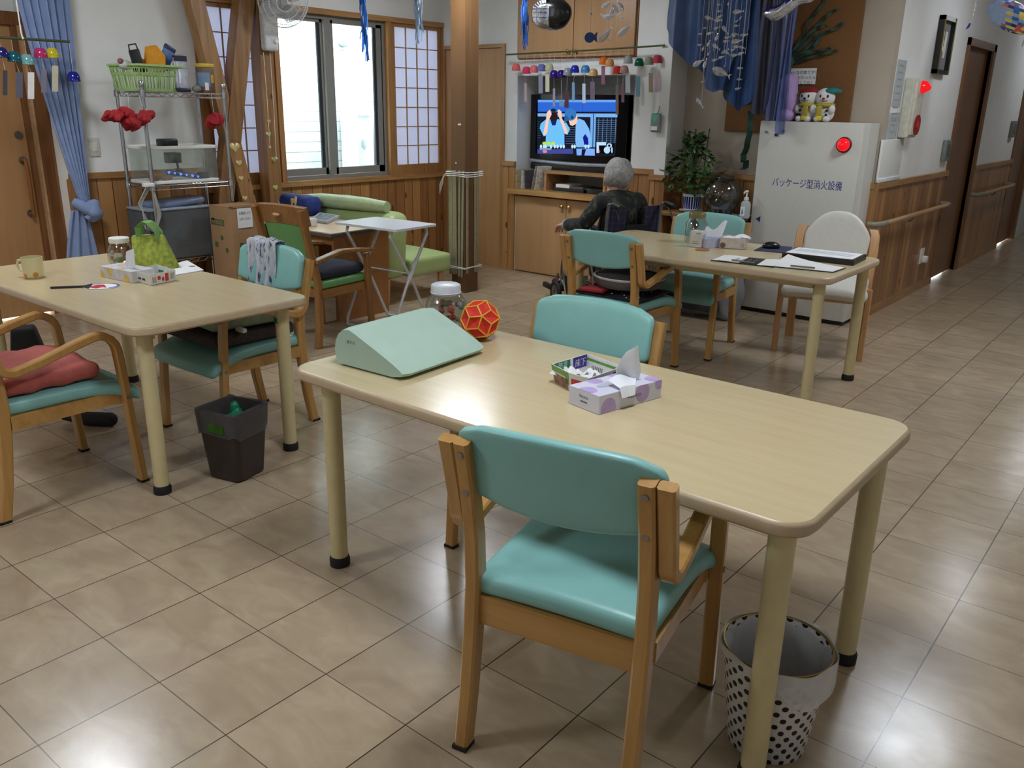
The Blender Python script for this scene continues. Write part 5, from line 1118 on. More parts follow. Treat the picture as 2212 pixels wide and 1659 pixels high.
for k in range(300):
    z = ph + .01 + (top - ph - .02) * R_.random() ** .85; a = R_.uniform(0, 2 * PI); f = (z - ph) / (top - ph)
    r = (.07 + .15 * math.sin(min(1, f * 1.15 + .12) * PI) ** .7) * R_.random() ** .45
    c = Vector((r * math.cos(a) * 1.02 - .01, r * math.sin(a) * .62 - .01, z)); L = R_.uniform(.035, .07); w2 = L * R_.uniform(.28, .42)
    d = Vector((math.cos(a) + R_.uniform(-.6, .6), math.sin(a) + R_.uniform(-.6, .6), R_.uniform(-1.3, .35))).normalized(); s_ = d.cross(Vector((R_.uniform(-.4, .4), R_.uniform(-.4, .4), 1))).normalized(); u_ = s_.cross(d).normalized()
    V = [c, c + d * L * .3 + s_ * w2 - u_ * .004, c + d * L * .68 + s_ * w2 * .7 - u_ * .006, c + d * L, c + d * L * .68 - s_ * w2 * .7 - u_ * .006, c + d * L * .3 - s_ * w2 - u_ * .004, c + d * L * .45 + u_ * .004]
    b.add([tuple(q) for q in V], [(0, 1, 6), (1, 2, 6), (2, 3, 6), (3, 4, 6), (4, 5, 6), (5, 0, 6)])
    if k % 4 == 0: bs.tube([(0, 0, ph - .02 + .3 * (z - ph)), tuple(c * .6 + Vector((0, 0, z * .35))), tuple(c)], .0018, 4)
o = obj('leaves', b, LEAF, t); o['kind'] = 'stuff'; obj('stems', bs, M('plant stem', (62, 84, 44), .6), t)
q = onY(1560, 415, 4.86); t = thing('glass_bowl', 'round empty glass fish bowl on a blue mat in the alcove', 'bowl', (q.x, 4.87, .704)); R0 = .142; cz_ = .148
b = B(); pr = [(.06, .004), (.10, .02)] + [(R0 * math.cos(rad(a)), cz_ + R0 * math.sin(rad(a))) for a in range(-46, 60, 8)] + [(.072, .275), (.085, .29)]
b.shell(pr, seg=36); obj('bowl_glass', b, glass('bowl glass', (206, 214, 212), .3, .04), t)
b = B(); b.lathe([(.08, 0), (.082, .008), (0, .01)], seg=24); obj('bowl_mat', b, M('blue mat', (40, 90, 170), .6), t)
b = B(); [b.ball((R_.uniform(-.06, .06), R_.uniform(-.05, .05), .03 + R_.uniform(0, .06)), (.025, .02, .035), 8, 6) for k in range(7)]; obj('bowl_weed', b, M('dark water weed', (22, 44, 34), .6, var=.2), t)
q = onY(1611, 455, 4.83); t = thing('pump_bottle', 'clear white pump bottle of hand sanitizer beside the glass bowl', 'bottle', (q.x, 4.82, .7))
b = B(); b.lathe([(.033, 0), (.036, .006), (.036, .10), (.03, .118), (.014, .126), (.014, .135)], seg=20); b.m = 1; b.box(-.022, .012, -.0372, -.034, .02, .085); b.m = 2; b.prism([(-.014, .03), (.0, .03), (-.004, .075), (-.010, .06)], -.0378, -.037, 'xz'); obj('bottle_body', b, [tinted('milky bottle', (206, 212, 216), .7, .2), PAPER, M('blue label print', (70, 130, 190), .5)], t)
b = B(); b.lathe([(.017, .13), (.017, .148), (.006, .152), (.006, .185), (.012, .188), (.012, .20), (0, .202)], seg=14); b.tube([(0, 0, .194), (.0, -.035, .192), (0, -.05, .18)], .006, 8); obj('pump_head', b, WHITEP, t)
b = B(); b.rbox(-.80, -.355, 4.42, 4.70, .008, .50, .05, lambda x, y, z: (x + .012 * math.sin(22 * z + 9 * y), y + .012 * math.sin(25 * x + 17 * z), z + .01 * math.sin(20 * x)), 14)
tag(obj('plastic_sack', b, tinted('cloudy plastic film', (150, 152, 158), .72, .2)), 'cloudy plastic sack standing on the floor behind the back table', 'sack')
b = B(); b.rbox(-.74, -.42, 4.37, 4.41, .06, .16, .008); tag(obj('dark_folder', b, M('dark grey folder', (52, 54, 60), .5)), 'dark grey folder standing low in front of the plastic sack', 'folder')
# soap / spray hung on the pier
q = onY(1421, 264, 4.845); t = thing('dispenser', 'small grey dispenser with a green label hanging on the white pier', 'dispenser', (q.x, 4.835, q.z))
b = B(); b.rbox(-.042, .042, -.035, .0, -.075, .065, .014); b.m = 1; b.prism([(-.038, .058), (.032, .055), (-.006, -.012)], -.0365, -.0345, 'xz'); b.m = 2; b.box(-.032, .022, -.0362, -.034, -.058, -.03); obj('dispenser_body', b, [M('grey dispenser plastic', (128, 134, 138), .4), M('mint label', (96, 190, 150), .5), PAPER], t)
b = B(); b.tube([(0, -.012, .065), (.015, -.012, .085), (.012, -.003, .12)], .003, 6); obj('dispenser_hook', b, STEEL, t)
# ================================================================ person in a wheelchair
PO, PRZ = (-1.125, 4.06, 0), rad(61)
def skinned(name, V, Ed, Rd, mat, parent, lv=2, root=0):
    me = bpy.data.meshes.new(name); me.from_pydata(V, Ed, []); me.materials.append(mat)
    o = bpy.data.objects.new(name, me); COL.objects.link(o); o.parent = parent
    m = o.modifiers.new('skin', 'SKIN'); m.use_smooth_shade = True; m.branch_smoothing = .6
    sv = me.skin_vertices[0].data
    for i, r in enumerate(Rd): sv[i].radius = (r, r) if not isinstance(r, tuple) else r; sv[i].use_root = (i == root)
    s = o.modifiers.new('sub', 'SUBSURF'); s.levels = lv; s.render_levels = lv
    return o
class SK:
    def __init__(s): s.V = []; s.E = []; s.R = []
    def p(s, v, r, prev=None):
        s.V.append(v); s.R.append(r); i = len(s.V) - 1
        if prev is not None: s.E.append((prev, i))
        return i
SKIN = M('skin', (206, 160, 134), .5, var=.03); HAIR = M('grey hair', (150, 148, 146), .6, var=.16, vs=70, bmp=.7, bs=140)
t = thing('person', 'grey-haired person in a dark patterned top sitting in a wheelchair, watching television', 'person', PO, PRZ)
def torso(s, grow, full):
    a = s.p((0, .0, .52), .145 + grow); b_ = s.p((0, -.045, .64), .135 + grow, a); c = s.p((0, -.075, .76), .145 + grow, b_); d = s.p((0, -.075, .845), .125 + grow, c)
    return a, b_, c, d
def arms(s, d, grow, hands):
    for sg in (-1, 1):
        sh = s.p((sg * .145, -.065, .845), .062 + grow, d)
        el = s.p((sg * .255, -.02, .665) if sg < 0 else (.245, -.01, .66), .045 + grow, sh)
        w_ = (sg * .278, .205, .640) if sg < 0 else (.17, .20, .615)
        mid = s.p(tuple((Vector(s.V[el]) + Vector(w_)) / 2), .04 + grow, el); wr = s.p(w_, .029 + grow * 1.2, mid)
        if hands:
            f = Vector((-.02, 1, -.12)).normalized() if sg < 0 else Vector((-.5, .85, -.1)).normalized(); sd = Vector((f.y, -f.x, 0)).normalized()
            pm = Vector(w_) + f * .055; pi_ = s.p(tuple(pm), .030, wr)
            for k, (o_, L) in enumerate(((-.027, .062), (-.009, .072), (.009, .068), (.026, .052))):
                k0 = pm + f * .03 + sd * o_; k1 = k0 + f * L * .5 + Vector((0, 0, -.012)); k2 = k1 + f * L * .3 + Vector((0, 0, -.024)); k3 = k2 + f * L * .1 + Vector((0, 0, -.022))
                i0 = s.p(tuple(k0), .0105, pi_); i1 = s.p(tuple(k1), .0092, i0); i2 = s.p(tuple(k2), .0085, i1); s.p(tuple(k3), .0075, i2)
            q0 = pm + sd * (.03 * -sg if sg > 0 else .03); i0 = s.p(tuple(Vector(w_) + f * .03 + sd * .03), .011, pi_); i1 = s.p(tuple(Vector(w_) + f * .06 + sd * .048 + Vector((0, 0, -.015))), .010, i0); s.p(tuple(Vector(w_) + f * .08 + sd * .05 + Vector((0, 0, -.034))), .008, i1)
def legs(s, a, grow, feet):
    for sg in (-1, 1):
        h = s.p((sg * .085, .04, .50), .085 + grow, a); k = s.p((sg * .115, .40, .515), .066 + grow, h); m = s.p((sg * .12, .46, .34), .056 + grow, k); an = s.p((sg * .125, .50, .17), .042 + grow, m)
        if feet: f = s.p((sg * .13, .57, .135), .040, an); s.p((sg * .135, .66, .125), .032, f)
s = SK(); a, b_, c, d = torso(s, 0, 1); nk = s.p((0, -.045, .915), .05, d); h1 = s.p((0, -.022, .975), (.074, .082), nk); h2 = s.p((0, -.012, 1.045), (.078, .088), h1); s.p((0, -.012, 1.085), (.055, .06), h2); arms(s, d, 0, True); legs(s, a, 0, True)
skinned('body', s.V, s.E, s.R, SKIN, t)
m_, nt, bs_ = base('dark camouflage cloth', .85); tc = nn(nt, 'ShaderNodeTexCoord'); n1 = nn(nt, 'ShaderNodeTexNoise', Scale=13., Detail=2., Distortion=1.2); nt.links.new(tc.outputs['Object'], n1.inputs['Vector'])
rp = nt.nodes.new('ShaderNodeValToRGB'); rp.color_ramp.interpolation = 'CONSTANT'
for i, (p_, c_) in enumerate(((0, (22, 24, 26)), (.5, (40, 44, 36)), (.58, (76, 74, 54)), (.64, (28, 30, 38)))):
    e = rp.color_ramp.elements[i] if i < 2 else rp.color_ramp.elements.new(p_); e.position = p_; e.color = lin(c_)
nt.links.new(n1.outputs['Fac'], rp.inputs[0]); nt.links.new(rp.outputs[0], bs_.inputs['Base Color'])
s = SK(); a, b_, c, d = torso(s, .018, 0); s.p((0, -.05, .885), .072, d); arms(s, d, .014, False); skinned('cardigan', s.V, s.E, s.R, m_, t)
s = SK(); a = s.p((0, .0, .51), .15); legs(s, a, .014, False); skinned('trousers', s.V, s.E, s.R, M('charcoal trousers', (44, 44, 50), .85), t)
for sg in (-1, 1):
    s = SK(); x = s.p((sg * .127, .52, .135), .05); y = s.p((sg * .132, .60, .125), .048, x); s.p((sg * .137, .70, .118), .036, y); skinned('shoe', s.V, s.E, s.R, M('dark shoe', (40, 36, 40), .6), t, 2)
def hf(x, y, z):
    n = 1 + .035 * math.sin(55 * x + 20 * z) + .03 * math.sin(48 * z + 30 * y) + .02 * math.sin(90 * x * z + 60 * y)
    x, y, z = x * n, (y + .028) * n - .028, 1.02 + (z - 1.02) * n
    if y > .035 and z < 1.07: y = .035 - .3 * (y - .035)
    if z < .955: k = (.955 - z) / .1; x *= 1 - .35 * k; y = y * (1 - .3 * k) - .01 * k
    return (x, y, z)
b = B(); b.ball((0, -.028, 1.015), (.101, .108, .114), 40, 28, hf); obj('hair', b, HAIR, t)
b = B(); [b.ball((sg * .083, .005, .985), (.012, .022, .032), 10, 8) for sg in (-1, 1)]; obj('ears', b, SKIN, t)
b = B(); [b.ball((sg * .03, .066, 1.005), (.013, .008, .007), 10, 6) for sg in (-1, 1)]; obj('eyes', b, M('dark eye', (40, 30, 26), .2), t)
b = B(); b.tube([(0, .066, 1.01), (0, .086, .982), (0, .070, .972)], [.008, .013, .01], 8); obj('nose', b, SKIN, t)
b = B(); b.tube([(-.02, .062, .945), (0, .070, .946), (.02, .062, .945)], .005, 6); obj('mouth', b, M('lip', (160, 96, 84), .5), t)
b = B(); b.tube([(-.088, .01, 1.0), (-.082, .035, .96), (-.06, .062, .93)], .006, 6); obj('mask_strap', b, M('pale yellow mask strap', (220, 206, 120), .7), t)
b = B(); b.cyl((-.277, .185, .642), (-.279, .205, .640), .045, seg=16); obj('cuff', b, M('pale cuff', (150, 156, 164), .8), t)
# wheelchair
t = thing('wheelchair', 'wheelchair with navy plaid back seen from behind, its rider facing the television', 'wheelchair', PO, PRZ)
GRF = M('grey lacquered tube', (116, 118, 122), .3, .4); TYRE = M('black tyre', (20, 20, 22), .7)
m_, nt, bs_ = base('navy plaid cloth', .85); tc = nn(nt, 'ShaderNodeTexCoord'); sp = nn(nt, 'ShaderNodeSeparateXYZ'); nt.links.new(tc.outputs['Object'], sp.inputs[0])
l1 = mth(nt, 'LESS_THAN', mth(nt, 'FRACT', mth(nt, 'MULTIPLY', sp.outputs[0], 24.)), .06); l2 = mth(nt, 'LESS_THAN', mth(nt, 'FRACT', mth(nt, 'MULTIPLY', sp.outputs[2], 24.)), .06)
nt.links.new(mixc(nt, mth(nt, 'MULTIPLY', mth(nt, 'MAXIMUM', l1, l2), .4), lin((28, 26, 58)), lin((116, 96, 70))), bs_.inputs['Base Color'])
b = B()
for u0 in (0, .70): b.grid(5, 8, lambda u, v: (-.20 + .40 * (u0 + .30 * u), -.245 - .04 * math.sin(PI * (u0 + .3 * u)) - .03 * v, .42 + .40 * v), .012)
b.grid(6, 6, lambda u, v: (-.20 + .40 * (.3 + .4 * u), -.245 - .04 * math.sin(PI * (.3 + .4 * u)) - .03 * v * .6, .42 + .26 * v), .012)
obj('back_sling', b, m_, t)
b = B(); b.grid(4, 6, lambda u, v: (-.085 + .17 * u, -.302 - .03 * v, .40 + .30 * v), .008); obj('back_pocket', b, M('black nylon', (16, 16, 20), .7), t)
b = B(); b.rbox(-.20, .20, -.22, .22, .40, .44, .015); obj('seat_cushion', b, M('navy seat', (26, 28, 52), .8), t)
for sg in (-1, 1):
    b = B(); x = sg * .205
    b.tube([(x, -.24, .12), (x, -.25, .45), (x, -.275, .78), (x, -.29, .835), (x, -.36, .845)], .0115, 8)
    b.tube([(x, -.24, .40), (x, .30, .40), (x, .36, .36), (x, .43, .12), (x, .46, .10)], .0115, 8); b.tube([(x, -.24, .16), (x, .36, .16), (x, .42, .2)], .0115, 8); b.tube([(x, .30, .40), (x, .30, .16)], .0115, 8)
    obj('side_frame', b, GRF, t)
    b = B(); b.tube([(x, -.345, .845), (x, -.46, .835)], .016, 10); b.tube([(x, -.35, .83), (x, -.40, .805), (x, -.44, .75)], .005, 6); obj('push_handle', b, BLACK, t)
    b = B(); b.tube([(sg * .235, -.24, .60), (sg * .235, .20, .60), (sg * .235, .235, .56), (sg * .235, .24, .42)], .010, 8); b.m = 1; b.rbox(sg * .235 - .025, sg * .235 + .025, -.2, .20, .595, .620, .01); b.m = 2; b.box(sg * .232 - .002, sg * .232 + .002, -.22, .22, .42, .58); obj('armrest', b, [GRF, BLACK, M('skirt guard', (50, 50, 60), .6)], t)
    xw = sg * .275
    b = B(); ring = lambda r: [(xw, -.08 + r * math.cos(2 * PI * k / 36), .285 + r * math.sin(2 * PI * k / 36)) for k in range(36)]
    b.tube(ring(.265), .019, 8, True); b.m = 1; b.tube([(p_[0] + sg * .0, p_[1], p_[2]) for p_ in ring(.243)], .009, 6, True); b.tube([(p_[0] + sg * .035, p_[1], p_[2]) for p_ in ring(.235)], .007, 6, True); b.cyl((xw - .03, -.08, .285), (xw + .03, -.08, .285), .03)
    for k in range(18): an = 2 * PI * k / 18; b.tube([(xw, -.08 + .025 * math.cos(an + .5), .285 + .025 * math.sin(an + .5)), (xw, -.08 + .24 * math.cos(an), .285 + .24 * math.sin(an))], .0014, 4)
    obj('drive_wheel', b, [TYRE, STEEL], t)
    b = B(); xc = sg * .225; ring = lambda r: [(xc, .47 + r * math.cos(2 * PI * k / 24), .088 + r * math.sin(2 * PI * k / 24)) for k in range(24)]
    b.tube(ring(.068), .019, 8, True); b.m = 1; b.cyl((xc - .012, .47, .088), (xc + .012, .47, .088), .055, seg=18); b.strap([(xc, .44, .24), (xc, .45, .18), (xc + sg * .022, .47, .088)], (1, 0, 0), .012, .02); obj('caster', b, [TYRE, STEEL], t)
    b = B(); b.tube([(x, .43, .18), (x, .56, .12), (x, .64, .085)], .010, 8); b.m = 1; b.rbox(min(x, sg * .04), max(x, sg * .04), .54, .72, .07, .083, .005); b.rbox(x - .018, x + .018, .60, .74, .075, .12, .012); obj('footrest', b, [STEEL, BLACK], t)
    b = B(); b.tube([(x + sg * .02, .18, .38), (x + sg * .04, .24, .46), (x + sg * .04, .26, .52)], .008, 8); b.m = 1; b.ball((x + sg * .04, .265, .53), (.013, .013, .03), 8, 8); obj('brake_lever', b, [STEEL, BLACK], t)
b = B(); b.tube([(-.2, -.05, .16), (.2, .05, .39)], .010, 8); b.tube([(.2, -.05, .16), (-.2, .05, .39)], .010, 8); obj('cross_brace', b, GRF, t)
# ================================================================ on the middle table
WEDGE = M('mint foam cushion', (170, 196, 182), .75, var=.012, vs=20, bmp=.06, bs=400)
t = thing('wedge_pillow', 'mint green wedge pillow lying at the left end of the middle table', 'pillow', (.138, .42, TZ), rad(3))
prof = [(.062, .004), (.30, .003), (.335, .010), (.343, .020), (.33, .030)] + [(.33 - .195 * k / 6, .030 + .085 * (k / 6) ** .92) for k in range(1, 7)] + [(.114, .122), (.090, .118), (.068, .102), (.054, .078), (.048, .05), (.052, .02)]
n = len(prof); b = B(); N = 14; V = []
for j in range(N + 1):
    f = j / N; y = .385 * f; e = min(f, 1 - f) * .385; k = 1 if e > .018 else .955 + .045 * math.sqrt(max(0, 1 - ((.018 - e) / .018) ** 2))
    for x, z in prof: V.append((.15 + (x - .15) * k, y, max(.002, .05 + (z - .05) * k) + (.012 * f if x > .2 and z < .04 else 0) * 0))
b.add(V, [(j * n + i, j * n + (i + 1) % n, (j + 1) * n + (i + 1) % n, (j + 1) * n + i) for j in range(N) for i in range(n)] + [tuple(range(n))[::-1], tuple(range(N * n, N * n + n))])
b.m = 1; b.text('床ずれ', (.125, -.0008, .080), (1, 0, 0), (0, 0, 1), .012)
obj('pillow_body', b, [WEDGE, M('grey print', (84, 96, 90), .7)], t, ang=50)
# candy jar
p = onZ(986, 700, TZ)
t = thing('plastic_jar', 'clear round plastic jar with a whitish lid behind the mint wedge pillow', 'jar', (.128, .985, TZ))
b = B(); pr = [(.05, .003), (.066, .010), (.074, .03), (.075, .075), (.068, .105), (.054, .122), (.050, .132)]
b.shell(pr, seg=32); b.lathe([(.05, .003), (0, .004)], seg=32); obj('jar_body', b, glass('jar plastic', (226, 232, 232), .25, .05), t)
b = B(); b.lathe([(.053, .126), (.054, .15), (.052, .158), (.046, .161), (0, .161)], seg=32); b.tube([(.0545 * math.cos(a), .0545 * math.sin(a), .132) for a in [2 * PI * k / 32 for k in range(32)]], .0016, 5, True); obj('jar_lid', b, M('milky lid', (206, 212, 220), .35), t)
b = B()
CC = [M('red fold', (170, 52, 40), .6), M('green fold', (96, 130, 84), .6), M('orange fold', (186, 96, 52), .6), M('white fold', (190, 184, 176), .6)]
for k in range(34):
    a = R_.uniform(0, 6.28); r = .058 * math.sqrt(R_.random()); z = .015 + .085 * R_.random(); b.m = R_.choice((0, 0, 0, 1, 2, 2, 3)); s_ = .013
    b.ball((r * math.cos(a), r * math.sin(a), z), (s_, s_ * .7, s_ * .8), 6, 4)
o = obj('jar_contents', b, CC, t, False); o['kind'] = 'stuff'
# origami ball
t = thing('origami_ball', 'red and gold folded paper ball on the middle table', 'ornament', (.325, .945, TZ + .068), .5)
ph_ = (1 + 5 ** .5) / 2; ico = [Vector(v).normalized() for v in ((0, 1, ph_), (0, 1, -ph_), (0, -1, ph_), (0, -1, -ph_), (1, ph_, 0), (1, -ph_, 0), (-1, ph_, 0), (-1, -ph_, 0), (ph_, 0, 1), (ph_, 0, -1), (-ph_, 0, 1), (-ph_, 0, -1))]
rotm = Matrix.Rotation(.55, 3, 'X') @ Matrix.Rotation(.35, 3, 'Y'); ico = [rotm @ v for v in ico]
em = min((ico[0] - v).length for v in ico[1:]) * 1.01
fc = [(i, j, k) for i in range(12) for j in range(i + 1, 12) for k in range(j + 1, 12) if (ico[i] - ico[j]).length < em and (ico[j] - ico[k]).length < em and (ico[i] - ico[k]).length < em]
RO = .072; b = B(); by = B()
for i in range(12):
    for j in range(i + 1, 12):
        if (ico[i] - ico[j]).length < em:
            cs = [((ico[f[0]] + ico[f[1]] + ico[f[2]]).normalized() * RO * .93) for f in fc if i in f and j in f]
            A, C_, D, E_ = ico[i] * RO, cs[0], ico[j] * RO, cs[1]; mid = (A + D) / 2 * .90
            if (C_ - A).cross(E_ - A).dot(A) > 0: C_, E_ = E_, C_
            b.add([tuple(A), tuple(E_), tuple(D), tuple(C_), tuple(mid)], [(0, 1, 4), (1, 2, 4), (2, 3, 4), (3, 0, 4)])
for f in fc:
    c = (ico[f[0]] + ico[f[1]] + ico[f[2]]).normalized() * RO * .935
    for i in f: by.tube([tuple(c), tuple(ico[i] * RO * 1.005)], .0024, 5)
obj('red_paper', b, M('red paper', (212, 40, 26), .6, var=.04), t, False); obj('gold_edges', by, M('gold paper', (232, 178, 62), .4, .2), t)
# folded newspaper tray
def tray(name, lab, rim_px, h, mats, z0=TZ, base_shrink=.9, faces=None, extra=None):
    P = [onZ(x, y, z0 + h) for x, y in rim_px]; c = sum(P, Vector()) / len(P)
    t = thing(name, lab, 'paper tray', (c.x, c.y, z0 + .001)); Q = [p_ - Vector((c.x, c.y, z0)) for p_ in P]; n = len(Q)
    for i in range(n):
        a, d = Q[i], Q[(i + 1) % n]; b = B(); k = base_shrink
        A, D = Vector((a.x * k, a.y * k, .001)), Vector((d.x * k, d.y * k, .001)); nr = (d - a).cross(Vector((0, 0, 1))).normalized() * .0015
        a = Vector((a.x, a.y, h)); d = Vector((d.x, d.y, h))
        def at(u, v, o): return tuple((A.lerp(D, u)).lerp(a.lerp(d, u), v) + nr * o)
        b.add([at(0, 0, 1), at(1, 0, 1), at(1, 1, 1), at(0, 1, 1), at(0, 0, -1), at(1, 0, -1), at(1, 1, -1), at(0, 1, -1)], [(0, 1, 2, 3), (7, 6, 5, 4), (0, 4, 5, 1), (1, 5, 6, 2), (2, 6, 7, 3), (3, 7, 4, 0)])
        for (m, side, u0, u1, v0, v1) in (faces or {}).get(i, ()):
            b.m = m; o_ = 1.25 if side > 0 else -1.25; q = [at(u0, v0, o_), at(u1, v0, o_), at(u1, v1, o_), at(u0, v1, o_)]; b.add(q, [(0, 1, 2, 3) if side > 0 else (3, 2, 1, 0)])
        for (m, side, u, v, s_, tx, up) in (extra or {}).get(i, ()):
            b.m = m; rt = (D - A).normalized() * (1 if side > 0 else -1); b.text(tx, at(u, v, 1.5 * side), rt, (a - A), s_)
        obj('side_panel', b, mats, t, False)
    b = B(); b.prism([(q.x * base_shrink, q.y * base_shrink) for q in Q], .0, .002); obj('bottom_panel', b, mats[0], t, False)
    return t, Q
NP = [M('glossy flyer paper', (214, 214, 210), .35, var=.02), M('flyer green', (96, 146, 62), .4), M('flyer violet', (58, 44, 140), .4), M('flyer red', (186, 44, 40), .4), M('flyer brown photo', (128, 92, 70), .5, var=.3, vs=60), M('flyer dark green', (28, 116, 84), .4), M('flyer ink', (44, 44, 60), .5), M('flyer blue line', (110, 130, 190), .5)]
rim = [(1192, 787), (1229, 806), (1272, 818), (1345, 792), (1268, 765)]
lines = lambda m, s, v0, v1, n_, u0=.08, u1=.92: [(m, s, u0 + (u1 - u0) * k / n_, u0 + (u1 - u0) * (k + .55) / n_, v0, v1) for k in range(n_)]
t, Q = tray('flyer_tray', 'tray folded from a printed flyer behind the lilac tissue box', rim, .055, NP, faces={
    0: [(1, 1, 0, 1, .68, 1), (4, 1, .05, .95, .02, .6), (1, 1, .8, 1, .3, .7)], 1: [(3, 1, .12, .85, .05, .72)], 2: [(7, 1, .05, .95, .55, .60), (7, 1, .05, .95, .72, .77), (6, 1, .3, .36, .45, .85), (6, 1, .72, .80, .45, .85)],
    3: [(1, -1, 0, 1, .70, .84), (3, -1, .05, .32, .1, .55)] + [(6, -1, .5 + .05 * k, .52 + .05 * k, .15, .5) for k in range(7)], 4: [(5, -1, .5, .98, .55, .98), (2, -1, .0, .42, .35, 1.), (6, -1, .55, .8, .2, .42)]},
    extra={1: [(0, 1, .5, .36, .022, '0A', 0)], 4: [(0, -1, .2, .62, .026, '床下', 0), (0, -1, .72, .76, .02, '防湿', 0)]})
b = B()
for k in range(4): b.grid(6, 6, lambda u, v: (Q[4].x * .1 + (-.05 + .03 * k) + (u - .5) * .06, -.02 + (v - .5) * .06 + .012 * k, .028 + .018 * math.sin(u * 6 + k) * math.sin(v * 7 + k * 2)), .001)
obj('crumpled_tissue', b, PAPER, t)
# tissue boxes
def tissue_box(name, lab, A, Bp, Cp, z0, h, mats, dots, word=None):
    """A near corner, Bp far end of the long side, Cp far end of the short side"""
    A, Bp, Cp = Vector(A), Vector(Bp), Vector(Cp); L = (Bp - A).length; W = (Cp - A).length; ang = math.atan2((Bp - A).y, (Bp - A).x)
    t = thing(name, lab, 'tissue box', (A.x, A.y, z0 + .0005), ang); s_ = 1 if (Cp - A).dot(Vector((-math.sin(ang), math.cos(ang), 0))) > 0 else -1
    b = B(); b.rbox(0, L, min(0, s_ * W), max(0, s_ * W), 0, h, .0015); b.m = 1
    yf = -s_ * .0004
    for (f, u, v, r) in dots:
        P = []
        for k in range(24):
            a = 2 * PI * k / 24; x, y = u + r * math.cos(a), v + r * math.sin(a)
            if f == 'long': q = (min(max(x, 0), L), yf, min(max(y, 0), h))
            elif f == 'top': q = (min(max(x, 0), L), s_ * min(max(y, 0), W), h + .0004)
            else: q = (-.0004, s_ * min(max(x, 0), W), min(max(y, 0), h))
            P.append(q)
        fl = {'long': s_ < 0, 'top': s_ < 0, 'short': s_ > 0}[f]; b.add(P, [tuple(range(24))[::-1] if fl else tuple(range(24))])
    b.m = 2
    if word:
        b.text(word, (L * .55, yf * 2, h * .55), (1 if s_ > 0 else -1, 0, 0), (0, 0, 1), .016, width=.050)
        b.text(word, (-.0008, s_ * W * .5, h * .66), (0, -s_, 0), (0, 0, 1), .013, width=.034); b.box(-.0008, -.0004, min(s_ * W * .38, s_ * W * .6), max(s_ * W * .38, s_ * W * .6), h * .36, h * .42)
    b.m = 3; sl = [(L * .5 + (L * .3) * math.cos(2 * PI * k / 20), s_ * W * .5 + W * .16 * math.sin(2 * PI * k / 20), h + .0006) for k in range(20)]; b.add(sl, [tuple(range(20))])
    obj('tissue_carton', b, mats, t, False)
    return t, L, W * s_, h
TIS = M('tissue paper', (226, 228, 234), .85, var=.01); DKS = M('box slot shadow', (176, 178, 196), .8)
A_, B_, C_ = onZ(1293, 897, TZ), onZ(1427, 859, TZ), onZ(1228, 871, TZ)
LI = M('lilac print', (178, 156, 208), .5); t, L, W, h = tissue_box('tissue_box', 'white tissue box with lilac dots on the middle table, a tissue standing up', A_, B_, C_, TZ, .052, [M('tissue box card', (206, 206, 224), .45, var=.01), LI, M('grey lettering', (70, 66, 74), .6), DKS],
    [('long', .035, .012, .028), ('long', .165, .03, .027), ('long', .232, .044, .018), ('top', .01, .055, .026), ('top', .08, .10, .022), ('top', .165, .112, .022), ('top', .228, .02, .025)], 'ittoco')
b = B()
b.grid(10, 12, lambda u, v: (L * .62 + (u - .5) * (.075 - .03 * v) + .022 * v, W * .42 + .016 * math.sin(u * 4 + v * 3) - .0 * v, h + .003 + .082 * v + .016 * v * math.sin(u * 3.1)), .0008)
b.grid(12, 10, lambda u, v: (L * .62 - .015 + (u - .5) * .11 * (1 - .55 * v) - .035 * v, W * .42 - W * .50 * v, h + .005 + .02 * (1 - v) * (.5 + .5 * math.sin(u * 5)) - max(0, v - .82) * .13), .0008)
obj('tissue_sheet', b, TIS, t)
# ================================================================ on the left table
p = onZ(66, 602, TZ); t = thing('mug', 'cream mug with orange flowers on the left table', 'mug', (p.x - .02, p.y + .025, TZ)); mh = .092
m_, nt, bs_ = base('flowered mug glaze', .2); tc = nn(nt, 'ShaderNodeTexCoord'); vo = nn(nt, 'ShaderNodeTexVoronoi', Scale=26.); nt.links.new(tc.outputs['Object'], vo.inputs['Vector'])
nt.links.new(mixc(nt, mth(nt, 'LESS_THAN', vo.outputs['Distance'], .30), lin((206, 196, 152)), lin((190, 130, 50))), bs_.inputs['Base Color'])
b = B(); b.lathe([(.036, 0), (.041, .004), (.043, .012), (.044, mh), (.0405, mh), (.039, .01), (0, .008)], seg=28); obj('mug_body', b, m_, t)
b = B(); b.tube([(-.036, -.02, mh * .82), (-.058, -.035, mh * .8), (-.066, -.04, mh * .55), (-.056, -.034, mh * .3), (-.036, -.02, mh * .24)], .0055, 8); obj('mug_handle', b, M('cream glaze', (214, 206, 176), .25), t)
f0, f1, hd = onZ(180, 621, TZ), onZ(260, 618, TZ), onZ(108, 629, TZ); c = (f0 + f1) / 2; ax_ = (f1 - f0).normalized(); an = math.atan2(ax_.y, ax_.x); R1 = (f1 - f0).length / 2
t = thing('hand_fan', 'round white, blue and red hand fan with a black handle on the left table', 'fan', (c.x, c.y, TZ + .001), an)
b = B(); b.prism([(R1 * math.cos(a), R1 * .82 * math.sin(a)) for a in [2 * PI * k / 36 for k in range(36)]], 0, .0025); b.m = 1
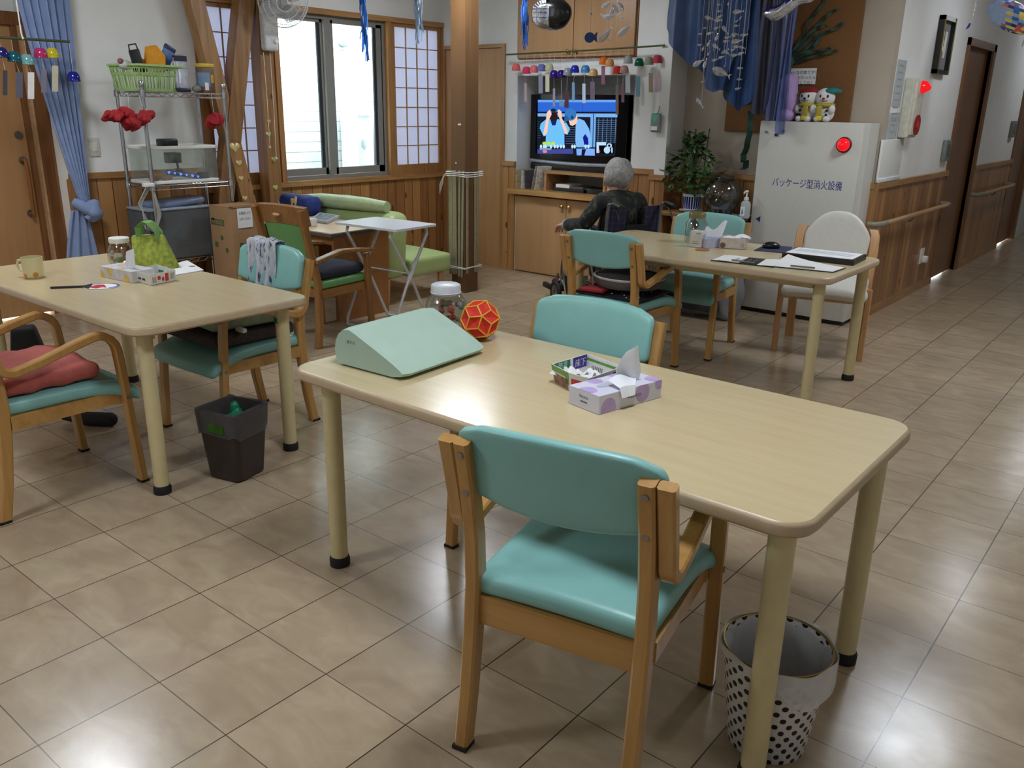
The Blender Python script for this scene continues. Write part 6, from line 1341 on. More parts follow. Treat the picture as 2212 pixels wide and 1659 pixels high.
b.prism([(R1 * .99 * math.cos(a), R1 * .81 * math.sin(a)) for a in [rad(-60 + 120 * k / 12) for k in range(13)]] + [(R1 * .84 * math.cos(a), R1 * .66 * math.sin(a)) for a in [rad(60 - 120 * k / 12) for k in range(13)]], .0026, .003); b.prism([(R1 * .98 * math.cos(a), R1 * .80 * math.sin(a)) for a in [rad(60 + 70 * k / 8) for k in range(9)]] + [(R1 * .9 * math.cos(a), R1 * .68 * math.sin(a)) for a in [rad(130 - 70 * k / 8) for k in range(9)]], .0026, .003)
b.m = 2; b.prism([(-R1 * .55, -.03), (-R1 * .2, -.05), (R1 * .1, -.028), (R1 * .35, -.045), (R1 * .2, .0), (R1 * .05, .03), (-R1 * .3, .035), (-R1 * .5, .01)], .0026, .003)
obj('fan_blade', b, [PAPER, M('fan blue', (52, 86, 176), .5), M('fan red', (190, 36, 48), .5)], t, False)
b = B(); hl = (hd - c).length; b.strap([(-R1 * .62, 0, .004), (-R1, 0, .004), (-hl, 0, .004)], (0, 1, 0), .016, .006); b.prism([(-R1 * 1.02, -.012), (-R1 * .62, -.05), (-R1 * .55, 0), (-R1 * .62, .05), (-R1 * 1.02, .012)], .0027, .0055); obj('fan_handle', b, BLACK, t)
A_ = onZ(290, 618, TZ); A_ = onZ(286, 612, TZ); d = (onZ(212, 597, TZ) - A_).normalized(); nrm = Vector((-d.y, d.x, 0)); nrm = nrm if nrm.dot(Vector((0, 1, 0))) > 0 else -nrm
YD = M('yellow dot print', (214, 184, 110), .5)
t, L, W, h = tissue_box('tissue_box', 'white tissue box with yellow dots on the left table', A_, A_ + d * .235, A_ + nrm * .115, TZ, .05, [M('tissue box card white', (202, 200, 204), .5), YD, M('grey lettering two', (110, 108, 112), .6), DKS], [('long', .04, .012, .022), ('long', .16, .035, .022), ('long', .225, .01, .02), ('top', .1, .02, .02), ('top', .2, .09, .02)])
b = B(); b.grid(8, 8, lambda u, v: (L * .42 + (u - .5) * .09 * (1 - .3 * v) - .02 * v, W * .5 + .02 * math.sin(u * 4), h + .09 * v * (1 - .35 * u)), .0008); obj('tissue_sheet', b, TIS, t)
rim = [(268, 577), (320, 590), (378, 577), (340, 566)]
tray('flyer_tray', 'tray folded from a white printed flyer in front of the green handbag', [(283, 583), (323, 594), (378, 583), (338, 572)], .048, NP, faces={0: [(6, 1, .15 + .22 * k, .3 + .22 * k, .3, .5) for k in range(3)], 1: [(3, 1, .58, .72, .12, .85), (3, 1, .28, .40, .35, .7), (3, 1, .45, .54, .2, .55)] + [(6, 1, .08 + .04 * k, .095 + .04 * k, .15, .7) for k in range(4)] + [(6, 1, .78 + .045 * k, .795 + .045 * k, .2, .8) for k in range(4)], 2: [(5, -1, .6, .9, .3, .6), (3, -1, .2, .4, .3, .7)], 3: [(6, -1, .2, .5, .3, .7)]}, base_shrink=.97)
GBAG = M('yellow-green brocade', (140, 152, 54), .75, var=.2, vs=40, bmp=.5, bs=60); GBH = M('green ribbon handle', (110, 150, 82), .5)
q0, q1, q2, q3 = onZ(290, 577, TZ), onZ(377, 583, TZ), None, None
yb = (q0.y + q1.y) / 2 + .02; c = Vector(((q0.x + q1.x) / 2 - .01, yb, TZ + .001)); wd_ = (q1 - q0).length
t = thing('handbag', 'small yellow-green brocade handbag with ribbon handles on the left table', 'bag', tuple(c), math.atan2((q1 - q0).y, (q1 - q0).x))
bh = .15
b = B(); b.rbox(-wd_ / 2, wd_ / 2, -.035, .035, 0, bh, .015, lambda x, y, z: (x * (1 - .22 * z / bh) - .055 * z / bh, y * (1 - .7 * (z / bh) ** 1.3) + .03 * z / bh, z + .012 * (x / wd_) * z / bh), 6); obj('bag_body', b, GBAG, t)
for y in (.012, .04): b = B(); b.strap([(-.11 + .02, y, bh - .01), (-.115 + .02, y, bh + .035), (-.08 + .02, y + .01, bh + .065), (-.03, y, bh + .06), (.01, y, bh + .02), (.015, y, bh - .02)], (.5, .85, .1), .024, .002); obj('bag_handle', b, GBH, t)
for k, (px, py, c_, lab, fx) in enumerate(((257, 574, (196, 140, 96), 'round clear jar with a white lid and coloured contents on the left table', 1), (290, 572, (40, 44, 70), 'white-lidded jar half hidden behind the green handbag', 0))):
    p = onZ(px, py, TZ); p.y += .05 * (1 - fx) + .03; t = thing('plastic_jar', lab, 'jar', (p.x - .03, p.y, TZ))
    b = B(); pr = [(.045, .002), (.056, .01), (.06, .035), (.058, .075), (.045, .10), (.042, .108)]; b.shell(pr, seg=24); obj('jar_body', b, MATS['jar plastic'], t)
    b = B(); b.lathe([(.045, .106), (.047, .112), (.047, .128), (.044, .131), (0, .131)], seg=24); obj('jar_lid', b, WHITEP, t)
    b = B(); cm = [M('orange paper bits', (190, 112, 70), .6), M('green paper bits', (104, 160, 96), .6), M('pale paper bits', (200, 186, 160), .6)] if fx else [M('navy paper bits', (40, 46, 78), .6)] * 3
    for j in range(26): a = R_.uniform(0, 6.28); r = .045 * math.sqrt(R_.random()); b.m = R_.randint(0, 2); b.ball((r * math.cos(a), r * math.sin(a), .013 + .07 * R_.random()), (.011, .009, .012), 6, 4)
    o = obj('jar_contents', b, cm, t, False); o['kind'] = 'stuff'
P = [onZ(x, y, TZ + .004) for x, y in ((376, 594), (440, 583), (404, 562), (366, 573))]; c = sum(P, Vector()) / 4
b = B(); b.prism([((p_ - c).x, (p_ - c).y) for p_ in P], -.003, 0); b.m = 1; b.box(-.045, -.005, -.03, -.005, 0, .0004); b.m = 2; b.ball((.0, .045, 0), (.016, .016, .0006), 12, 4)
o = obj('printed_sheets', b, [PAPER, M('grey print block', (140, 142, 148), .7, var=.1), M('dark print spot', (50, 46, 52), .7)], None, False); o.location = c; tag(o, 'printed white sheets beside the green handbag on the left table', 'papers')
# ================================================================ on the back table
def on_table(px, py): return onZ(px, py, TZ)
p = on_table(1497, 526); t = thing('glass_jar', 'tall clear jar with a brownish lid on the back table', 'jar', (p.x, p.y + .03, TZ)); jh = onY(1497, 468, p.y + .03).z - TZ
b = B(); b.shell([(.06, .003), (.066, .01), (.066, jh * .78), (.05, jh * .92), (.048, jh)], seg=28); obj('jar_body', b, MATS['jar plastic'], t)
b = B(); b.lathe([(.05, jh - .004), (.051, jh + .022), (.048, jh + .026), (0, jh + .026)], seg=28); obj('jar_lid', b, tinted('amber clear lid', (150, 132, 84), .65, .2), t)
b = B(); [(setattr(b, 'm', k % 3), b.ball((R_.uniform(-.04, .04), R_.uniform(-.04, .04), z), (.018, .014, .02), 8, 6)) for k, z in enumerate((.02, .03, .05, .10, .115, .13))]; obj('jar_contents', b, [M('pink bits', (196, 110, 120), .6), M('dark bits', (56, 40, 44), .6), M('blue bits', (70, 90, 140), .6)], t)
a, c = on_table(1489, 533), on_table(1525, 537); e = (c - a); L = e.length; bhh = onY(1505, 500, a.y).z - TZ
b = B(); b.rbox(0, L * .72, 0, .06, 0, bhh, .002); b.m = 1; b.box(L * .12, L * .6, -.0006, 0, bhh * .2, bhh * .26); b.box(L * .12, L * .5, -.0006, 0, bhh * .34, bhh * .38); b.box(L * .36, L * .6, -.0006, 0, bhh * .82, bhh * .9); b.m = 2; b.box(L * .72, L * .7206, .01, .045, bhh * .2, bhh * .8)
o = obj('small_carton', b, [M('white carton', (206, 204, 196), .5), M('pale grey print', (150, 146, 138), .6), M('pale blue print', (150, 166, 206), .6)], None, False); o.location = (a.x, a.y, TZ + .001); o.rotation_euler = (0, 0, math.atan2(e.y, e.x)); tag(o, 'small upright white carton in front of the tall jar', 'box')
a = on_table(1524, 537); d = Vector((.42, .9, 0)).normalized(); nr = Vector((-d.y, d.x, 0))
t, L, W, h = tissue_box('tissue_box', 'pale blue tissue box with a tissue pulled up on the back table', a, a + d * .20, a + nr * .10, TZ, .055, [M('pale blue tissue card', (176, 180, 206), .5), M('teal print', (60, 140, 150), .5), M('grey lettering three', (110, 108, 112), .6), DKS], [('long', .13, .03, .02)])
b = B(); b.grid(8, 8, lambda u, v: (L * .35 + (u - .5) * .13 * (1 - .25 * v) + .05 * v * u, W * .5 + .02 * math.sin(u * 5), h + (.035 + .05 * u + .02 * math.sin(u * 9)) * v), .0008); obj('tissue_sheet', b, TIS, t)
a, c, e = on_table(1553, 536), on_table(1611, 540), on_table(1625, 527); d = (c - a); L = d.length; an = math.atan2(d.y, d.x)
t = thing('paper_box', 'open white patterned box with tissue in it on the back table', 'box', (a.x, a.y, TZ + .001), an); bw_ = .13; hb = .062
b = B()
for (x0, x1, y0, y1) in ((0, L, 0, .003), (0, L, bw_ - .003, bw_), (0, .003, 0, bw_), (L - .003, L, 0, bw_)): b.box(x0, x1, y0, y1, 0, hb)
b.box(0, L, 0, bw_, 0, .003); b.m = 1; b.ball((.02, -.0005, .018), (.016, .001, .016), 12, 6); b.m = 2; [b.box(L * (.8 + .05 * k), L * (.81 + .05 * k), -.0006, 0, .01, .035) for k in range(3)]
obj('box_body', b, [M('white box card', (206, 196, 192), .5), M('brown flower print', (120, 90, 76), .6), M('dark stroke print', (80, 70, 74), .6)], t, False)
b = B(); b.grid(8, 6, lambda u, v: (.01 + (L - .0) * u, .01 + (bw_ - .02) * v, hb - .006 + .012 * math.sin(u * 7) * math.sin(v * 5) + .01 * u), .001); b.grid(5, 4, lambda u, v: (L * .75 + L * .35 * u, .02 + .08 * v, hb + .008 + .01 * math.sin(v * 6) - .01 * u), .004); obj('folded_tissue', b, TIS, t)
p = on_table(1517, 540); b = B(); b.lathe([(.04, 0), (.042, .002), (.04, .004), (0, .004)], seg=20); o = obj('coaster', b, M('brown coaster', (150, 100, 62), .6)); o.location = (p.x, p.y, TZ); tag(o, 'small thin brown disc on the table in front of the white carton', 'coaster')
P = [onZ(x, y, TZ + .002) for x, y in ((1629, 541), (1700, 547), (1712, 534), (1652, 529))]; c = sum(P, Vector()) / 4
b = B(); b.prism([((p_ - c).x, (p_ - c).y) for p_ in P], -.002, .002); o = obj('mouse_pad', b, M('navy mouse pad', (50, 52, 88), .8)); o.location = c; tag(o, 'navy mouse pad on the back table', 'mouse pad')
p = onZ(1664, 538, TZ); b = B(); b.ball((0, 0, .012), (.052, .032, .026), 20, 12, lambda x, y, z: (x, y, max(z, .0))); o = obj('computer_mouse', b, M('black mouse plastic', (20, 20, 26), .25)); o.location = (p.x, p.y + .01, TZ + .0042); o.rotation_euler = (0, 0, rad(35)); tag(o, 'black computer mouse on the navy pad', 'computer mouse')
P = [onZ(x, y, TZ + .03) for x, y in ((1690, 545), (1845, 562), (1872, 549), (1722, 533))]; c = sum(P, Vector()) / 4; Pl = [((p_ - c).x, (p_ - c).y) for p_ in P]
t = thing('laptop', 'closed black laptop with a white sheet on its lid on the back table', 'laptop', (c.x, c.y, TZ + .001))
b = B(); b.prism(Pl, 0, .028); obj('laptop_body', b, BLACK, t)
b = B(); b.prism([(x * .93, y * .9) for x, y in Pl], .0285, .0295); b.m = 1; [b.prism([(x * .8, y * .06 + .05 - .035 * k) for x, y in Pl], .0296, .0298) for k in range(3)]; obj('paper_sheet', b, [PAPER, M('pale blue print lines', (170, 180, 206), .7)], t, False)
for k, (pts, lab) in enumerate(((((1535, 562), (1672, 577), (1690, 563), (1562, 551)), 'clipboard with printed white sheet, left one on the back table'), (((1664, 575), (1800, 588), (1827, 579), (1700, 557)), 'clipboard with curling white sheet, right one at the near corner of the back table'))):
    P = [onZ(x, y, TZ + .004) for x, y in pts]; c = sum(P, Vector()) / 4; Pl = [((p_ - c).x, (p_ - c).y) for p_ in P]
    t = thing('clipboard', lab, 'clipboard', (c.x, c.y, TZ + .001), 0, 'clipboards on the back table')
    b = B(); b.prism(Pl, 0, .004); obj('board', b, BLACK, t)
    b = B(); V = [Vector((x, y, 0)) * .97 for x, y in Pl]
    def sh(u, v): q = V[0].lerp(V[1], u).lerp(V[3].lerp(V[2], u), v); return (q.x, q.y, .005 + (.02 * (1 - u) ** 3 * v if k else .003 * math.sin(u * 8)))
    b.grid(8, 6, sh, .0012); obj('sheet', b, PAPER, t)
    if not k:
        b = B()
        for j in range(4): q = V[0].lerp(V[1], .35 + .1 * j).lerp(V[3].lerp(V[2], .35 + .1 * j), .5); b.box(q.x - .003, q.x + .003, q.y - .03, q.y + .02, .0095, .0100)
        obj('print', b, M('grey text print', (120, 120, 130), .7), t, False)
    m0 = V[0].lerp(V[1], .5); dr = (V[1] - V[0]).normalized(); b = B(); b.strap([tuple(m0 - dr * .06 + Vector((0, .012, .013))), tuple(m0 + dr * .06 + Vector((0, .012, .013)))], (0, 0, 1), .008, .009); obj('clip', b, STEEL, t)
# ================================================================ on the desk and the chairs
p = onZ(648, 462, .626); t = thing('pouch', 'dark blue drawstring pouch with cream dog print on the desk', 'pouch', (p.x, p.y, .6255))
NV = M('blue printed cotton', (34, 52, 116), .8, var=.06); CRM = M('cream dog print', (210, 190, 130), .8)
w0 = onY(612, 440, p.y).x - p.x; w1 = onY(680, 440, p.y).x - p.x; hh = onY(640, 420, p.y).z - .625
b = B(); b.rbox(w0, w1, -.08, .08, 0, hh, .05, lambda x, y, z: (x, y, z + .008 * math.sin(x * 40)), 4); obj('pouch_body', b, NV, t)
for (fx, fz, s_) in ((.62, .74, .035), (.30, .16, .022), (.85, .22, .03)): x = w0 + (w1 - w0) * fx; b = B(); b.rbox(x - s_, x + s_, -.088, -.076, hh * fz - s_ * .5, hh * fz + s_ * .5, .008); b.rbox(x + s_ * .5, x + s_ * 1.1, -.088, -.076, hh * fz + s_ * .2, hh * fz + s_ * 1.0, .006); b.rbox(x - s_ * .8, x - s_ * .4, -.088, -.076, hh * fz - s_ * 1.1, hh * fz, .004); b.rbox(x + s_ * .4, x + s_ * .8, -.088, -.076, hh * fz - s_ * 1.1, hh * fz, .004); obj('dog_print', b, CRM, t)
b = B(); b.tube([(w0 + .03, -.085, hh * .9), (w0 + .06, -.09, hh * .6), (w0 + .10, -.088, hh * .35)], .007, 6); obj('drawstring', b, M('grey cord', (150, 156, 176), .8), t)
P = [onZ(x, y, .64) for x, y in ((672, 474), (706, 480), (734, 467), (690, 460))]; c = sum(P, Vector()) / 4
b = B(); b.prism([((p_ - c).x, (p_ - c).y) for p_ in P], -.012, .006); b.m = 1; b.prism([((p_ - c).x * .8, (p_ - c).y * .8) for p_ in P], .0061, .0064); o = obj('newspaper', b, [M('grey newsprint', (168, 172, 176), .85, var=.08, vs=60), M('newsprint photo', (120, 128, 136), .85, var=.25, vs=50)], None, False); o.location = c; tag(o, 'folded grey newspaper lying on the desk', 'newspaper')
p = onZ(666, 489, .626); b = B(); b.rbox(-.035, .035, -.035, .035, 0, .055, .006); o = obj('paper_cup', b, M('white card cup', (216, 214, 212), .5)); o.location = (p.x, p.y + .02, .626); tag(o, 'small white box at the front edge of the desk by the green chair', 'box')
def on_chair(name, lab, cat, loc, rz, z, b, m): o = obj(name, b, m); o.location = (loc[0], loc[1], z); o.rotation_euler = (0, 0, rz); return tag(o, lab, cat)
b = B(); b.rbox(-.20, .20, -.19, .21, 0, .065, .03, lambda x, y, z: (x, y, z + .02 * (1 - (x / .2) ** 2) * (1 - (y / .2) ** 2) * (z > .03)), 5); on_chair('seat_cushion', 'dark navy cushion on the green wooden armchair', 'cushion', (-2.17, 2.235), rad(6), .418, b, M('dark navy cloth', (34, 36, 52), .85, var=.08, bmp=.3))
REDC = M('faded red cotton', (172, 88, 80), .9, var=.05, bmp=.4, bs=120)
b = B(); b.rbox(-.205, .205, -.20, .16, 0, .065, .03, lambda x, y, z: (x + .006 * math.sin(y * 40), y + .005 * math.sin(x * 35), z + .018 * (1 - (x / .2) ** 2) * (1 - (y / .2) ** 2) * (z > .03) + .004 * math.sin(y * 60 + x * 20)), 8); on_chair('seat_cushion', 'faded red cushion on the armchair at the left edge', 'cushion', (-1.154, .062), rad(1), .447, b, REDC)
# stack on the scarf chair
c0, rz0 = (-1.165, .94), rad(180)
BRN = M('dark brown striped mat', (58, 50, 48), .85, var=.2, vs=70)
b = B(); b.rbox(-.215, .215, -.18, .235, 0, .055, .02, None, 4); on_chair('floor_cushion', 'dark brown flat cushion at the bottom of the stack on the scarf chair', 'cushion', c0, rz0, .452, b, BRN)
b = B(); b.rbox(-.19, .19, -.17, .20, 0, .075, .03, lambda x, y, z: (x, y, z + (.012 * (1 - (x / .19) ** 2) if z > .04 else 0)), 6); on_chair('wedge_cushion', 'grey-green thick foam cushion on top of the stack on the scarf chair', 'cushion', c0, rz0 + rad(-5), .512, b, M('grey green foam', (150, 168, 146), .8))
m_, nt, bs_ = base('grey blue scarf print', .9); tc = nn(nt, 'ShaderNodeTexCoord'); mp = nn(nt, 'ShaderNodeMapping'); mp.inputs['Scale'].default_value = (30, 30, 9); nt.links.new(tc.outputs['Object'], mp.inputs[0]); n1 = nn(nt, 'ShaderNodeTexNoise', Scale=1., Detail=3., Distortion=2.4); nt.links.new(mp.outputs[0], n1.inputs['Vector'])
rp = nt.nodes.new('ShaderNodeValToRGB'); rp.color_ramp.elements[0].position = .36; rp.color_ramp.elements[0].color = lin((60, 64, 72)); rp.color_ramp.elements[1].position = .64; rp.color_ramp.elements[1].color = lin((196, 198, 206)); e = rp.color_ramp.elements.new(.46); e.color = lin((176, 180, 190)); e = rp.color_ramp.elements.new(.40); e.color = lin((56, 84, 140)); nt.links.new(n1.outputs['Fac'], rp.inputs[0]); nt.links.new(rp.outputs[0], bs_.inputs['Base Color'])
def scarf(u, v):
    s_ = v * .44 - .14; x = .165 - .20 * u + .01 * math.sin(v * 6)
    def top(x): return .835 - .012 * (x / .235) ** 2
    r = .03
    if s_ < 0: y, z = -.285 - .0 * s_, top(x) + s_
    elif s_ < .07: a = s_ / .07 * PI; y, z = -.255 - r * math.cos(a), top(x) + .012 * math.sin(a)
    else: q = s_ - .07; y, z = -.225 + .17 * q * .5, top(x) - q
    return (x, y + .009 * math.sin(u * 17 + v * 2), z + .006 * math.sin(u * 11) + (.02 * u if v > .9 else 0))
b = B(); b.grid(26, 26, scarf, .003); o = obj('scarf', b, m_, ang=80); o.location = (c0[0], c0[1], 0); o.rotation_euler = (0, 0, rz0); tag(o, 'grey and blue patterned scarf draped over a mint chair back', 'scarf')
b = B(); b.rbox(-.03, .03, -.012, .012, 0, .02, .006); p = onY(575, 752, .98); o = obj('white_clip', b, WHITEP); o.location = (-.955, .84, .508); tag(o, 'small white clip by the dark cushion edge', 'clip')
# black dotted cloth, red cloth and round cushion on the chair before the wheelchair
c1, rz1 = (-.336, 2.935), rad(.8)
BD = M('black cloth with white dots', (20, 22, 30), .85, var=.02)
b = B(); b.grid(12, 14, lambda u, v: (-.215 + .43 * u, -.18 + .43 * v, .012 + .004 * math.sin(u * 9 + v * 7) - (.03 * max(0, v - .85) / .15)), .012); b.m = 1
for k in range(26): x, y = R_.uniform(-.19, .19), R_.uniform(-.16, .2); b.ball((x, y, .017), (.004, .004, .003), 6, 4)
on_chair('dotted_cloth', 'black cloth with small white dots spread on the chair in front of the wheelchair', 'cloth', c1, rz1, .448, b, [BD, PAPER])
b = B(); b.rbox(-.075, .075, -.06, .06, 0, .018, .008); on_chair('red_cloth', 'folded red cloth under the dark round cushion on the chair', 'cloth', (c1[0] - .10, c1[1] - .13), rad(8), .468, b, M('red cloth', (150, 20, 30), .85, var=.05))
b = B(); b.lathe([(.10, 0), (.185, .004), (.205, .03), (.205, .055), (.195, .06)], seg=32); b.m = 1; b.tube([(.203 * math.cos(a), .203 * math.sin(a), .058) for a in [2 * PI * k / 40 for k in range(40)]], .007, 8, True); b.m = 2; b.lathe([(.2, .055), (.185, .07), (.12, .082), (0, .086)], seg=32)
b.v = [(x, y * .92, z) for x, y, z in b.v]; on_chair('round_cushion', 'dark round cushion with white piping on the chair in front of the wheelchair', 'cushion', (c1[0] + .02, c1[1] + .035), rz1, .488, b, [M('brown grey felt', (92, 82, 80), .9), M('white piping', (176, 172, 168), .8), M('dark brown fleece', (38, 32, 30), .95, bmp=.6, bs=90)])
# ================================================================ on the floor
t = thing('waste_bin', 'dark brown square waste bin lined with a clear bag by the left table leg', 'bin', (-.695, .60, 0), rad(14))
BB = M('dark brown bin plastic', (44, 36, 32), .45); b = B()
def sq(z, g): r = .03; k = .082 + .022 * z / .29 + g; return [(x, y, z) for x, y in rrect(-k, k, -k, k, r, 4)]
LV = [sq(.002, -.006), sq(.008, 0), sq(.29, 0), sq(.29, -.005), sq(.01, -.005)]; n = len(LV[0])
b.add([p_ for l_ in LV for p_ in l_], [(i * n + k, i * n + (k + 1) % n, (i + 1) * n + (k + 1) % n, (i + 1) * n + k) for i in range(4) for k in range(n)] + [tuple(range(n))[::-1], tuple(range(4 * n, 5 * n))]); obj('bin_body', b, BB, t)
b = B(); LV = [[(x, y, z + (.010 * math.sin(k * 1.1) if z < .22 else .004 * math.sin(k * 1.7))) for k, (x, y, z) in enumerate(l_)] for l_ in (sq(.195, .006), sq(.25, .005), sq(.296, .004), sq(.297, -.010), sq(.16, -.016))]
b.add([p_ for l_ in LV for p_ in l_], [(i * n + k, i * n + (k + 1) % n, (i + 1) * n + (k + 1) % n, (i + 1) * n + k) for i in range(4) for k in range(n)]); b.m = 1; b.box(-.03, .05, -.1072, -.1065, .215, .25)
obj('bin_liner', b, [tinted('clear grey liner', (120, 118, 120), .35, .12), tinted('green liner print', (70, 120, 40), .5)], t)
b = B(); b.ball((.0, .01, .225), (.055, .05, .05), 12, 9, lambda x, y, z: (x + .012 * math.sin(70 * z), y, z + .014 * math.sin(60 * x + 40 * y))); b.ball((-.01, .02, .275), (.02, .02, .035), 8, 6); o = obj('green_bag', b, M('green plastic bag', (16, 120, 86), .3, bmp=.5, bs=60)); o.location = (-.695, .60, 0); tag(o, 'crumpled green plastic bag inside the brown waste bin', 'bag')
p = onZ(1667, 1605, 0); t = thing('waste_bin', 'white waste bin with black polka dots and gold rim behind the near table leg', 'bin', (p.x - .018, p.y + .005, 0))
m_, nt, bs_ = base('white with black dots', .35); tc = nn(nt, 'ShaderNodeTexCoord'); sp = nn(nt, 'ShaderNodeSeparateXYZ'); nt.links.new(tc.outputs['Object'], sp.inputs[0])
vv = mth(nt, 'DIVIDE', sp.outputs[2], .0185); row = mth(nt, 'FLOOR', vv); uu = mth(nt, 'ADD', mth(nt, 'MULTIPLY', mth(nt, 'ARCTAN2', sp.outputs[1], sp.outputs[0]), 20 / (2 * PI)), mth(nt, 'MULTIPLY', row, .5))
du = mth(nt, 'MULTIPLY', mth(nt, 'SUBTRACT', mth(nt, 'FRACT', uu), .5), .034); dv = mth(nt, 'MULTIPLY', mth(nt, 'SUBTRACT', mth(nt, 'FRACT', vv), .5), .0185)
dd = mth(nt, 'SQRT', mth(nt, 'ADD', mth(nt, 'MULTIPLY', du, du), mth(nt, 'MULTIPLY', dv, dv)))
nt.links.new(mixc(nt, mth(nt, 'LESS_THAN', dd, .0074), lin((216, 216, 218)), lin((22, 20, 20))), bs_.inputs['Base Color'])
bh = .27; b = B(); b.lathe([(.088, .0), (.092, .004), (.125, bh), (.122, bh), (.09, .008), (0, .008)], seg=48); obj('bin_body', b, m_, t)
b = B(); b.tube([(.1245 * math.cos(a), .1245 * math.sin(a), bh) for a in [2 * PI * k / 48 for k in range(48)]], .0032, 8, True); obj('gold_rim', b, M('gold rim', (176, 146, 80), .25, .9), t)
b = B()
def lin_(u, v):
    a = 2 * PI * u
    if v < .5: k = v * 2; r = .117 - .035 * (1 - k) + .003 * math.sin(9 * a); return (r * math.cos(a), r * math.sin(a), bh * (.05 + .95 * k) + .006 * k)
    k = (v - .5) * 2; dr = .5 + .5 * math.sin(a * 1 + .4); return ((.1315 + .004 * math.sin(7 * a)) * math.cos(a), (.1315 + .004 * math.sin(7 * a)) * math.sin(a), bh + .006 - k * (.012 + .09 * max(0, math.cos(a + .35)) ** 3 + .008 * math.sin(5 * a)))
b.grid(60, 16, lin_); obj('bin_liner', b, tinted('milky bin liner', (220, 222, 226), .7, .25), t)
b = B(); b.rbox(-.11, .11, -.05, .05, 0, .30, .03, lambda x, y, z: (x * (1 - .5 * z / .3) , y - .25 * z, z), 4); o = obj('black_bag', b, M('black nylon bag', (16, 16, 18), .75)); o.location = (-2.66, .62, .002); o.rotation_euler = (0, 0, rad(60)); tag(o, 'black bag slumped on the floor beyond the far end of the left table', 'bag')
p = onZ(185, 925, 0); b = B(); b.tube([(-.14, -.0, .034), (0, .0, .034), (.10, .02, .034)], [.02, .033, .033], 12); b.ball((.10, .02, .034), .033, 10, 8); o = obj('black_pad', b, M('black pad cloth', (18, 18, 20), .8)); o.location = (p.x - .02, p.y + .03, .0); o.rotation_euler = (0, 0, rad(25)); tag(o, 'black rolled pad lying on the floor under the left armchair', 'pad')
# ================================================================ corridor wall
CW = CX + .0
def strip_sheet(name, pts, m, lab, cat, th=.003):
    P = [onX(x, y, CX + .003) for x, y in pts]; b = B(); b.prism([(p_.y, p_.z) for p_ in P], CX + .0005, CX + th, 'yz'); b.m = 1
    c = sum(P, Vector()) / len(P)
    if name == 'notice_sheet':
        for k in range(9): z = P[0].z - .03 - k * .045; b.box(CX + th, CX + th + .0004, c.y - .06, c.y + .05, z - .012, z)
    return tag(obj(name, b, m, None, False), lab, cat)
GP = M('pale grey notice paper', (176, 182, 184), .6); GL = M('faint grey print', (150, 156, 160), .7)
strip_sheet('notice_sheet', ((1941, 128), (1960, 131), (1944, 230), (1926, 229)), [GP, GL], 'upper faded notice sheet left of the fire alarm', 'notice')
strip_sheet('notice_sheet', ((1923, 244), (1945, 243), (1932, 316), (1910, 317)), [GP, GL], 'lower faded notice sheet left of the fire alarm', 'notice')
a, c = onX(1896, 389, CX + .02), onX(1945, 300, CX + .02)
b = B(); b.rbox(CX + .004, CX + .02, a.y, onX(1942, 378, CX + .02).y, .992, c.z, .004); b.m = 1; b.rbox(CX + .014, CX + .03, a.y - .01, onX(1942, 378, CX + .02).y + .01, .991, 1.02, .006); tag(obj('white_board', b, [WHITEP, M('white frame plastic', (216, 220, 224), .3)]), 'blank white board standing on the corridor dado ledge', 'board')
y0, y1 = onX(1984, 168, CX + .085).y, onX(2003, 168, CX + .085).y; z1, z0 = onX(1984, 167, CX + .085).z, onX(1970, 298, CX + .085).z
t = thing('fire_alarm', 'cream fire alarm box with a lit red lamp on the corridor wall', 'alarm', (CX, (y0 + y1) / 2, (z0 + z1) / 2)); hy, hz = (y1 - y0) / 2, (z1 - z0) / 2
b = B(); b.rbox(0, .07, -hy, hy, -hz, hz, .012); b.rbox(.06, .085, -hy + .02, hy - .01, -hz + .02, hz - .015, .006); obj('alarm_box', b, M('cream alarm enamel', (206, 204, 188), .4), t)
q = onX(1997, 188, CX + .10); b = B(); b.tube([(.085, q.y - t.location.y, q.z - t.location.z), (.11, q.y - t.location.y, q.z - t.location.z), (.145, q.y - t.location.y, q.z - t.location.z - .005)], [.045, .04, .012], 18); obj('alarm_lamp', b, REDG, t)
q = onX(1981, 270, CX + .09); b = B(); b.cyl((.084, q.y - t.location.y, q.z - t.location.z), (.094, q.y - t.location.y, q.z - t.location.z), .07, seg=24); b.m = 1; b.cyl((.094, q.y - t.location.y, q.z - t.location.z), (.097, q.y - t.location.y, q.z - t.location.z), .03, seg=18); obj('alarm_button', b, [M('red alarm plate', (150, 26, 26), .4), M('red button centre', (176, 60, 50), .4)], t)
y0, y1 = onX(2043, 32, CX + .04).y, onX(2069, 40, CX + .04).y; z1, z0 = onX(2044, 32, CX + .04).z, onX(2020, 158, CX + .04).z
t = thing('framed_picture', 'tall framed picture with black and gold frame high on the corridor wall', 'picture', (CX, (y0 + y1) / 2, (z0 + z1) / 2)); hy, hz = (y1 - y0) / 2, (z1 - z0) / 2
b = B()
for (a, c, d, e) in ((-hy, -hy + .03, -hz, hz), (hy - .03, hy, -hz, hz), (-hy, hy, -hz, -hz + .03), (-hy, hy, hz - .03, hz)): b.box(.001, .04, a, c, d, e)
b.m = 1; b.box(.04, .044, hy - .032, hy - .022, -hz, hz); b.box(.04, .044, -hy + .022, -hy + .03, -hz, hz); obj('frame', b, [M('black lacquer frame', (28, 28, 30), .3), M('dull gold line', (166, 146, 70), .35, .7)], t, False)
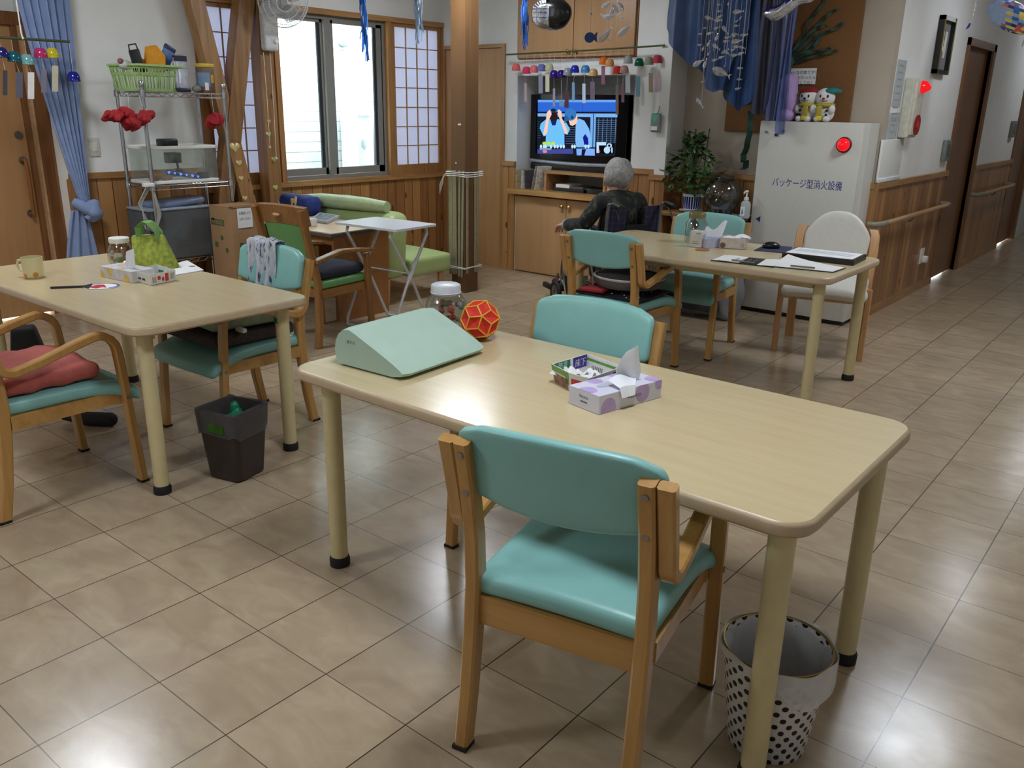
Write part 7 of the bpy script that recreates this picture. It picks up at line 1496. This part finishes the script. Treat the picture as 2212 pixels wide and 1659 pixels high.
b = B(); b.box(.002, .008, -hy + .02, hy - .02, -hz + .02, hz - .02); b.m = 1; b.box(.008, .010, -hy + .09, hy - .09, -hz + .12, hz - .10); b.m = 2; b.ball((.011, -.02, -.06), (.002, .05, .03), 10, 6); b.ball((.011, .01, .06), (.002, .012, .07), 10, 6); obj('picture_sheet', b, [M('grey mount', (120, 122, 122), .6), M('pale scroll paper', (206, 206, 196), .7), M('brush ink', (130, 100, 90), .7)], t, False)
GR = M('grey switch box', (122, 128, 122), .4)
for (px, py, lab) in ((2045, 325, 'grey wall switch box left of the nearer corridor door'), (2189, 279, 'grey wall switch box beside the far corridor door')):
    q = onX(px, py, CX + .02); b = B(); b.rbox(CX + .001, CX + .035, q.y - .09, q.y + .09, q.z - .085, q.z + .085, .008); b.m = 1; b.box(CX + .035, CX + .037, q.y - .06, q.y + .06, q.z - .05, q.z + .05); tag(obj('switch_box', b, [GR, M('dark switch face', (92, 98, 94), .4)]), lab, 'switch')
q = onX(1991, 553, CX + .02); t = thing('wall_outlet', 'white wall outlet with a plug near the corridor floor', 'outlet', (CX + .014, q.y, q.z))
b = B(); b.rbox(0, .01, -.055, .055, -.065, .065, .003); obj('outlet_plate', b, WHITEP, t); b = B(); b.rbox(.01, .05, -.0, .05, -.055, .0, .008); obj('plug', b, WHITEP, t)
RAILW = wood('handrail beech', (168, 128, 84), (196, 156, 110), 1, .3, .7, coat=.3)
for y0, y1, lab in ((5.02, 6.99, 'wooden handrail on the nearer stretch of the corridor wall'), (8.12, 9.84, 'wooden handrail on the far stretch of the corridor wall beyond the door')):
    t = thing('handrail', lab, 'handrail', (CX + .09, 0, .715 if y0 < 6 else .72))
    b = B(); b.tube([(0, y0 + .16, 0), (0, y1 - .10, 0)], .018, 12); obj('rail', b, RAILW, t)
    GC = M('grey green rail end', (132, 130, 112), .4)
    for (a, c) in ((y0, y0 + .18), (y1, y1 - .11)): b = B(); b.tube([(-.075, a, 0), (-.03, a, 0), (-.006, a + (c - a) * .2, 0), (0, a + (c - a) * .4, 0), (0, c, 0)], .0205, 12); obj('rail_end', b, GC, t)
    b = B(); ym = (y0 + y1) / 2 - .1; b.tube([(0, ym, -.015), (-.02, ym, -.05), (-.076, ym, -.05)], .009, 8); b.cyl((-.076, ym, -.05), (-.07, ym, -.05), .03); obj('rail_bracket', b, GC, t)
t = thing('exit_sign', 'lit green and white exit sign at the far top of the corridor', 'sign', tuple(onY(2222, 68, 9.4)))
p = t.location; b = B(); b.rbox(-.12, .12, -.02, .02, -.085, .085, .006); b.box(-.012, .012, -.01, .01, .10, CH - p.z); obj('sign_housing', b, M('white sign housing', (206, 208, 206), .5), t)
b = B(); b.box(-.112, .112, -.0215, -.0205, -.077, .077); obj('sign_face', b, glow('sign light', (226, 250, 236), 1.1), t)
b = B(); b.box(-.105, -.05, -.0222, -.0216, -.07, .07); b.text('非常口', (.03, -.0222, 0), (1, 0, 0), (0, 0, 1), .045); obj('sign_print', b, glow('sign green', (20, 150, 90), .7), t)
p = onY(2186, 36, 6.2); t = thing('paper_fish', 'large patchwork paper fish in blue, yellow and red at the upper right', 'ornament', tuple(p), rad(15))
b = B(); FC = [M('fish pale blue', (150, 172, 206), .6), M('fish yellow', (226, 204, 84), .6), M('fish blue', (48, 94, 160), .6), M('fish red', (206, 96, 76), .6), M('fish navy', (28, 44, 96), .6)]
b.ball((0, 0, 0), (.17, .035, .105), 24, 14, lambda x, y, z: (x, y, z - .35 * x))
for i, f in enumerate(b.f):
    c = sum((Vector(b.v[j]) for j in f), Vector()) / len(f); b.mi[i] = 0 if c.x < -.06 else R_.choice((1, 2, 3, 4, 1, 2, 0))
b.m = 0; b.prism([(.14, -.05), (.26, -.02), (.24, -.12), (.27, -.2)], -.012, .012, 'xz'); obj('fish_body', b, FC, t, False)
b = B(); b.tube([(0, 0, .1), (.01, 0, CH - p.z)], .002, 5); obj('fish_cord', b, STR, t)
p = onY(2103, 30, 5.9); t = thing('string_ornament', 'thin white hanging string ornament with a blue tip in the corridor', 'ornament', tuple(p))
b = B(); b.tube([(.02, 0, CH - p.z), (.0, 0, .04), (-.005, 0, -.03), (-.012, 0, -.06)], .003, 6); [b.ball((.002 - .003 * k, 0, .05 - .03 * k), (.008, .008, .012), 8, 6) for k in range(3)]; obj('bead_string', b, STR, t)
b = B(); b.tube([(-.012, 0, -.06), (-.02, 0, -.085), (-.032, 0, -.098)], [.007, .008, .003], 8); obj('blue_tip', b, M('blue tip', (34, 60, 150), .5), t)
